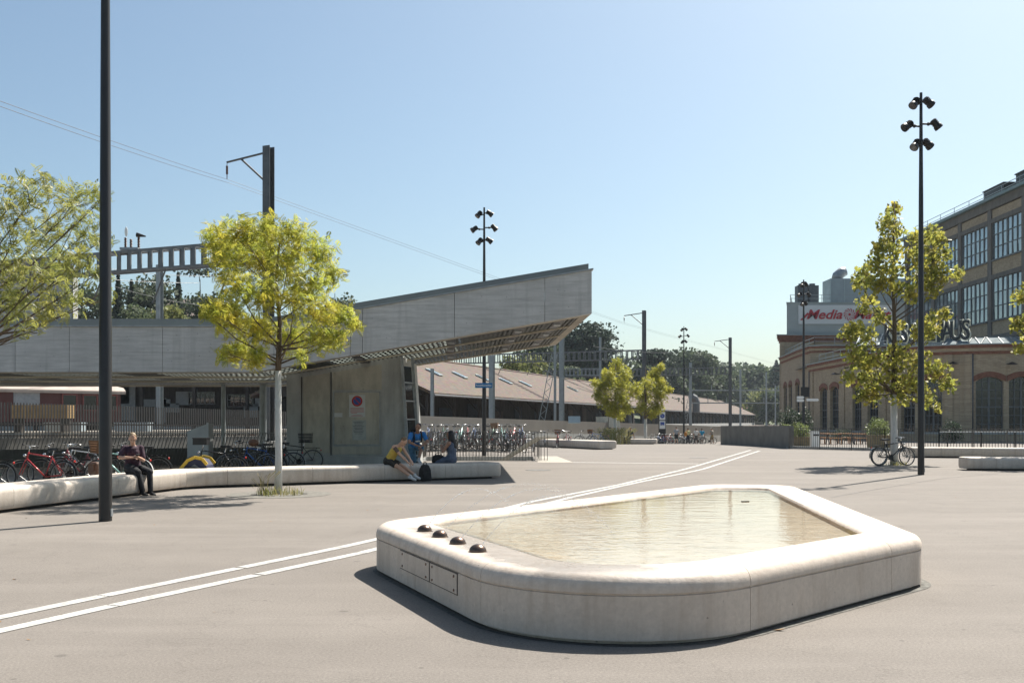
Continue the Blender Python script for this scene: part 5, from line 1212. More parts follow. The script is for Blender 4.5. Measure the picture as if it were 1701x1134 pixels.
# dark goods shed at the left, behind the wagon
GS = thing('goods_shed', 'dark timber goods shed with small windows behind the red wagon', 'shed', (ax(300, 100), 100, 0)); 
X0, X1 = ax(-60, 100)-GS.location.x, ax(560, 100)-GS.location.x
mb = MB(); mb.box(((X0+X1)/2, 0.2, 3.5), (X1-X0, 0.3, 7)); mb.build('wall', timber, GS)
mb = MB(); mb.add([(X0, -6.5, 6.3), (X1, -6.5, 6.3), (X1, 9, 10.5), (X0, 9, 10.5), (X0, -6.5, 6.05), (X1, -6.5, 6.05), (X1, 9, 10.2), (X0, 9, 10.2)], [(0, 1, 2, 3), (7, 6, 5, 4), (0, 4, 5, 1)]); mb.build('roof', tiles, GS)
mb = MB(); mb.box(((X0+ax(140, 99)-GS.location.x)/2, -0.05, 5.75), (ax(140, 99)-GS.location.x-X0, 0.1, 1.5)); mb.build('pale_boarding', M('pale_board', (0.30, 0.32, 0.32), 0.7), GS)
for px, y, w, h, mt in ((202, 655, 0.8, 1.2, 'w'), (208, 668, 1.1, 2.4, 'w'), (258, 669, 1.7, 0.5, 'w'), (302, 661, 0.9, 0.9, 'w'), (318, 661, 0.5, 0.8, 'g'), (331, 661, 0.5, 0.8, 'g'), (347, 661, 0.6, 0.8, 'g'), (387, 665, 0.8, 0.8, 'g'), (408, 665, 0.8, 0.8, 'g'), (430, 662, 0.6, 1.0, 'w'), (450, 662, 0.7, 1.3, 'w'), (265, 682, 0.7, 1.6, 'w'), (285, 677, 0.8, 0.6, 'w'), (415, 682, 0.9, 0.9, 'w')):
    x = ax(px, 99.6)-GS.location.x; z = az(y, 99.6); mb = MB(); mb.box((x, -0.02, z), (w*1.6, 0.1, h*1.5)); wo = mb.build('window' if mt == 'g' else 'notice_board', M('board_grey', (0.26, 0.28, 0.29), 0.6) if mt == 'w' else glass_d, GS)
    if mt == 'g':
        mb = MB()
        for sx in (-0.5, 0, 0.5): mb.bar((x+sx*w*1.6, -0.09, z-h*0.75), (x+sx*w*1.6, -0.09, z+h*0.75), 0.08)
        for sz in (-0.5, 0.05, 0.5): mb.bar((x-w*0.8, -0.09, z+sz*h*1.5), (x+w*0.8, -0.09, z+sz*h*1.5), 0.08)
        mb.build('frame', M('board_grey2', (0.2, 0.2, 0.19), 0.6), wo)
for k in range(8): x = X0+(X1-X0)*k/7.5; mb = MB(); mb.bar((x, -5.8, 0.3), (x, -5.8, 6.1), 0.3); mb.bar((x, -5.8, 4.2), (x, -3.0, 6.8), 0.2); mb.build('post', timber, GS)
mb = MB(); mb.box(((X0+X1)/2, -2.5, 0.75), (X1-X0, 5, 0.8)); mb.build('loading_platform', concrete2, GS)
# red wagon
wr = M('wagon_red', (0.085, 0.026, 0.022), 0.55, 0, 0.2, 1.5)
WG = thing('railway_wagon', 'old dark red railway wagon with pale roof standing behind the fence', 'wagon', (ax(188, 81.5), 81.5, 0.35), math.atan2(0.72, 0.69))
Lw = 15.0                                            # local x runs back towards the left
def wg(mb, nm, mt, par=WG): return mb.build(nm, mt, par)
mb = MB(); mb.box((-Lw/2, 0, 2.4), (Lw, 2.7, 2.35)); wg(mb, 'body', wr)
mb = MB(); mb.prism([(-1.55, 3.58), (-1.5, 3.72), (-1.1, 3.98), (0, 4.12), (1.1, 3.98), (1.5, 3.72), (1.55, 3.58)], (0.35, 0, 0), (0, 1, 0), (0, 0, 1), (-1, 0, 0), Lw+0.7); wg(mb, 'roof', M('wagon_roof', (0.38, 0.32, 0.27), 0.7, 0, 0.2, 1.0))
mb = MB(); mb.prism([(-1.6, 3.45), (-1.6, 3.65), (-1.35, 3.65), (-1.35, 3.45)], (0.3, 0, 0), (0, 1, 0), (0, 0, 1), (-1, 0, 0), Lw+0.6); wg(mb, 'roof_edge', M('wagon_roof', (0.5, 0.43, 0.36)))
mb = MB(); mb.box((-Lw/2, 0, 1.1), (Lw, 2.4, 0.25)); mb.box((0.3, 0.9, 1.0), (0.5, 0.3, 0.3)); mb.box((0.3, -0.9, 1.0), (0.5, 0.3, 0.3)); wg(mb, 'underframe', black)
for x in (-1.6, -3.9, -12.5, -14):
    for s in (-1, 1): mb = MB(); mb.tube([(x, 0.7*s, 0.5), (x, 0.85*s, 0.5)], 0.48, 16); wg(mb, 'wheel', black)
for x in (-0.9, -2.5, -4.1):
    mb = MB(); mb.box((x, -1.37, 2.75), (1.0, 0.06, 1.15)); w_ = wg(mb, 'window', glass_d)
    mb = MB(); [mb.box(c, s_) for c, s_ in (((x, -1.41, 3.36), (1.2, 0.08, 0.1)), ((x, -1.41, 2.15), (1.2, 0.08, 0.08)), ((x-0.55, -1.41, 2.75), (0.09, 0.08, 1.14)), ((x+0.55, -1.41, 2.75), (0.09, 0.08, 1.14)))]; mb.build('window_frame', M('wagon_frame', (0.2, 0.06, 0.05), 0.5), w_)
mb = MB(); mb.box((-7.3, -1.38, 2.5), (1.9, 0.08, 2.0)); wg(mb, 'sliding_door', M('board_grey', (0.26, 0.28, 0.29)))
for k in range(18): x = -0.3-k*0.82; mb = MB(); mb.bar((x, -1.37, 1.25), (x, -1.37, 2.1), 0.05); wg(mb, 'body_rib', wr)
CRT = thing('plank_stack', 'stack of yellow planks and crates on the platform before the red wagon', 'planks', (ax(71, 60), 60, 0.98))
for k in range(5): mb = MB(); mb.box((0, 0, 0.9+0.16*k), (3.4, 0.9, 0.15)); mb.build('plank', M('yellow_plank', (0.27, 0.175, 0.075), 0.7, 0, 0.3, 2), CRT)
for sx in (-1.4, 1.4): mb = MB(); mb.box((sx, 0, 0.41), (0.2, 0.9, 0.82)); mb.build('trestle', timber, CRT)
for k, px in enumerate((92, 126, 208, 236)):
    mb = MB(); mb.box((ax(px, 62), 62, 1.25), (1.0, 0.8, 0.5)); mb.box((ax(px, 62), 62, 1.52), (1.06, 0.86, 0.06)); tag(mb.build('platform_crate', M('crate_pale', (0.34, 0.40, 0.42), 0.6)), 'pale grey crate on the platform behind the fence', 'crate', 'crates on the platform')
# electrical cabinets behind the wall, info totem
mb = MB(); [mb.box((ax(1000+k*20, 100), 100, az(701, 100)), (1.15, 0.7, 1.0)) for k in (0, 1)]; [mb.box((ax(1000+k*20, 100), 100, az(701, 100)+0.53), (1.2, 0.75, 0.06)) for k in (0, 1)]; mb.box((ax(1010, 100), 100, -0.4), (2, 0.6, 2.6))
tag(mb.build('electric_cabinet', M('cabinet_beige', (0.44, 0.43, 0.36), 0.6)), 'pair of cream electrical cabinets behind the slatted fence', 'cabinet')
mb = MB(); D = 92; mb.box((ax(954, D), D, az(697, D)), (1.1, 0.1, 0.7), rot=Matrix.Rotation(R(-25), 3, 'X')); tag(mb.build('tilted_panel', zinc_lt), 'pale tilted sheet behind the slatted fence before the shed', 'panel')
TM = thing('info_totem', 'dark station totem with blue pictograms on white panels beside far bicycles', 'sign', (ax(1100, 104), 104, gz(ax(1100, 104), 104)))
mb = MB(); mb.box((0, 0, 1.75), (0.72, 0.25, 3.5)); mb.build('post', dark_metal, TM)
for z in (3.02, 2.1):
    mb = MB(); mb.box((0, -0.14, z), (0.6, 0.03, 0.82)); p_ = mb.build('panel', white_paint, TM)
    mb = MB()
    if z > 2.5: mb.tube([(0, -0.158, z), (0, -0.163, z)], 0.24, 20)
    else: mb.box((0, -0.16, z+0.12), (0.42, 0.01, 0.34))
    mb.build('pictogram', bluep, p_)
    mb = MB(); mb.bar((-0.1, -0.17, z+0.08), (0.1, -0.17, z-0.06), 0.06, 0.01); mb.bar((-0.1, -0.17, z-0.08), (0.02, -0.17, z-0.02), 0.05, 0.01); mb.build('pictogram', white_paint, p_)
# far houses
def house(label, x, y, z, w, d_, h, rh, wc, rc, rz=0.0, flat=False):
    th = thing('house', label, 'house', (x, y, z), rz); mb = MB(); mb.box((0, 0, h/2), (w, d_, h)); mb.build('wall', M('render_%d' % int(wc[0]*1000), wc, 0.8), th)
    mb = MB()
    if flat: mb.box((0, 0, h+0.2), (w+0.6, d_+0.6, 0.4))
    else: mb.prism([(-d_/2-0.6, h-0.1), (d_/2+0.6, h-0.1), (0, h+rh)], (-w/2-0.5, 0, 0), (0, 1, 0), (0, 0, 1), (1, 0, 0), w+1)
    mb.build('roof', M('roofcol_%d' % int(rc[0]*1000), rc, 0.8), th)
    n = max(2, int(w/3.5))
    for f_ in range(max(1, int(h/3))):
        for k in range(n):
            mb = MB(); x_ = -w/2+w*(k+0.5)/n; mb.box((x_, -d_/2-0.03, 1.7+3*f_), (1.2, 0.08, 1.5)); wo = mb.build('window', glass_d, th); mb = MB(); mb.box((x_, -d_/2-0.06, 0.87+3*f_), (1.4, 0.16, 0.1)); mb.build('sill', white_paint, wo)
house('grey office block half hidden behind the feathery left tree', ax(45, 150), 150, 0, 13, 10, 24.5, 0, (0.36, 0.36, 0.35), (0.2, 0.2, 0.2), 0.3, True)
house('small white house with red roof below the distant wood', ax(1190, 420), 420, 4, 12, 9, 6, 4, (0.55, 0.5, 0.44), (0.28, 0.11, 0.07), 0.2)
house('cream house with red roof low before the distant wood', ax(1238, 380), 380, -2, 13, 9, 5, 4, (0.5, 0.42, 0.32), (0.26, 0.12, 0.08), -0.3)
house('pale house with orange roof at the foot of the distant wood', ax(1275, 460), 460, 8, 14, 9, 6, 4.5, (0.52, 0.45, 0.36), (0.30, 0.14, 0.08), 0.1)
house('far house with red brown roof between distant masts', ax(1256, 500), 500, 11, 12, 9, 5, 4, (0.45, 0.4, 0.35), (0.25, 0.11, 0.07), -0.1)
house('white house among the trees above the canopy roof', ax(300, 190), 190, 15, 10, 8, 6.5, 3.5, (0.6, 0.6, 0.56), (0.16, 0.12, 0.1), 0.3)

# ================================================================== HILLSIDES AND WOODS
def hill_h(x, y):
    a = 13*sm((y-125)/110)*sm((-x-5)/45)
    b = 6*sm((y-170)/90)*sm((x+15)/20)*(1-sm((x-2-(y-193)*0.36)/18+0.5))
    c = 22*sm((y-330)/330)*sm((x-40)/60)
    return -1.3 + max(a, b)+c
gx = np.linspace(-420, 700, 57); gy = np.concatenate([np.linspace(122, 300, 14), np.linspace(330, 1100, 14)])
mb = MB(); mb.add([(x, y, hill_h(x, y)) for y in gy for x in gx], [(j*57+i, j*57+i+1, (j+1)*57+i+1, (j+1)*57+i) for j in range(len(gy)-1) for i in range(56)])
struct(mb.build('hillside', M('hill_grass', (0.07, 0.085, 0.035), 0.95, 0, 0.4, 0.05), smooth=True))
bg_dark = mat_leaf('bg_dark_leaf', ((0.022, 0.042, 0.016), (0.034, 0.06, 0.02), (0.05, 0.08, 0.026)), (0.07, 0.08, 0.03), 0.5, 0.3, 0.7)
bg_mid = mat_leaf('bg_mid_leaf', ((0.035, 0.062, 0.02), (0.05, 0.08, 0.024), (0.07, 0.10, 0.032)), (0.10, 0.105, 0.03), 0.5, 0.35, 0.7)
bg_light = mat_leaf('bg_light_leaf', ((0.10, 0.13, 0.025), (0.14, 0.17, 0.035), (0.18, 0.20, 0.045)), (0.22, 0.19, 0.04), 0.6, 0.35, 0.7)
bg_con = mat_leaf('bg_conifer', ((0.014, 0.032, 0.018), (0.022, 0.045, 0.024), (0.032, 0.06, 0.03)), (0.035, 0.05, 0.025), 0.4, 0.2, 0.8)
LEAF4 = np.array([[-0.5, 0, 0], [0, -0.42, 0.08], [0.5, 0, -0.05], [0, 0.42, 0.08]])
def bg_tree(label, px, ytop, D, w, kind, mat, grp, n=1900, zbase=None):
    n = int(n*2.0); x = ax(px, D); zb_ = hill_h(x, D)-0.3 if zbase is None else zbase; H = az(ytop, D)-zb_
    th = thing('conifer_tree' if kind in 'cp' else 'broadleaf_tree', label, 'tree', (x, D, zb_), 0, grp)
    mb = MB(); mb.tube([(0, 0, 0), (0.1, 0, H*0.5), (0, 0.1, H*0.93)], [0.35, 0.22, 0.05], 7)
    P = []
    if kind == 'd':
        K = 26
        for k in range(K):
            t = random.random(); zc = H*(0.30+0.62*t); rr = w/2*math.sqrt(max(0.05, 1-((t-0.4)/0.75)**2)); a = random.uniform(0, 6.28); q = rr*random.random()**0.5*0.75
            c = np.array([q*math.cos(a), q*math.sin(a), zc]); r = w*random.uniform(0.14, 0.24)
            mb.tube([(0, 0, zc*0.6), tuple(c)], [0.1, 0.02], 4)
            m = n//K; p = rng.normal(size=(m, 3)); p /= np.linalg.norm(p, axis=1)[:, None]; p *= (r*rng.random(m)**0.4)[:, None]; p[:, 2] *= 0.8; P.append(p+c)
    elif kind == 'c':
        for k in range(n):
            t = random.random()**0.8; lay = round(t*26)/26+random.gauss(0, 0.008); bi = random.choice(range(9)); a = bi*0.698+round(lay*26)*2.4+random.gauss(0, 0.2); rr = w/2*max(0.02, 1-lay)**0.9*(0.62+0.38*math.sin(bi*5.1+round(lay*26)*3.3)**2); q = rr*random.random()**0.55
            P.append(np.array([[q*math.cos(a), q*math.sin(a), H*(0.12+0.88*lay)-q*0.28+random.gauss(0, 0.12)]]))
    else:                                            # pine / cedar: flat open layers
        for k in range(16):
            lay = random.uniform(0.35, 1.0); a = random.uniform(0, 6.28); q = w/2*random.uniform(0.1, 0.85)*(1.25-lay); c = np.array([q*math.cos(a), q*math.sin(a), H*lay-0.4])
            mb.tube([(0, 0, H*lay*0.92), tuple(c)], [0.09, 0.02], 4); m = n//16; p = rng.normal(size=(m, 3))*np.array([w*0.12, w*0.12, 0.3]); P.append(p+c)
    mb.build('trunk', bark, th); P = np.concatenate(P); m = len(P)
    n; s = (0.0062*D**0.9)*rng.uniform(0.7, 1.4, m)*(0.8 if kind != 'd' else 1.0)
    V, Fc = scatter(LEAF4, QUAD_F, P, rand_rot(m, 0.35), s); link('crown', np_mesh('crown', V, Fc), mat, th)
gl, gm, gr = 'trees on the slope beyond the canopy roof', 'trees behind the freight shed', 'trees on the distant wooded hill'
for (px, y, D, w, k, m) in ((196, 458, 150, 8, 'c', bg_con), (218, 470, 155, 7, 'c', bg_con), (296, 456, 165, 7, 'c', bg_con)): bg_tree('dark pointed conifer on the slope above the canopy roof', px, y, D, w, k, m, gl)
for (px, y, D, w, k, m) in ((245, 446, 160, 14, 'd', bg_dark), (352, 475, 150, 11, 'd', bg_dark), (135, 474, 170, 13, 'd', bg_mid)): bg_tree({245: 'broadest dark tree on the slope, behind the gantry lattice mast', 352: 'dark tree on the slope half hidden by the round yellow tree', 135: 'mid green tree on the slope seen through the loose feathery tree'}[px], px, y, D, w, k, m, gl, 2600)
bg_tree('layered dark pine on the slope between gantry and feathery tree', 332, 446, 158, 11, 'p', bg_con, gl, 1800)
for (px, y, D, w) in ((228, 498, 140, 9), (286, 488, 135, 8)): bg_tree('low olive green tree just above the canopy roof', px, y, D, w, 'd', bg_mid if px < 250 else bg_light, gl)
bg_tree('loose grey green tree showing above the canopy beside the yellow tree', 556, 470, 165, 9, 'd', bg_mid, gl, 900)
for (px, y, D, w, k, m) in ((868, 590, 190, 12, 'd', bg_light), (935, 602, 178, 8, 'd', bg_mid), (842, 596, 195, 8, 'd', bg_light)): bg_tree('light green tree right behind the shed ridge', px, y, D, w, k, m, gm)
for (px, y, D, w) in ((905, 566, 205, 15), (940, 556, 212, 13), (1004, 596, 235, 12)): bg_tree('large dark tree behind the shed beside the canopy tip', px, y, D, w, 'd', bg_dark, gm, 2600)
for (px, y, D, w) in ((976, 534, 215, 17), (990, 548, 218, 13), (960, 552, 214, 13)): bg_tree('tall dark conifer behind the shed beside the canopy tip', px, y, D, w*0.95, 'p', bg_con, gm, 2600)
bg_tree('dark layered pine beside the mast behind the yellow trees', 1086, 578, 238, 14, 'p', bg_con, gm, 2600)
for (px, y, D, w, m) in ((1046, 597, 330, 22, bg_mid), (1066, 606, 300, 18, bg_mid), (1112, 616, 300, 16, bg_dark)): bg_tree('mid green tree far behind the two yellow trees', px, y, D, w, 'd', m, gm, 2400)
for (px, y, D, w) in ((1128, 584, 330, 24), (1152, 588, 335, 23), (1172, 604, 345, 20), (1140, 612, 322, 19)): bg_tree('big rounded dark green tree above the far shed roof', px, y, D, w, 'd', bg_dark, gm, 2800)
bg_tree('narrow conifer at the edge of the big trees above the far shed', 1188, 606, 385, 14, 'c', bg_con, gm)
for (px, y, D, w, m) in ((1206, 617, 420, 20, bg_mid), (1226, 613, 440, 22, bg_dark), (1250, 613, 450, 24, bg_dark), (1276, 613, 470, 24, bg_mid), (1297, 606, 430, 18, bg_dark), (1316, 606, 450, 22, bg_dark), (1240, 640, 445, 20, bg_mid), (1214, 640, 435, 18, bg_mid), (1268, 650, 372, 16, bg_light), (1290, 652, 350, 14, bg_mid), (1305, 640, 380, 18, bg_mid), (1226, 652, 430, 14, bg_dark)):
    bg_tree('hazy tree in the wood behind the far masts', px, y, D, w, 'd', m, gr, 1300)
for px, y, D in ((1290, 600, 520), (1210, 608, 560), (1262, 604, 540)): bg_tree('hazy pointed conifer topping the distant wood', px, y, D, 11, 'c', bg_con, gr, 900)
# the rest of the wood, one mass
N = 9000; wx = rng.uniform(45, 420, N); wy = 250+570*rng.random(N)**1.3; keep = (wx/wy < 0.42) & ((wy > 392) | (wx < 2+0.36*(wy-193))); wx, wy = wx[keep], wy[keep]
P = np.stack([wx, wy, np.array([hill_h(a, b) for a, b in zip(wx, wy)])+rng.uniform(0.5, 1, len(wx))*np.clip((wy-220)/22, 1.5, 13)], 1)
V, Fc = scatter(LEAF4, QUAD_F, P, rand_rot(len(P), 0.5), rng.uniform(0.6, 1.2, len(P))*np.clip(wy/160, 1, 4))
o = link('far_wood', np_mesh('far_wood', V, Fc), bg_dark); o['kind'] = 'stuff'; o['label'] = 'dense distant wood covering the hill'; o['category'] = 'wood'

# ================================================================== TREES ON THE SQUARE
loc_leaf = mat_leaf('locust_leaf', ((0.15, 0.20, 0.015), (0.29, 0.34, 0.022), (0.46, 0.48, 0.04)), (0.60, 0.45, 0.025), 0.7, 0.62)
loc_leaf2 = mat_leaf('left_locust_leaf', ((0.15, 0.19, 0.025), (0.23, 0.26, 0.04), (0.33, 0.34, 0.06)), (0.40, 0.34, 0.06), 0.6, 0.5)
yel_leaf = mat_leaf('yellow_locust_leaf', ((0.20, 0.22, 0.012), (0.28, 0.29, 0.018), (0.36, 0.36, 0.025)), (0.46, 0.40, 0.03), 0.7, 0.5)
pla_leaf = mat_leaf('plane_leaf', ((0.09, 0.12, 0.016), (0.23, 0.26, 0.026), (0.46, 0.46, 0.06)), (0.54, 0.38, 0.05), 0.5, 0.55)
fv, ff = [], []
for i in range(8):                                    # feathery leaf: paired leaflets along a drooping stalk
    x = 0.1+0.9*i/7; z = -0.22*x*x; L = 0.26*math.sin(math.pi*(0.18+0.72*i/7))+0.07; wd = 0.095
    for s in (-1, 1):
        n0 = len(fv); fv += [[x, 0.01*s, z], [x+wd*0.7, s*L*0.5, z+0.015], [x+0.10, s*L, z-0.05], [x-wd*0.55, s*L*0.5, z+0.015]]; ff.append([n0, n0+1, n0+2, n0+3])
FR_V, FR_F = np.array(fv), np.array(ff)
pv = [[0, 0, 0]]; 
for k, (a, r) in enumerate(((-100, .30), (-75, .62), (-48, .40), (-20, .88), (0, .52), (12, .70), (0+45, .98), (58, .6), (78, .6), (90, 1.05))): pv.append([r*0.5*math.cos(R(a)), r*0.5*math.sin(R(a)), 0.06*math.sin(k*2.1)])
half = pv[1:]; full = half+[[-p[0], p[1], p[2]] for p in reversed(half[:-1])]
PL_V = np.array([[0, 0, 0.05]]+full); nn_ = len(full); PL_F = np.array([[0, 1+i, 1+(i+1) % nn_] for i in range(nn_)])
def sq_tree(name, label, px, D, clumps, mat, uv, uf, leaf, dens, trunk_r, white_h, up=0.55, ztop=None, cr=1.7, dup=2, tw=1.0, grp=None, wmat=white_bark, spread=1.0):
    """clumps: photo px centres and radii at distance D; each repeated at several depths so the crown is round"""
    x0 = ax(px, D); g = gz(x0, D); th = thing(name, label, 'tree', (x0, D, g), 0, grp); k_ = D/F
    C = []
    for (cx_, cy_, r) in clumps:
        dx = (cx_-px)*k_; lim = math.sqrt(max(0.05, cr*cr-dx*dx))
        for j in range(dup):
            dy = random.uniform(-lim, lim)*0.85; Dq = D+dy
            C.append((np.array([ax(cx_, Dq)-x0+random.gauss(0, 0.03), dy, az(cy_, Dq)-g+random.gauss(0, 0.03)]), r*Dq/F))
    zc = [c[0][2] for c in C]; zlo, zhi = min(zc), max(zc)
    mb = MB(); mb.tube([(0, 0, -0.05), (0.01, 0, white_h*0.3), (0, 0, white_h)], [trunk_r*1.25, trunk_r*1.02, trunk_r*0.92], 12); mb.build('trunk', wmat, th, smooth=True)
    mb = MB(); T = [Vector((0, 0, white_h)), Vector((0.03, 0.02, white_h+(zhi-white_h)*0.35)), Vector((-0.05, 0, white_h+(zhi-white_h)*0.65)), Vector((0.04, 0.03, zhi))]
    mb.tube(T, [trunk_r*0.93, trunk_r*0.62, trunk_r*0.38, 0.015], 9)
    for ci, (c, r) in enumerate(C):
        if ci % 2: continue
        zz = max(white_h+0.05+0.75*random.random()*min(1.0, zlo-white_h+0.5), min(zhi, c[2]-np.linalg.norm(c[:2])*0.75-0.15)); t = (zz-white_h)/max(0.1, zhi-white_h)
        a = Vector((0, 0, zz)); b = Vector(c); m1_ = a.lerp(b, 0.5)+Vector((random.gauss(0, 0.08), random.gauss(0, 0.08), -0.12*(b-a).length*0.6+0.05)); r0 = trunk_r*(0.34-0.2*t)*min(1.0, 0.5+(b-a).length*0.3)
        mb.tube([a, m1_, b], [max(0.012, r0), max(0.008, r0*0.6), 0.005], 6)
        for q in range(3):
            d_ = Vector(rng.normal(size=3)); d_.normalize(); mb.tube([m1_.lerp(b, 0.4+0.2*q), b+d_*r*0.8], [0.007, 0.003], 4)
    mb.build('limbs', bark, th, smooth=True)
    P = []
    for c, r in C:
        n = max(4, int(dens*r*r*(0.8+0.4*random.random()))); p = rng.normal(size=(n, 3)); p /= np.linalg.norm(p, axis=1)[:, None]; p *= (r*spread*rng.random(n)**0.55)[:, None]; P.append(p+c)
    P = np.concatenate(P); n = len(P); Rm = rand_rot(n, up); V, Fc = scatter(uv, uf, P, Rm, leaf*rng.uniform(0.65, 1.25, n)); link('crown', np_mesh('crown', V, Fc), mat, th)
    return th
main_c = [(365, 395, 30), (400, 385, 30), (445, 385, 32), (490, 395, 32), (530, 420, 30), (552, 455, 20), (378, 430, 34), (430, 430, 36), (480, 440, 36), (520, 468, 34), (395, 475, 32), (440, 490, 34), (490, 500, 32), (535, 522, 32), (572, 528, 22), (590, 540, 11), (357, 520, 22), (342, 515, 12), (385, 530, 32), (430, 548, 32), (482, 560, 28), (530, 562, 26), (560, 560, 18), (397, 583, 24), (372, 588, 14), (425, 590, 20), (500, 592, 14)]
sq_tree('locust_tree', 'round yellow green feathery tree with whitewashed trunk before the canopy', 462, 22.0, main_c, loc_leaf, FR_V, FR_F, 0.155, 1050, 0.075, 2.72, 0.4, cr=1.7, spread=1.06)
left_c = [(20, 330, 44), (70, 312, 34), (118, 335, 36), (150, 318, 24), (168, 335, 16), (30, 392, 46), (92, 390, 44), (140, 388, 36), (172, 400, 18), (20, 450, 44), (85, 448, 44), (130, 440, 34), (165, 455, 20), (20, 505, 40), (75, 512, 34), (125, 500, 26), (180, 500, 16), (40, 550, 18), (64, 545, 12), (-60, 320, 50), (-60, 400, 60), (-70, 480, 60), (-50, 545, 30), (-150, 350, 60), (-150, 450, 70), (-170, 520, 50), (-230, 420, 50), (-230, 490, 50)]
sq_tree('locust_tree', 'loose feathery green tree spreading in from beside the lamp post', -95, 17.0, left_c, loc_leaf2, FR_V, FR_F, 0.145, 480, 0.085, 2.5, 0.35, cr=2.6, spread=1.0)
pl_c = [(1488, 345, 10), (1480, 365, 15), (1470, 374, 11), (1492, 385, 13), (1475, 395, 15), (1465, 415, 15), (1485, 420, 14), (1455, 440, 17), (1480, 450, 16), (1435, 455, 15), (1428, 470, 13), (1460, 475, 17), (1490, 480, 12), (1520, 395, 12), (1545, 395, 16), (1565, 397, 10), (1525, 425, 18), (1550, 430, 18), (1570, 420, 11), (1530, 455, 18), (1560, 457, 16), (1590, 455, 11), (1545, 480, 16), (1515, 490, 14), (1440, 505, 15), (1460, 525, 13), (1420, 547, 15), (1405, 555, 11), (1440, 560, 15), (1550, 530, 14), (1535, 545, 13), (1552, 550, 9), (1572, 520, 9), (1530, 555, 15), (1490, 540, 10), (1420, 590, 17), (1450, 595, 18), (1490, 590, 20), (1530, 600, 19), (1410, 625, 11), (1440, 630, 20), (1480, 625, 22), (1520, 635, 20), (1560, 615, 17), (1575, 640, 13), (1450, 655, 15), (1430, 657, 11), (1495, 655, 17), (1540, 660, 15), (1560, 677, 7)]
sq_tree('plane_tree', 'tall plane tree with broad yellow green leaves and leaning bicycles at its trunk', 1485, 36.8, pl_c, pla_leaf, PL_V, PL_F, 0.20, 520, 0.12, 2.6, 0.15, cr=1.8, spread=1.32)
edge_c = [(1692, 495, 12), (1690, 542, 13), (1692, 578, 11), (1720, 480, 22), (1730, 520, 24), (1722, 560, 24), (1760, 450, 26), (1770, 500, 30), (1765, 560, 30), (1800, 420, 26), (1810, 480, 30), (1810, 550, 30), (1760, 610, 22), (1800, 610, 26), (1850, 500, 28), (1850, 560, 28)]
sq_tree('plane_tree', 'plane tree of which only the leafy edge shows beside the hall', 1790, 36.0, edge_c, pla_leaf, PL_V, PL_F, 0.20, 430, 0.12, 2.6, 0.15, cr=2.2, spread=1.15)
t1 = [(1025, 606, 12), (1012, 622, 13), (1040, 622, 13), (1000, 642, 15), (1028, 642, 18), (1054, 646, 13), (988, 635, 8), (1006, 665, 16), (1034, 665, 17), (992, 656, 9), (1018, 682, 13), (1044, 680, 9), (1060, 648, 7), (1030, 690, 9)]
sq_tree('locust_tree', 'small bright yellow tree with dry shrub at its foot before the shed', 1022, 80.0, t1, yel_leaf, FR_V[:32], FR_F[:8], 0.36, 420, 0.13, 2.1, 0.5, cr=2.1)
t2 = [(1098, 609, 8), (1086, 622, 12), (1076, 636, 13), (1096, 636, 13), (1070, 656, 15), (1096, 656, 15), (1112, 647, 7), (1066, 676, 12), (1090, 676, 13), (1084, 687, 8)]
sq_tree('locust_tree', 'small bright yellow tree before the mast, left of the station totem', 1072, 84.0, t2, yel_leaf, FR_V[:32], FR_F[:8], 0.36, 420, 0.13, 2.1, 0.5, cr=2.0)
# tree pits, weeds
pit = M('pit_gravel', (0.15, 0.14, 0.12), 0.95, 0, 0.35, 8, 0.5, 60)
for px, D, r in ((464, 21.9, 1.13), (1487, 36.6, 0.95)):
    mb = MB(); x = ax(px, D); mb.lathe([(r, 0.001), (r, 0.006), (r*0.3, 0.007)], (x, D, 0), 40); mb.build('tree_pit', pit, plaza)
    for k in range(24 if px < 600 else 0):
        a = k*2*math.pi/24; mb = MB(); mb.bar((x+0.5*math.cos(a), D+0.5*math.sin(a), 0.008), (x+0.62*math.cos(a), D+0.62*math.sin(a), 0.008), 0.025, 0.004); mb.build('pit_slot', black, plaza)
def blades(name, label, x, y, rad, h, n, mat):
    V = []; Fc = []
    for k in range(n):
        a = random.uniform(0, 6.28); q = rad*math.sqrt(random.random()); bx_, by_ = q*math.cos(a), q*math.sin(a); L = h*random.uniform(0.4, 1.1); w = 0.003+0.006*random.random(); d_ = random.uniform(0, 6.28); bend = L*random.uniform(0.1, 0.7)
        n0 = len(V); c, s = math.cos(d_), math.sin(d_)
        V += [[bx_-s*w, by_+c*w, 0], [bx_+s*w, by_-c*w, 0], [bx_+s*w+c*bend*0.4, by_-c*w+s*bend*0.4, L*0.65], [bx_-s*w+c*bend*0.4, by_+c*w+s*bend*0.4, L*0.65]]
        V += [[bx_+c*bend-s*w*0.2, by_+s*bend, L*0.95], [bx_+c*bend+s*w*0.2, by_+s*bend, L]]
        Fc += [[n0, n0+1, n0+2, n0+3], [n0+3, n0+2, n0+5, n0+4]]
    o = link(name, np_mesh(name, np.array(V), np.array(Fc)), mat); o.location = (x, y, gz(x, y)); o['kind'] = 'stuff'; o['label'] = label; o['category'] = 'weeds'
weed = mat_leaf('weed_leaf', ((0.09, 0.12, 0.02), (0.15, 0.17, 0.03), (0.24, 0.22, 0.05)), (0.34, 0.26, 0.09), 0.7, 0.4)
straw = mat_leaf('straw', ((0.28, 0.22, 0.10), (0.34, 0.27, 0.13), (0.24, 0.2, 0.08)), (0.2, 0.2, 0.05), 0.6, 0.3)
blades('weeds', 'weeds growing round the whitewashed trunk', ax(466, 21.8), 21.7, 0.5, 0.2, 170, weed)
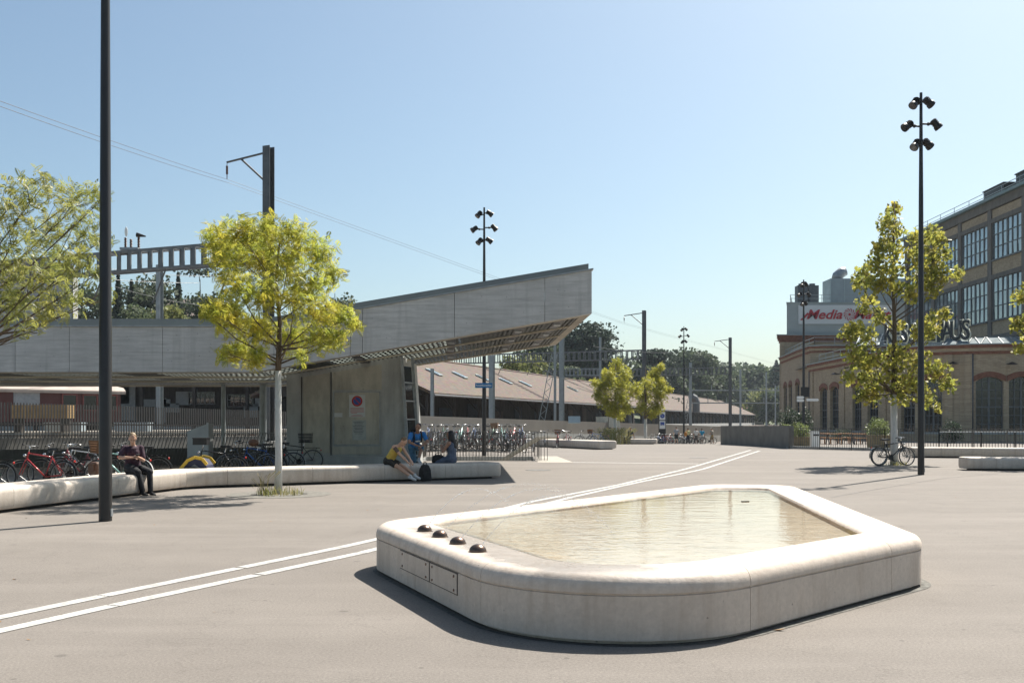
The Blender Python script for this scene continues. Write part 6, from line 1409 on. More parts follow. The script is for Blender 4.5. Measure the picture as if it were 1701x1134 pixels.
blades('dry_grass', 'few tall dry stalks beside the whitewashed trunk', ax(438, 21.8), 21.7, 0.12, 0.5, 26, straw)
blades('dry_grass', 'tall dry grasses at the foot of the small yellow tree', ax(1020, 78.5), 78.5, 1.35, 1.25, 600, weed)
blades('weeds', 'thin weeds at the foot of the plane tree', ax(1490, 36.4), 36.4, 0.4, 0.16, 120, weed)

# ================================================================== BICYCLES
def paint(nm, c): return M('bike_'+nm, c, 0.3, 0.1, 0.08, 8, coat=0.5)
PAINT = {'black': paint('black', (0.012, 0.012, 0.014)), 'red': paint('red', (0.42, 0.03, 0.03)), 'mint': paint('mint', (0.30, 0.52, 0.46)), 'silver': paint('silver', (0.45, 0.46, 0.47)), 'blue': paint('blue', (0.03, 0.10, 0.30)), 'white': paint('white', (0.65, 0.65, 0.63)), 'green': paint('green', (0.03, 0.13, 0.06)), 'darkred': paint('darkred', (0.16, 0.02, 0.025))}
wicker = M('wicker', (0.19, 0.095, 0.042), 0.8, 0, 0.4, 30, 0.6, 60)
WR = 0.34
def wheel_meshes():
    t = MB(); n, m = 28, 6
    for i in range(n):
        a = 2*math.pi*i/n
        for j in range(m): b = 2*math.pi*j/m; r = WR-0.02+0.02*math.cos(b); t.v.append((r*math.cos(a), 0.02*math.sin(b), r*math.sin(a)))
    for i in range(n):
        for j in range(m): t.f.append((i*m+j, i*m+(j+1) % m, ((i+1) % n)*m+(j+1) % m, ((i+1) % n)*m+j))
    r_ = MB(); rr = WR-0.045
    for i in range(n):
        a = 2*math.pi*i/n
        for (q, y) in ((0, -0.012), (0.012, -0.012), (0.012, 0.012), (0, 0.012)): r_.v.append(((rr+q)*math.cos(a), y, (rr+q)*math.sin(a)))
    for i in range(n):
        for j in range(4): r_.f.append((i*4+j, i*4+(j+1) % 4, ((i+1) % n)*4+(j+1) % 4, ((i+1) % n)*4+j))
    s = MB()
    for i in range(18): a = 2*math.pi*i/18; y = 0.025*(1 if i % 2 else -1); s.tube([(0.02*math.cos(a+1.2), y, 0.02*math.sin(a+1.2)), (rr*math.cos(a), 0, rr*math.sin(a))], 0.0022, 3, False)
    s.tube([(0, -0.05, 0), (0, 0.05, 0)], 0.022, 8)
    mt, mr, ms = t.mesh('tyre', True), r_.mesh('rim'), s.mesh('spokes'); mt.materials.append(rubber); mr.materials.append(M('rim_alloy', (0.20, 0.20, 0.20), 0.4, 0.8)); ms.materials.append(M('rim_alloy', (0.20, 0.20, 0.20))); return mt, mr, ms
TY, RM_, SPK = wheel_meshes()
def arc_pts(c, r, a0, a1, n=8): return [(c[0]+r*math.cos(R(a0+(a1-a0)*k/n)), 0, c[2]+r*math.sin(R(a0+(a1-a0)*k/n))) for k in range(n+1)]
def make_bike(kind):
    """thing with parts; forward is local +x"""
    th = thing('bicycle', 'x', 'bicycle'); RA, FA = (-0.53, 0, WR), (0.54, 0, WR); BB = (-0.09, 0, 0.29); ST = (-0.24, 0, 0.80); HT = (0.36, 0, 0.88); HB = (0.40, 0, 0.72)
    for A in (RA, FA):
        w = link('wheel', RM_, None, th); w.location = A
        if A is FA: w.rotation_euler = (0, 0, R(8))
        link('tyre', TY, None, w); link('spokes', SPK, None, w)
    mb = MB()
    if kind == 'city': mb.tube([HT, (0.18, 0, 0.58), (-0.16, 0, 0.50)], 0.017, 8)
    else: mb.tube([(0.365, 0, 0.85), (-0.225, 0, 0.76)], 0.016, 8)
    mb.tube([HB, BB], 0.021, 8); mb.tube([BB, ST], 0.016, 8); mb.tube([HT, HB], 0.021, 8)
    for y in (-0.06, 0.06):
        mb.tube([(BB[0], y*0.5, BB[2]), (RA[0], y, RA[2])], 0.010, 6); mb.tube([(-0.225, y*0.2, 0.76), (RA[0], y, RA[2])], 0.009, 6)
    mb.build('frame', PAINT['black'], th, smooth=True)
    mb = MB()
    for y in (-0.055, 0.055): mb.tube([(0.405, y*0.6, 0.70), (0.43, y, 0.62), (FA[0], y, FA[2])], 0.012, 6)
    mb.tube([(0.405, -0.05, 0.70), (0.405, 0.05, 0.70)], 0.015, 6); mb.build('fork', PAINT['black'], th, smooth=True)
    mb = MB(); mb.tube([HT, (0.335, 0, 0.99), (0.37, 0, 1.02)], 0.013, 6); s = 0.15 if kind == 'city' else 0.03
    mb.tube([(0.37-s*1.3, -0.30, 1.04), (0.37-s*0.4, -0.24, 1.04), (0.385, -0.1, 1.03), (0.385, 0.1, 1.03), (0.37-s*0.4, 0.24, 1.04), (0.37-s*1.3, 0.30, 1.04)], 0.011, 6); hb = mb.build('handlebar', chrome, th, smooth=True)
    mb = MB()
    for y in (-1, 1):
        mb = MB(); mb.tube([(0.37-s*1.3-0.005, y*0.33, 1.04), (0.37-s*0.7, y*0.25, 1.04)], 0.018, 7); mb.tube([(0.37-s*0.7, y*0.25, 1.04), (0.41-s, y*0.22, 1.02)], 0.007, 5); mb.build('grip', rubber, hb)
    mb = MB(); mb.tube([ST, (-0.27, 0, 0.92)], 0.012, 6); mb.build('seat_post', chrome, th)
    mb = MB(); mb.prism([(-0.15, -0.07), (-0.11, -0.085), (0.0, -0.05), (0.14, -0.018), (0.15, 0), (0.14, 0.018), (0, 0.05), (-0.11, 0.085), (-0.15, 0.07)], (-0.26, 0, 0.92), (1, 0, 0), (0, 1, 0), (-0.05, 0, 1), 0.055); mb.build('saddle', black, th)
    mb = MB(); mb.tube([(BB[0], -0.04, BB[2]), (BB[0], -0.048, BB[2])], 0.095, 18); mb.bar((BB[0], -0.06, BB[2]), (BB[0]+0.12, -0.06, BB[2]-0.12), 0.02); mb.bar((BB[0], 0.06, BB[2]), (BB[0]-0.12, 0.06, BB[2]+0.12), 0.02); mb.box((BB[0]+0.12, -0.11, BB[2]-0.12), (0.09, 0.08, 0.02)); mb.box((BB[0]-0.12, 0.11, BB[2]+0.12), (0.09, 0.08, 0.02)); mb.bar((BB[0], -0.044, BB[2]+0.09), (RA[0], -0.044, RA[2]+0.035), 0.008); mb.bar((BB[0], -0.044, BB[2]-0.09), (RA[0], -0.044, RA[2]-0.035), 0.008); mb.build('crankset', dark_metal, th)
    if kind in ('city', 'trek', 'basket'):
        for A, a0, a1 in ((RA, 20, 190), (FA, 30, 165)):
            P = arc_pts(A, WR+0.022, a0, a1, 12); mb = MB()
            for p, q in zip(P, P[1:]): mb.bar(p, q, 0.05, 0.006)
            mb.build('mudguard', PAINT['silver'] if kind == 'city' else PAINT['black'], th)
        mb = MB()
        for y in (-0.06, 0.06): mb.tube([(-0.28, y, 0.74), (-0.78, y, 0.74)], 0.007, 5); mb.tube([(-0.66, y, 0.74), (RA[0], y, RA[2])], 0.006, 5)
        for x in (-0.38, -0.5, -0.62, -0.74): mb.tube([(x, -0.06, 0.74), (x, 0.06, 0.74)], 0.006, 5)
        mb.build('carrier', dark_metal, th); mb = MB(); mb.ell((-0.8, 0, 0.66), (0.02, 0.035, 0.03)); mb.build('rear_light', M('rear_red', (0.5, 0.02, 0.01), 0.3), th)
        mb = MB(); mb.ell((0.46, 0, 0.80), (0.04, 0.035, 0.035)); mb.build('front_light', chrome, th)
    if kind == 'basket':
        mb = MB(); pr = [(-0.17, -0.12, 0.85), (0.17, -0.12, 0.85)]
        for k in range(5):
            f_ = 0.8+0.2*k/4; z = 0.86+0.24*k/4; c = 0.56; mb.bar((c-0.15*f_, -0.2*f_, z), (c+0.15*f_, -0.2*f_, z), 0.012, 0.05); mb.bar((c-0.15*f_, 0.2*f_, z), (c+0.15*f_, 0.2*f_, z), 0.012, 0.05); mb.bar((c-0.15*f_, -0.2*f_, z), (c-0.15*f_, 0.2*f_, z), 0.012, 0.05); mb.bar((c+0.15*f_, -0.2*f_, z), (c+0.15*f_, 0.2*f_, z), 0.012, 0.05)
        mb.box((0.56, 0, 0.84), (0.25, 0.33, 0.015)); mb.build('basket', wicker, th)
    return th
proto = {}
def bike(kind, px, D, heading, label, col, grp, lean=0.0, z=None, x=None, extra=None):
    x = ax(px, D) if x is None else x; z = gz(x, D) if z is None else z; mats = {'frame': PAINT[col], 'fork': PAINT[col]}
    if extra: mats.update(extra)
    if kind not in proto: proto[kind] = make_bike(kind)
    b = copy_tree(proto[kind], (x, D, z), heading, label, grp, mats); b.rotation_euler = (R(lean), 0, heading); return b
g1 = 'bicycles parked behind the angled bench'
PI = math.pi
bike('trek', 68, 23.6, PI-0.10, 'red and silver bicycle behind the bench end, front wheel towards the fence', 'red', g1, 6)
bike('trek', -40, 22.6, PI+0.1, 'green bicycle whose wheel just shows at the bench end', 'green', g1, 5)
bike('trek', 108, 24.6, PI+0.15, 'black bicycle next behind the red and silver one', 'black', g1, -5)
bike('city', 128, 25.4, PI-0.2, 'dark red bicycle between the black one and the wicker basket', 'darkred', g1, 7)
bike('trek', 142, 26.2, PI+0.1, 'silver bicycle behind the wicker basket bicycle', 'silver', g1, 5)
bike('basket', 196, 24.3, PI-0.12, 'mint green bicycle with wicker front basket behind the seated woman', 'mint', g1, 6, extra={'mudguard': PAINT['white']})
bike('trek', 228, 25.6, PI+0.12, 'black bicycle with rear carrier behind the mint one', 'black', g1, -6)
bike('trek', 357, 26.0, PI-0.05, 'black bicycle standing behind the yellow child trailer', 'black', g1, 5)
bike('city', 412, 27.6, PI+0.2, 'black bicycle with brown bag beside the whitewashed trunk', 'black', g1, 6)
bike('trek', 432, 28.6, PI-0.25, 'dark blue bicycle half hidden by the whitewashed trunk', 'blue', g1, -5)
bike('city', 458, 30.0, PI+0.3, 'dark bicycle behind the whitewashed trunk', 'black', g1, 6)
bike('trek', 492, 32.6, PI+0.25, 'black bicycle with rear basket against the concrete block', 'black', g1, 4)
mb = MB()
x, D = ax(507, 32.7), 32.75; mb.box((x, D, 0.92), (0.42, 0.3, 0.02)); 
for k in range(6):
    f_ = 0.9+0.02*k
    for (cx_, cy_, sx, sy) in ((0, -0.15, 0.42, 0.015), (0, 0.15, 0.42, 0.015), (-0.21, 0, 0.015, 0.3), (0.21, 0, 0.015, 0.3)): mb.box((x+cx_*f_, D+cy_*f_, 0.95+0.05*k), (sx*f_, sy*f_ if sy > 0.02 else sy, 0.03))
tag(mb.build('wire_basket', black), 'black wire basket on the bicycle against the concrete block', 'basket')
mb = MB(); D = 27.3; mb.ell((ax(421, D), D, az(735, D)), (0.15, 0.06, 0.10)); mb.bar((ax(417, D), D-0.12, az(722, D)), (ax(425, D), D-0.12, az(722, D)), 0.03); tag(mb.build('brown_bag', M('brown_leather', (0.11, 0.05, 0.025), 0.6), smooth=True), 'brown bag hanging on the black bicycle', 'bag')
mb = MB(); D = 25.8; mb.box((ax(334, D), D, az(733, D)), (0.36, 0.26, 0.17)); mb.box((ax(334, D), D, az(733, D)+0.09), (0.38, 0.28, 0.02)); tag(mb.build('handlebar_box', black), 'black handlebar box above the yellow child trailer', 'box')
# child trailer
TRL = thing('child_trailer', 'yellow and navy child trailer parked behind the bench', 'trailer', (ax(327, 24.9), 24.9, 0))
yl = M('trailer_yellow', (0.55, 0.36, 0.03), 0.6, 0, 0.15, 6); nv = M('trailer_navy', (0.025, 0.027, 0.06), 0.7, 0, 0.2, 6)
prf = [(-0.40, 0.15), (-0.30, 0.40), (-0.12, 0.62), (0.05, 0.70), (0.22, 0.66), (0.33, 0.52), (0.36, 0.15)]
mb = MB(); mb.prism(prf, (0, -0.30, 0), (1, 0, 0), (0, 0, 1), (0, 1, 0), 0.6); mb.build('cabin', nv, TRL)
for y in (-0.335, 0.305):
    mb = MB()
    for (a, b) in list(zip(prf, prf[1:]))[1:-1]: mb.bar((a[0]*1.05, y+0.015, a[1]+0.02), (b[0]*1.05, y+0.015, b[1]+0.02), 0.03, 0.075)
    mb.build('yellow_edge', yl, TRL)
mb = MB(); mb.add([(-0.16, -0.342, 0.2), (0.22, -0.342, 0.2), (0.20, -0.342, 0.45), (0.05, -0.342, 0.55), (-0.06, -0.342, 0.48)], [(0, 1, 2, 3, 4)]); mb.build('side_window', M('trailer_mesh', (0.16, 0.16, 0.16), 0.6), TRL)
for y in (-0.4, 0.4): w = link('wheel', RM_, None, TRL); w.location = (0.0, y, 0.25); w.scale = (0.72,)*3; link('tyre', TY, None, w); link('spokes', SPK, None, w)
# racks behind the stairs: two-level rack with bicycles side by side
g2 = 'bicycles in the two-level rack behind the stairs'
RK = thing('cycle_rack', 'long galvanised two-level bicycle rack behind the stair railing', 'rack', (ax(690, 54), 54, 0))
mb = MB(); L = ax(868, 54)-ax(690, 54)
for z in (0.06, 0.75): mb.bar((0, 0.6, z), (L, 0.6, z), 0.06); mb.bar((0, -0.5, z), (L, -0.5, z), 0.05)
for k in range(8): mb.bar((L*k/7, 0.6, 0), (L*k/7, 0.6, 1.25), 0.06)
mb.build('rack_frame', galv, RK)
cols = ['silver', 'black', 'white', 'blue', 'silver', 'red', 'black', 'mint', 'white', 'silver', 'darkred', 'green']
for k in range(28):
    px = 694+k*6.3+random.uniform(-2, 2); up = 0.40 if k % 2 else 0.0; c = cols[(k*5) % 12]; kd = ('trek', 'city', 'mtb', 'city')[k % 4] if k % 13 != 8 else 'basket'
    if up: b_ = None
    bike(kd, px, 53.5+random.uniform(-0.7, 1.0), (PI/2 if k % 3 else -PI/2)+random.uniform(-0.5, 0.5), '%s bicycle standing in the crowded rack behind the stair railing' % {'darkred': 'dark red', 'mint': 'mint green'}.get(c, c), c, g2, random.uniform(-4, 4), up)
for k in range(14): mb = MB(); xx = ax(694+(2*k+1)*6.3, 54)-RK.location.x; mb.box((xx, 0, 0.385), (0.12, 1.9, 0.03)); mb.build('upper_tray', galv, RK)
for k in range(14):
    c = cols[(k*5+3) % 12]; bike(('city', 'trek', 'mtb')[k % 3], 700+k*12.5+random.uniform(-4, 4), 58.5+random.uniform(-1, 1.5), random.uniform(-0.6, 0.6)+(0 if k % 2 else PI), '%s bicycle parked loosely behind the crowded rack' % {'darkred': 'dark red', 'mint': 'mint green'}.get(c, c), c, 'bicycles parked behind the rack', random.uniform(-6, 6))
g3 = 'bicycles beyond the stair railing'
for k, (px, D, h, c, kd, lb) in enumerate(((846, 52.0, PI/2+0.3, 'black', 'trek', 'black bicycle parked at the end of the crowded rack'), (868, 51.5, -PI/2+0.2, 'darkred', 'city', 'dark red bicycle parked behind the stair handrails'), (886, 52.5, PI/2, 'silver', 'city', 'silver bicycle at the head of the stairs'), (926, 60.5, PI/2, 'red', 'basket', 'red bicycle with basket behind the pale bench'), (942, 61, PI/2+0.2, 'darkred', 'trek', 'dark red bicycle behind the end of the pale bench'), (974, 70, PI, 'black', 'city', 'black bicycle against the slatted fence'), (993, 71, PI+0.2, 'blue', 'basket', 'blue bicycle with basket left of the dry grasses'), (905, 63, PI/2, 'white', 'city', 'white bicycle by the slatted fence behind the pale bench'))):
    bike(kd, px, D, h, lb, c, g3, random.uniform(-4, 4))
g4 = 'row of bicycles beside the station totem'
for k in range(13): c = cols[(k*7+1) % 12]; bike(('trek', 'mtb', 'city')[k % 3], 1086+k*6.0, 99+random.uniform(-1, 1), PI-0.6+random.uniform(-0.2, 0.2), '%s bicycle in the far row beside the station totem' % {'darkred': 'dark red', 'mint': 'mint green'}.get(c, c), c, g4, 5)
bike('trek', 1484, 36.1, 0.12, 'black bicycle leaning on the plane tree, closest to the lamp post', 'black', 'bicycles leaning on the plane tree', -6)
bike('mtb', 1480, 36.75, 0.3, 'dark bicycle locked behind the first one at the plane tree', 'black', 'bicycles leaning on the plane tree', 5)

# ================================================================== PEOPLE
def skin_m(nm, c): return M('skin_'+nm, c, 0.5, 0, 0.10, 14, 0.05, 120)
SK = {'fair': skin_m('fair', (0.50, 0.30, 0.21)), 'tan': skin_m('tan', (0.32, 0.165, 0.10)), 'pale': skin_m('pale', (0.52, 0.34, 0.26))}
def cloth(nm, c, var=0.18): return M('cloth_'+nm, c, 0.85, 0, var, 9, 0.35, 40)
def ik(a, c, l1, l2, pole):
    a, c = Vector(a), Vector(c); d_ = c-a; L = min(d_.length, (l1+l2)*0.998); d_.normalize(); c = a+d_*L
    x = (l1*l1-l2*l2+L*L)/(2*L); h = math.sqrt(max(0, l1*l1-x*x)); p = Vector(pole); p = (p-d_*p.dot(d_)); p = p.normalized() if p.length > 1e-6 else Vector((0, 0, 1))
    return a+d_*x+p*h, c
def remesh(o, vox, it=6):
    m = o.modifiers.new('remesh', 'REMESH'); m.mode = 'VOXEL'; m.voxel_size = vox; m.use_smooth_shade = True
    s = o.modifiers.new('smooth', 'SMOOTH'); s.factor = 0.5; s.iterations = it
def person(label, loc, rz, pelvis, neck, face, hands, feet, skin, shirt=None, sleeve=0.5, bottom=None, leg=1.0, shoes=None, hair=('short', (0.05, 0.03, 0.02)), elbow=None, knee=None, toes=None, twist=0.0, sc=1.0, vox=0.010, female=False, group=None, hat=None, extra=None, stout=1.0):
    """local frame: +y forwards, +x to the person's right, z up (metres). One continuous body; clothes, hair and shoes follow it"""
    th = thing('person', label, 'person', loc, rz, group); th.scale = (sc,)*3
    P, N, Fd = Vector(pelvis), Vector(neck), Vector(face).normalized(); up = (N-P).normalized()
    rt = Vector((math.cos(twist), math.sin(twist), 0)); rt = (rt-up*rt.dot(up)).normalized(); fw = up.cross(rt)*1.0
    hr = Vector((1, 0, 0)); st = stout; sw_ = 0.165 if female else 0.185
    mid = P.lerp(N, 0.48)-fw*0.015; ch = P.lerp(N, 0.74)+fw*0.005
    J = {}
    for s, k in ((-1, 'L'), (1, 'R')):
        sh = N+rt*s*sw_-up*0.055; hp = P+hr*s*0.085
        el, wr = ik(sh, hands[k], 0.285, 0.245, (elbow or {}).get(k, (s*0.4, -0.5, -0.8)))
        kn, an = ik(hp, feet[k], 0.43, 0.42, (knee or {}).get(k, (s*0.1, 1, 0.3)))
        J[k] = (sh, el, wr, hp, kn, an)
    b = MB()
    b.cap(P-up*0.02, P+up*0.06, 0.115*st, 0.112*st, 1.3, hr); b.cap(P+up*0.05, mid, 0.105*st, 0.098*st, 1.28, rt); b.cap(mid, ch, 0.10*st, 0.118*st, 1.32, rt); b.cap(ch, N-up*0.075, 0.115, 0.085, 1.5, rt)
    if female:
        for s in (-1, 1): b.ell(ch+fw*0.085+rt*s*0.07-up*0.02, (0.065, 0.06, 0.065))
    # neck and head
    hup = (up*0.55+Vector((0, 0, 1))*0.45).normalized(); hup = (hup-Fd*hup.dot(Fd)*0.9).normalized(); HC = N+up*0.06+hup*0.125+Fd*0.03; hrt = Fd.cross(hup).normalized()
    b.cap(N-up*0.05, HC-hup*0.06-Fd*0.015, 0.058, 0.052)
    rot = Matrix((hrt, Fd, hup)).transposed()
    b.ell(HC+hup*0.02-Fd*0.012, (0.074, 0.094, 0.098), 16, 12, rot); b.cap(HC-hup*0.045+Fd*0.035, HC-hup*0.085+Fd*0.052, 0.055, 0.034, 1.05, hrt)
    b.cap(HC+Fd*0.078+hup*0.012, HC+Fd*0.102-hup*0.026, 0.010, 0.016); b.cap(HC+Fd*0.074-hup*0.053-hrt*0.018, HC+Fd*0.074-hup*0.053+hrt*0.018, 0.010, 0.010); b.cap(HC+Fd*0.07+hup*0.03-hrt*0.035, HC+Fd*0.07+hup*0.03+hrt*0.035, 0.014, 0.014)
    for s in (-1, 1): b.ell(HC+hrt*s*0.077-Fd*0.005-hup*0.01, (0.010, 0.020, 0.032), 8, 6, rot)
    for k, s in (('L', -1), ('R', 1)):
        sh, el, wr, hp, kn, an = J[k]
        b.cap(N-up*0.05+rt*s*0.05, sh, 0.062, 0.062); b.cap(sh, el, 0.054*st**0.5, 0.040); b.cap(el, el.lerp(wr, 0.4), 0.040, 0.041); b.cap(el.lerp(wr, 0.4), wr, 0.041, 0.026, 1.1, rt)
        fd = (wr-el).normalized(); side = fd.cross(Vector((0, 0, 1))); side = side.normalized() if side.length > 0.1 else rt.copy(); dn = side.cross(fd).normalized()
        if dn.z > 0: dn = -dn
        b.cap(wr, wr+fd*0.07, 0.026, 0.026, 1.5, side)
        inn = -s
        for q, ln in enumerate((0.072, 0.08, 0.075, 0.06)):
            r0 = wr+fd*0.085+side*(q-1.5)*0.020; m_ = r0+fd*ln*0.5+dn*0.012; e_ = m_+fd*ln*0.32+dn*ln*0.45; b.cap(r0-fd*0.02, m_, 0.0105, 0.0095, n=8); b.cap(m_, e_, 0.0095, 0.008, n=8)
        tb = wr+fd*0.03+side*inn*0.03; b.cap(tb, tb+fd*0.035+side*inn*0.022+dn*0.015, 0.013, 0.011, n=8); b.cap(tb+fd*0.035+side*inn*0.022+dn*0.015, tb+fd*0.065+side*inn*0.018+dn*0.028, 0.011, 0.009, n=8)
        b.cap(hp, hp.lerp(kn, 0.5), 0.092*st, 0.074*st); b.cap(hp.lerp(kn, 0.5), kn, 0.074*st, 0.054); b.cap(kn, kn.lerp(an, 0.32), 0.054, 0.056); b.cap(kn.lerp(an, 0.32), an, 0.056, 0.036)
        td = Vector((toes or {}).get(k, (0, 1, -0.25))).normalized(); b.cap(an-td*0.03-Vector((0, 0, 0.03)), an+td*0.14-Vector((0, 0, 0.045)), 0.036, 0.026, 1.2)
    body = b.build('body', SK[skin], th); remesh(body, vox)
    for s in (-1, 1): e = MB(); e.ell(HC+Fd*0.083+hup*0.016+hrt*s*0.031, (0.011, 0.008, 0.007), 8, 6, rot); e.build('eye', black, body)
    if shirt:
        c = MB(); g = 0.016
        c.cap(P-up*0.03, P+up*0.06, 0.115*st+g, 0.112*st+g, 1.3, rt); c.cap(P+up*0.05, mid, 0.108*st+g, 0.10*st+g, 1.28, rt); c.cap(mid, ch, 0.10*st+g, 0.118*st+g, 1.32, rt); c.cap(ch, N-up*(0.075 if sleeve > 0 else 0.12), 0.115+g, (0.085 if sleeve > 0 else 0.07)+g*0.7, 1.45, rt)
        if female:
            for s in (-1, 1): c.ell(ch+fw*0.085+rt*s*0.07-up*0.02, (0.078, 0.074, 0.078))
        for k, s in (('L', -1), ('R', 1)):
            sh, el, wr, *_ = J[k]
            if sleeve > 0:
                c.cap(N-up*0.06+rt*s*0.06, sh, 0.068, 0.066+g*0.5); f_ = min(1, sleeve); c.cap(sh, sh.lerp(el, f_), 0.057+g, 0.045+g*1.2)
                if sleeve > 1: c.cap(el, el.lerp(wr, sleeve-1), 0.045+g, 0.034+g*0.7)
            else: c.cap(N-up*0.075+rt*s*0.085, N-up*0.03+rt*s*0.075, 0.05, 0.035)
        o = c.build('shirt', cloth(*shirt), th); remesh(o, vox*1.15, 4)
    if bottom:
        c = MB(); g = 0.017; c.cap(P-up*0.03, P+up*0.05, 0.118*st+g, 0.108*st+g, 1.32, hr)
        for k in 'LR':
            _, _, _, hp, kn, an = J[k]; f_ = min(1.0, leg); c.cap(hp, hp.lerp(kn, f_*0.5), 0.094*st+g, 0.08*st+g*1.2); c.cap(hp.lerp(kn, f_*0.5), hp.lerp(kn, f_), 0.08*st+g*1.2, (0.058 if f_ == 1 else 0.075)+g*1.3)
            if leg > 1: c.cap(kn, kn.lerp(an, (leg-1)*0.95), 0.056+g, 0.042+g)
        o = c.build('trousers' if leg > 1 else 'shorts', cloth(*bottom), th); remesh(o, vox*1.15, 4)
    if shoes:
        for k in 'LR':
            an = J[k][5]; td = Vector((toes or {}).get(k, (0, 1, -0.25))).normalized(); c = MB(); c.cap(an-td*0.035-Vector((0, 0, 0.035)), an+td*0.15-Vector((0, 0, 0.05)), 0.046, 0.036, 1.15); c.cap(an-Vector((0, 0, 0.03)), an+Vector((0, 0, 0.01)), 0.046, 0.044)
            o = c.build('shoe', cloth(*shoes), th); remesh(o, vox*1.1, 3)
    hk, hc = hair; c = MB(); hm = M('hair_%d_%d' % (int(hc[0]*1000), int(hc[1]*1000)), hc, 0.55, 0, 0.4, 30, 0.6, 90, (1, 1, 0.3))
    c.ell(HC+hup*0.047-Fd*0.030, (0.0785, 0.086, 0.080), 16, 10, rot); c.ell(HC-Fd*0.055+hup*0.01, (0.070, 0.052, 0.075), 14, 10, rot)
    if hk == 'long': c.cap(HC-Fd*0.06, N-fw*0.10-up*0.16, 0.075, 0.055, 1.35, hrt); [c.cap(HC+hrt*s*0.07-Fd*0.02, N+rt*s*0.09-up*0.12-fw*0.02, 0.035, 0.028) for s in (-1, 1)]
    if hk == 'bun': c.ell(HC-Fd*0.10-hup*0.01, (0.035, 0.035, 0.035))
    o = c.build('hair', hm, th); remesh(o, vox, 3)
    if hat: c = MB(); c.ell(HC+hup*0.07-Fd*0.01, (0.088, 0.10, 0.065), 14, 8, rot); c.cap(HC+hup*0.055+Fd*0.05, HC+hup*0.045+Fd*0.13, 0.05, 0.03, 1.3, hrt); o = c.build('cap', cloth(*hat), th); remesh(o, vox, 3)
    if extra: extra(th, J, dict(N=N, P=P, up=up, rt=rt, fw=fw, HC=HC, Fd=Fd, ch=ch, mid=mid))
    return th
BH = 0.45
# woman reading her phone
def ex1(th, J, k):
    mb = MB(); c = (J['L'][2]+J['R'][2])/2+Vector((0, 0.09, 0.03)); mb.box(c, (0.075, 0.012, 0.14), rot=Matrix.Rotation(R(-55), 3, 'X')); ph = mb.build('phone', black, th); mb = MB(); mb.box(c+Vector((0, -0.006, 0.008)), (0.066, 0.004, 0.125), rot=Matrix.Rotation(R(-55), 3, 'X')); mb.build('screen', M('phone_screen', (0.35, 0.42, 0.5), 0.1), ph)
rzf_ = lambda dx, dy: math.atan2(dy, dx)-PI/2
person('woman in dark purple shirt and black trousers reading a phone on the bench', (-8.36, 21.95, 0), rzf_(0.82, -0.57), (0, 0, BH+0.12), (0.03, 0.04, BH+0.62), (0.5, 0.7, -0.5), {'L': (0.10, 0.32, BH+0.38), 'R': (0.22, 0.24, BH+0.37)}, {'L': (-0.08, 0.52, 0.09), 'R': (0.10, 0.50, 0.09)}, 'fair', ('purple', (0.035, 0.012, 0.025)), 0.75, ('black', (0.012, 0.012, 0.014)), 2.0, ('blackshoe', (0.012, 0.011, 0.011)), ('bun', (0.26, 0.18, 0.10)), knee={'L': (-0.2, 1, 0.5), 'R': (0.3, 1, 0.4)}, elbow={'L': (-0.8, -0.3, -0.5), 'R': (0.8, -0.3, -0.5)}, female=True, extra=ex1, stout=1.12, twist=-0.6)
# man in yellow tank top, bent forwards
def ex2(th, J, k):
    sh, el = J['R'][0], J['R'][1]; ink = M('tattooed_skin', (0.10, 0.065, 0.05), 0.6, 0, 0.9, 22)
    c = MB(); c.cap(sh.lerp(el, 0.08), sh.lerp(el, 0.55), 0.0575, 0.0505); o = c.build('tattoo', ink, th)
person('tattooed man in yellow tank top and dark shorts bent forward on the bench', (-3.27, 26.62, 0), rzf_(0.88, -0.47), (0, -0.02, BH+0.11), (0, 0.30, BH+0.52), (0, 0.55, -0.83), {'L': (-0.05, 0.66, BH+0.10), 'R': (0.08, 0.64, BH+0.08)}, {'L': (-0.10, 0.92, 0.10), 'R': (0.09, 0.86, 0.09)}, 'fair', ('yellow', (0.50, 0.36, 0.07)), 0, ('pattern_shorts', (0.025, 0.024, 0.02), 0.9), 0.55, ('white_shoe', (0.5, 0.5, 0.49)), ('short', (0.16, 0.10, 0.05)), knee={'L': (-0.1, 0.7, 0.8), 'R': (0.1, 0.7, 0.8)}, elbow={'L': (-0.7, -0.2, -0.5), 'R': (0.7, -0.2, -0.5)}, extra=ex2)
# man in blue, foot on the bench
def ex3(th, J, k):
    c = MB(); ctr = k['ch']-k['fw']*0.20; c.cap(ctr+k['up']*0.08, ctr-k['up']*0.24, 0.10, 0.12, 1.3, k['rt']); o = c.build('rucksack', cloth('rucksack', (0.012, 0.012, 0.014)), th); remesh(o, 0.015)
    for s in (-1, 1):
        c = MB(); p0 = k['N']+k['rt']*s*0.11-k['fw']*0.08-k['up']*0.02; c.tube([p0, p0+k['fw']*0.1+k['up']*0.045, p0+k['fw']*0.215-k['up']*0.06, p0+k['fw']*0.235-k['up']*0.2, p0+k['fw']*0.12+k['rt']*s*0.03-k['up']*0.30, p0-k['fw']*0.06-k['up']*0.3], 0.022, 6); c.build('strap', black, o)
    c = MB(); q = k['ch']+k['fw']*0.155; c.ell(q-k['up']*0.04, (0.085, 0.012, 0.035), 12, 6, Matrix((k['rt'], k['fw'], k['up'])).transposed()); c.build('chest_print', white_paint, th)
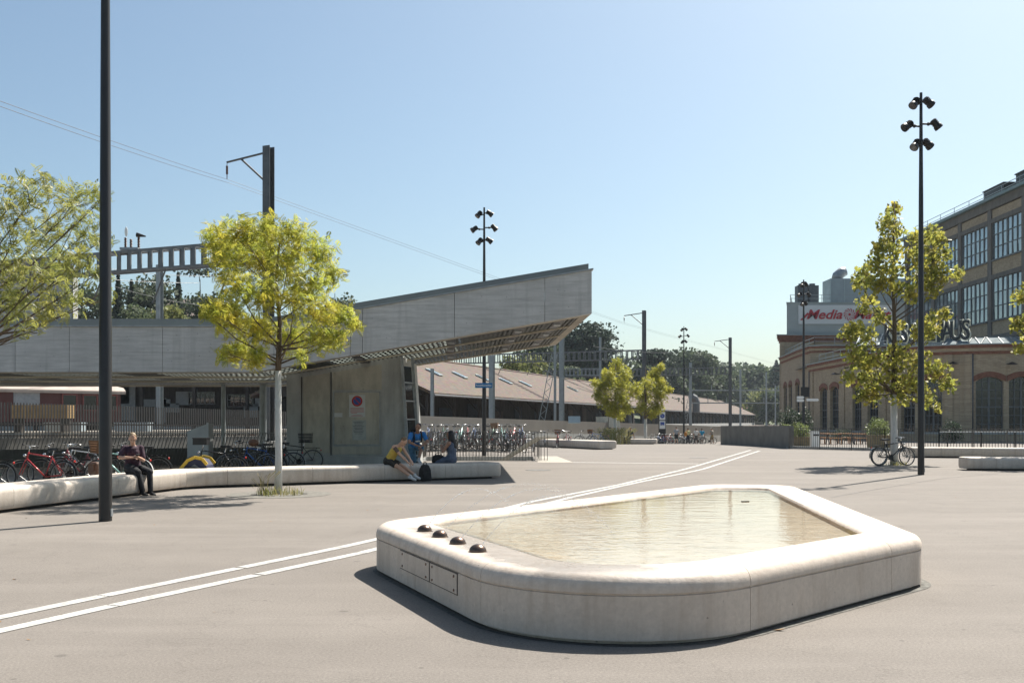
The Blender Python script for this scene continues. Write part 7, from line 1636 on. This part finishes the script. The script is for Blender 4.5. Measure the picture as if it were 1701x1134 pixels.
person('man in blue shirt with black rucksack leaning on his knee behind the bench', (-2.78, 28.5, 0), rzf_(0.42, -0.9), (0, -0.05, 0.90), (0.03, 0.30, 1.28), (0.62, 0.75, -0.2), {'L': (-0.02, 0.50, 0.92), 'R': (0.12, 0.52, 0.93)}, {'L': (0.10, 0.62, BH+0.09), 'R': (-0.02, -0.12, 0.09)}, 'tan', ('blue', (0.03, 0.18, 0.46)), 0.6, ('denim', (0.07, 0.16, 0.24), 0.4), 0.95, ('pale_shoe', (0.42, 0.42, 0.42)), ('short', (0.015, 0.012, 0.01)), knee={'L': (-0.3, 1, 0.6), 'R': (0.1, 1, 0)}, elbow={'L': (-0.8, 0.1, -0.2), 'R': (0.8, 0.1, -0.2)}, extra=ex3)
# woman with long dark hair, drinking
def ex4(th, J, k):
    c = MB(); w = (J['L'][2]+J['R'][2])/2+Vector((0, 0.07, 0.03)); c.lathe([(0.028, -0.06), (0.038, 0.06)], tuple(w), 12); c.tube([w+Vector((0, 0, 0.06)), w+Vector((0, -0.03, 0.14))], 0.004, 5); c.build('cup', M('plastic_cup', (0.6, 0.58, 0.52), 0.3), th)
person('woman with long black hair in grey blue sleeveless dress drinking on the bench', (-1.68, 27.72, 0), rzf_(-0.94, 0.34), (0, 0, BH+0.12), (0, 0.02, BH+0.60), (0.12, 0.98, -0.02), {'L': (-0.06, 0.28, BH+0.46), 'R': (0.06, 0.28, BH+0.44)}, {'L': (-0.12, 0.62, 0.09), 'R': (0.10, 0.62, 0.09)}, 'tan', ('greyblue', (0.075, 0.095, 0.14)), 0, ('greyblue', (0.075, 0.095, 0.14)), 0.95, ('blackshoe', (0.012, 0.011, 0.011)), ('long', (0.008, 0.006, 0.006)), elbow={'L': (-0.7, -0.2, -0.8), 'R': (0.7, -0.2, -0.8)}, knee={'L': (-0.1, 1, 0.5), 'R': (0.1, 1, 0.5)}, female=True, extra=ex4, stout=1.08)
# far people
g5 = 'people walking at the far side of the square'
def walker(label, px, D, rz, shirt, bottom, leg, skin, hair, hands, sc=0.94, step=0.12, hat=None):
    x = ax(px, D); person(label, (x, D, gz(x, D)), rz, (0, 0, 0.93), (0, 0.02, 1.43), (0, 1, -0.1), hands, {'L': (-0.09, step, 0.09), 'R': (0.09, -step, 0.09)}, skin, shirt, 0.6, bottom, leg, ('dark_shoe', (0.05, 0.045, 0.04)), hair, vox=0.022, sc=sc, group=g5, hat=hat, knee={'L': (0, 1, 0), 'R': (0, 1, 0)})
dn_ = {'L': (-0.27, 0.06, 0.86), 'R': (0.27, 0.02, 0.86)}; fr_ = {'L': (-0.12, 0.3, 1.1), 'R': (0.12, 0.3, 1.1)}; rs_ = {'L': (-0.08, 0.24, 1.40), 'R': (0.27, 0.05, 0.88)}
walker('far walker in grey shirt and black shorts beside the row of bicycles', 1123.5, 93, 0.1, ('grey', (0.26, 0.28, 0.30)), ('black', (0.012, 0.012, 0.014)), 0.8, 'fair', ('short', (0.06, 0.04, 0.025)), dn_)
walker('far walker in pale yellow shirt and dark trousers with orange bag', 1143, 98, 0.2, ('paleyellow', (0.46, 0.46, 0.24)), ('navy', (0.015, 0.02, 0.035)), 2.0, 'tan', ('short', (0.03, 0.02, 0.015)), fr_)
walker('far walker in white shirt and grey shorts between yellow and turquoise shirts', 1156.5, 99, -0.1, ('white', (0.62, 0.60, 0.56)), ('greyshorts', (0.11, 0.10, 0.09)), 0.95, 'tan', ('short', (0.02, 0.015, 0.012)), dn_)
walker('far walker in turquoise shirt and white shorts with raised hand', 1166, 99.0, -0.25, ('turquoise', (0.02, 0.26, 0.42)), ('whiteshorts', (0.6, 0.6, 0.58)), 0.7, 'tan', ('short', (0.03, 0.02, 0.015)), rs_)
walker('far walker in cap and khaki shorts pushing a bicycle by the low wall', 1183, 97, 0.9, ('beige', (0.30, 0.27, 0.22)), ('khaki', (0.30, 0.21, 0.08)), 0.9, 'fair', ('short', (0.1, 0.07, 0.04)), fr_, hat=('whitecap', (0.5, 0.48, 0.45)))
mb = MB(); x = ax(1139, 97.6); mb.ell((x, 97.6, gz(x, 97.6)+1.0), (0.16, 0.14, 0.24)); mb.tube([(x, 97.6, gz(x, 97.6)+1.2), (x+0.2, 97.7, gz(x, 97.6)+1.4)], 0.02, 5); tag(mb.build('shoulder_bag', cloth('orange', (0.42, 0.18, 0.04)), smooth=True), 'orange bag at the side of the walker in pale yellow', 'bag')
x = ax(1046, 78.3)
person('man in dark striped shirt and jeans seated on the short far bench', (x, 78.4, gz(x, 78.4)), rzf_(-0.75, -0.66), (0, 0, BH+0.1), (0, -0.12, BH+0.6), (0.1, 1, -0.1), {'L': (-0.2, -0.35, BH+0.05), 'R': (0.3, -0.35, BH+0.05)}, {'L': (-0.12, 0.6, 0.09), 'R': (0.12, 0.5, 0.09)}, 'tan', ('stripe', (0.05, 0.055, 0.075), 0.5), 0.6, ('jeans', (0.035, 0.045, 0.075)), 2.0, ('dark_shoe', (0.05, 0.045, 0.04)), ('short', (0.02, 0.015, 0.012)), vox=0.018)
bike('mtb', 1177, 96.4, PI+0.2, 'bicycle pushed by the far walker in the cap', 'black', 'bicycle of the far walker')
for p in proto.values():
    for c in list(p.children_recursive): bpy.data.objects.remove(c)
    bpy.data.objects.remove(p)
# bags
def bag(name, label, loc, rz, prof_, depth, mat, handle):
    th = thing(name, label, 'bag', loc, rz); mb = MB(); mb.prism(prof_, (0, -depth/2, 0), (1, 0, 0), (0, 0, 1), (0, 1, 0), depth); o = mb.build('bag_body', mat, th); bv = o.modifiers.new('bevel', 'BEVEL'); bv.width = 0.045; bv.segments = 3
    mb = MB(); mb.tube(handle, 0.012, 6); mb.build('handle', black, th)
    mb = MB(); mb.box((0, -depth/2-0.012, prof_[0][1]+0.16), (0.2, 0.03, 0.15)); mb.build('pocket', mat, th)
blk = cloth('blackbag', (0.013, 0.013, 0.014))
bag('rucksack', 'black rucksack standing against the bench beside the tattooed man', (ax(706, 26.55), 26.55, 0.02), R(32), [(-0.17, 0), (0.17, 0), (0.14, 0.30), (0.07, 0.44), (-0.07, 0.44), (-0.14, 0.30)], 0.2, blk, [(-0.05, 0, 0.44), (-0.03, 0, 0.5), (0.03, 0, 0.5), (0.05, 0, 0.44)])
bag('handbag', 'black handbag on the bench beside the long haired woman', (ax(728, 27.75), 27.75, BH), R(5), [(-0.19, 0), (0.19, 0), (0.16, 0.21), (-0.16, 0.21)], 0.16, blk, [(-0.1, 0, 0.2), (-0.05, 0, 0.27), (0.05, 0, 0.27), (0.1, 0, 0.2)])
bag('handbag', 'brown leather handbag on the bench behind the lamp post', (ax(158, 21.8), 21.8, BH), R(-35), [(-0.2, 0), (0.2, 0), (0.14, 0.27), (-0.12, 0.27)], 0.16, M('brown_leather', (0.11, 0.05, 0.025), 0.6), [(-0.1, 0, 0.27), (-0.06, 0, 0.38), (0.06, 0, 0.38), (0.1, 0, 0.27)])

# ================================================================== HAZE
HAZE = True
if HAZE:
    mb = MB(); mb.box((120, 500, 25), (1300, 1130, 63)); hz = mb.build('haze', None); hz['kind'] = 'stuff'; hz['label'] = 'thin bright summer haze over the square and the hills'; hz['category'] = 'haze'
    hm_ = bpy.data.materials.new('haze'); hm_.use_nodes = True; t_n = hm_.node_tree; t_n.nodes.remove(t_n.nodes['Principled BSDF']); pv_ = _n(t_n, 'ShaderNodeVolumePrincipled')
    pv_.inputs['Color'].default_value = (0.80, 0.90, 1.0, 1); pv_.inputs['Density'].default_value = 0.00013; pv_.inputs['Anisotropy'].default_value = 0.2
    t_n.links.new(pv_.outputs[0], t_n.nodes['Material Output'].inputs['Volume']); hz.data.materials.append(hm_)
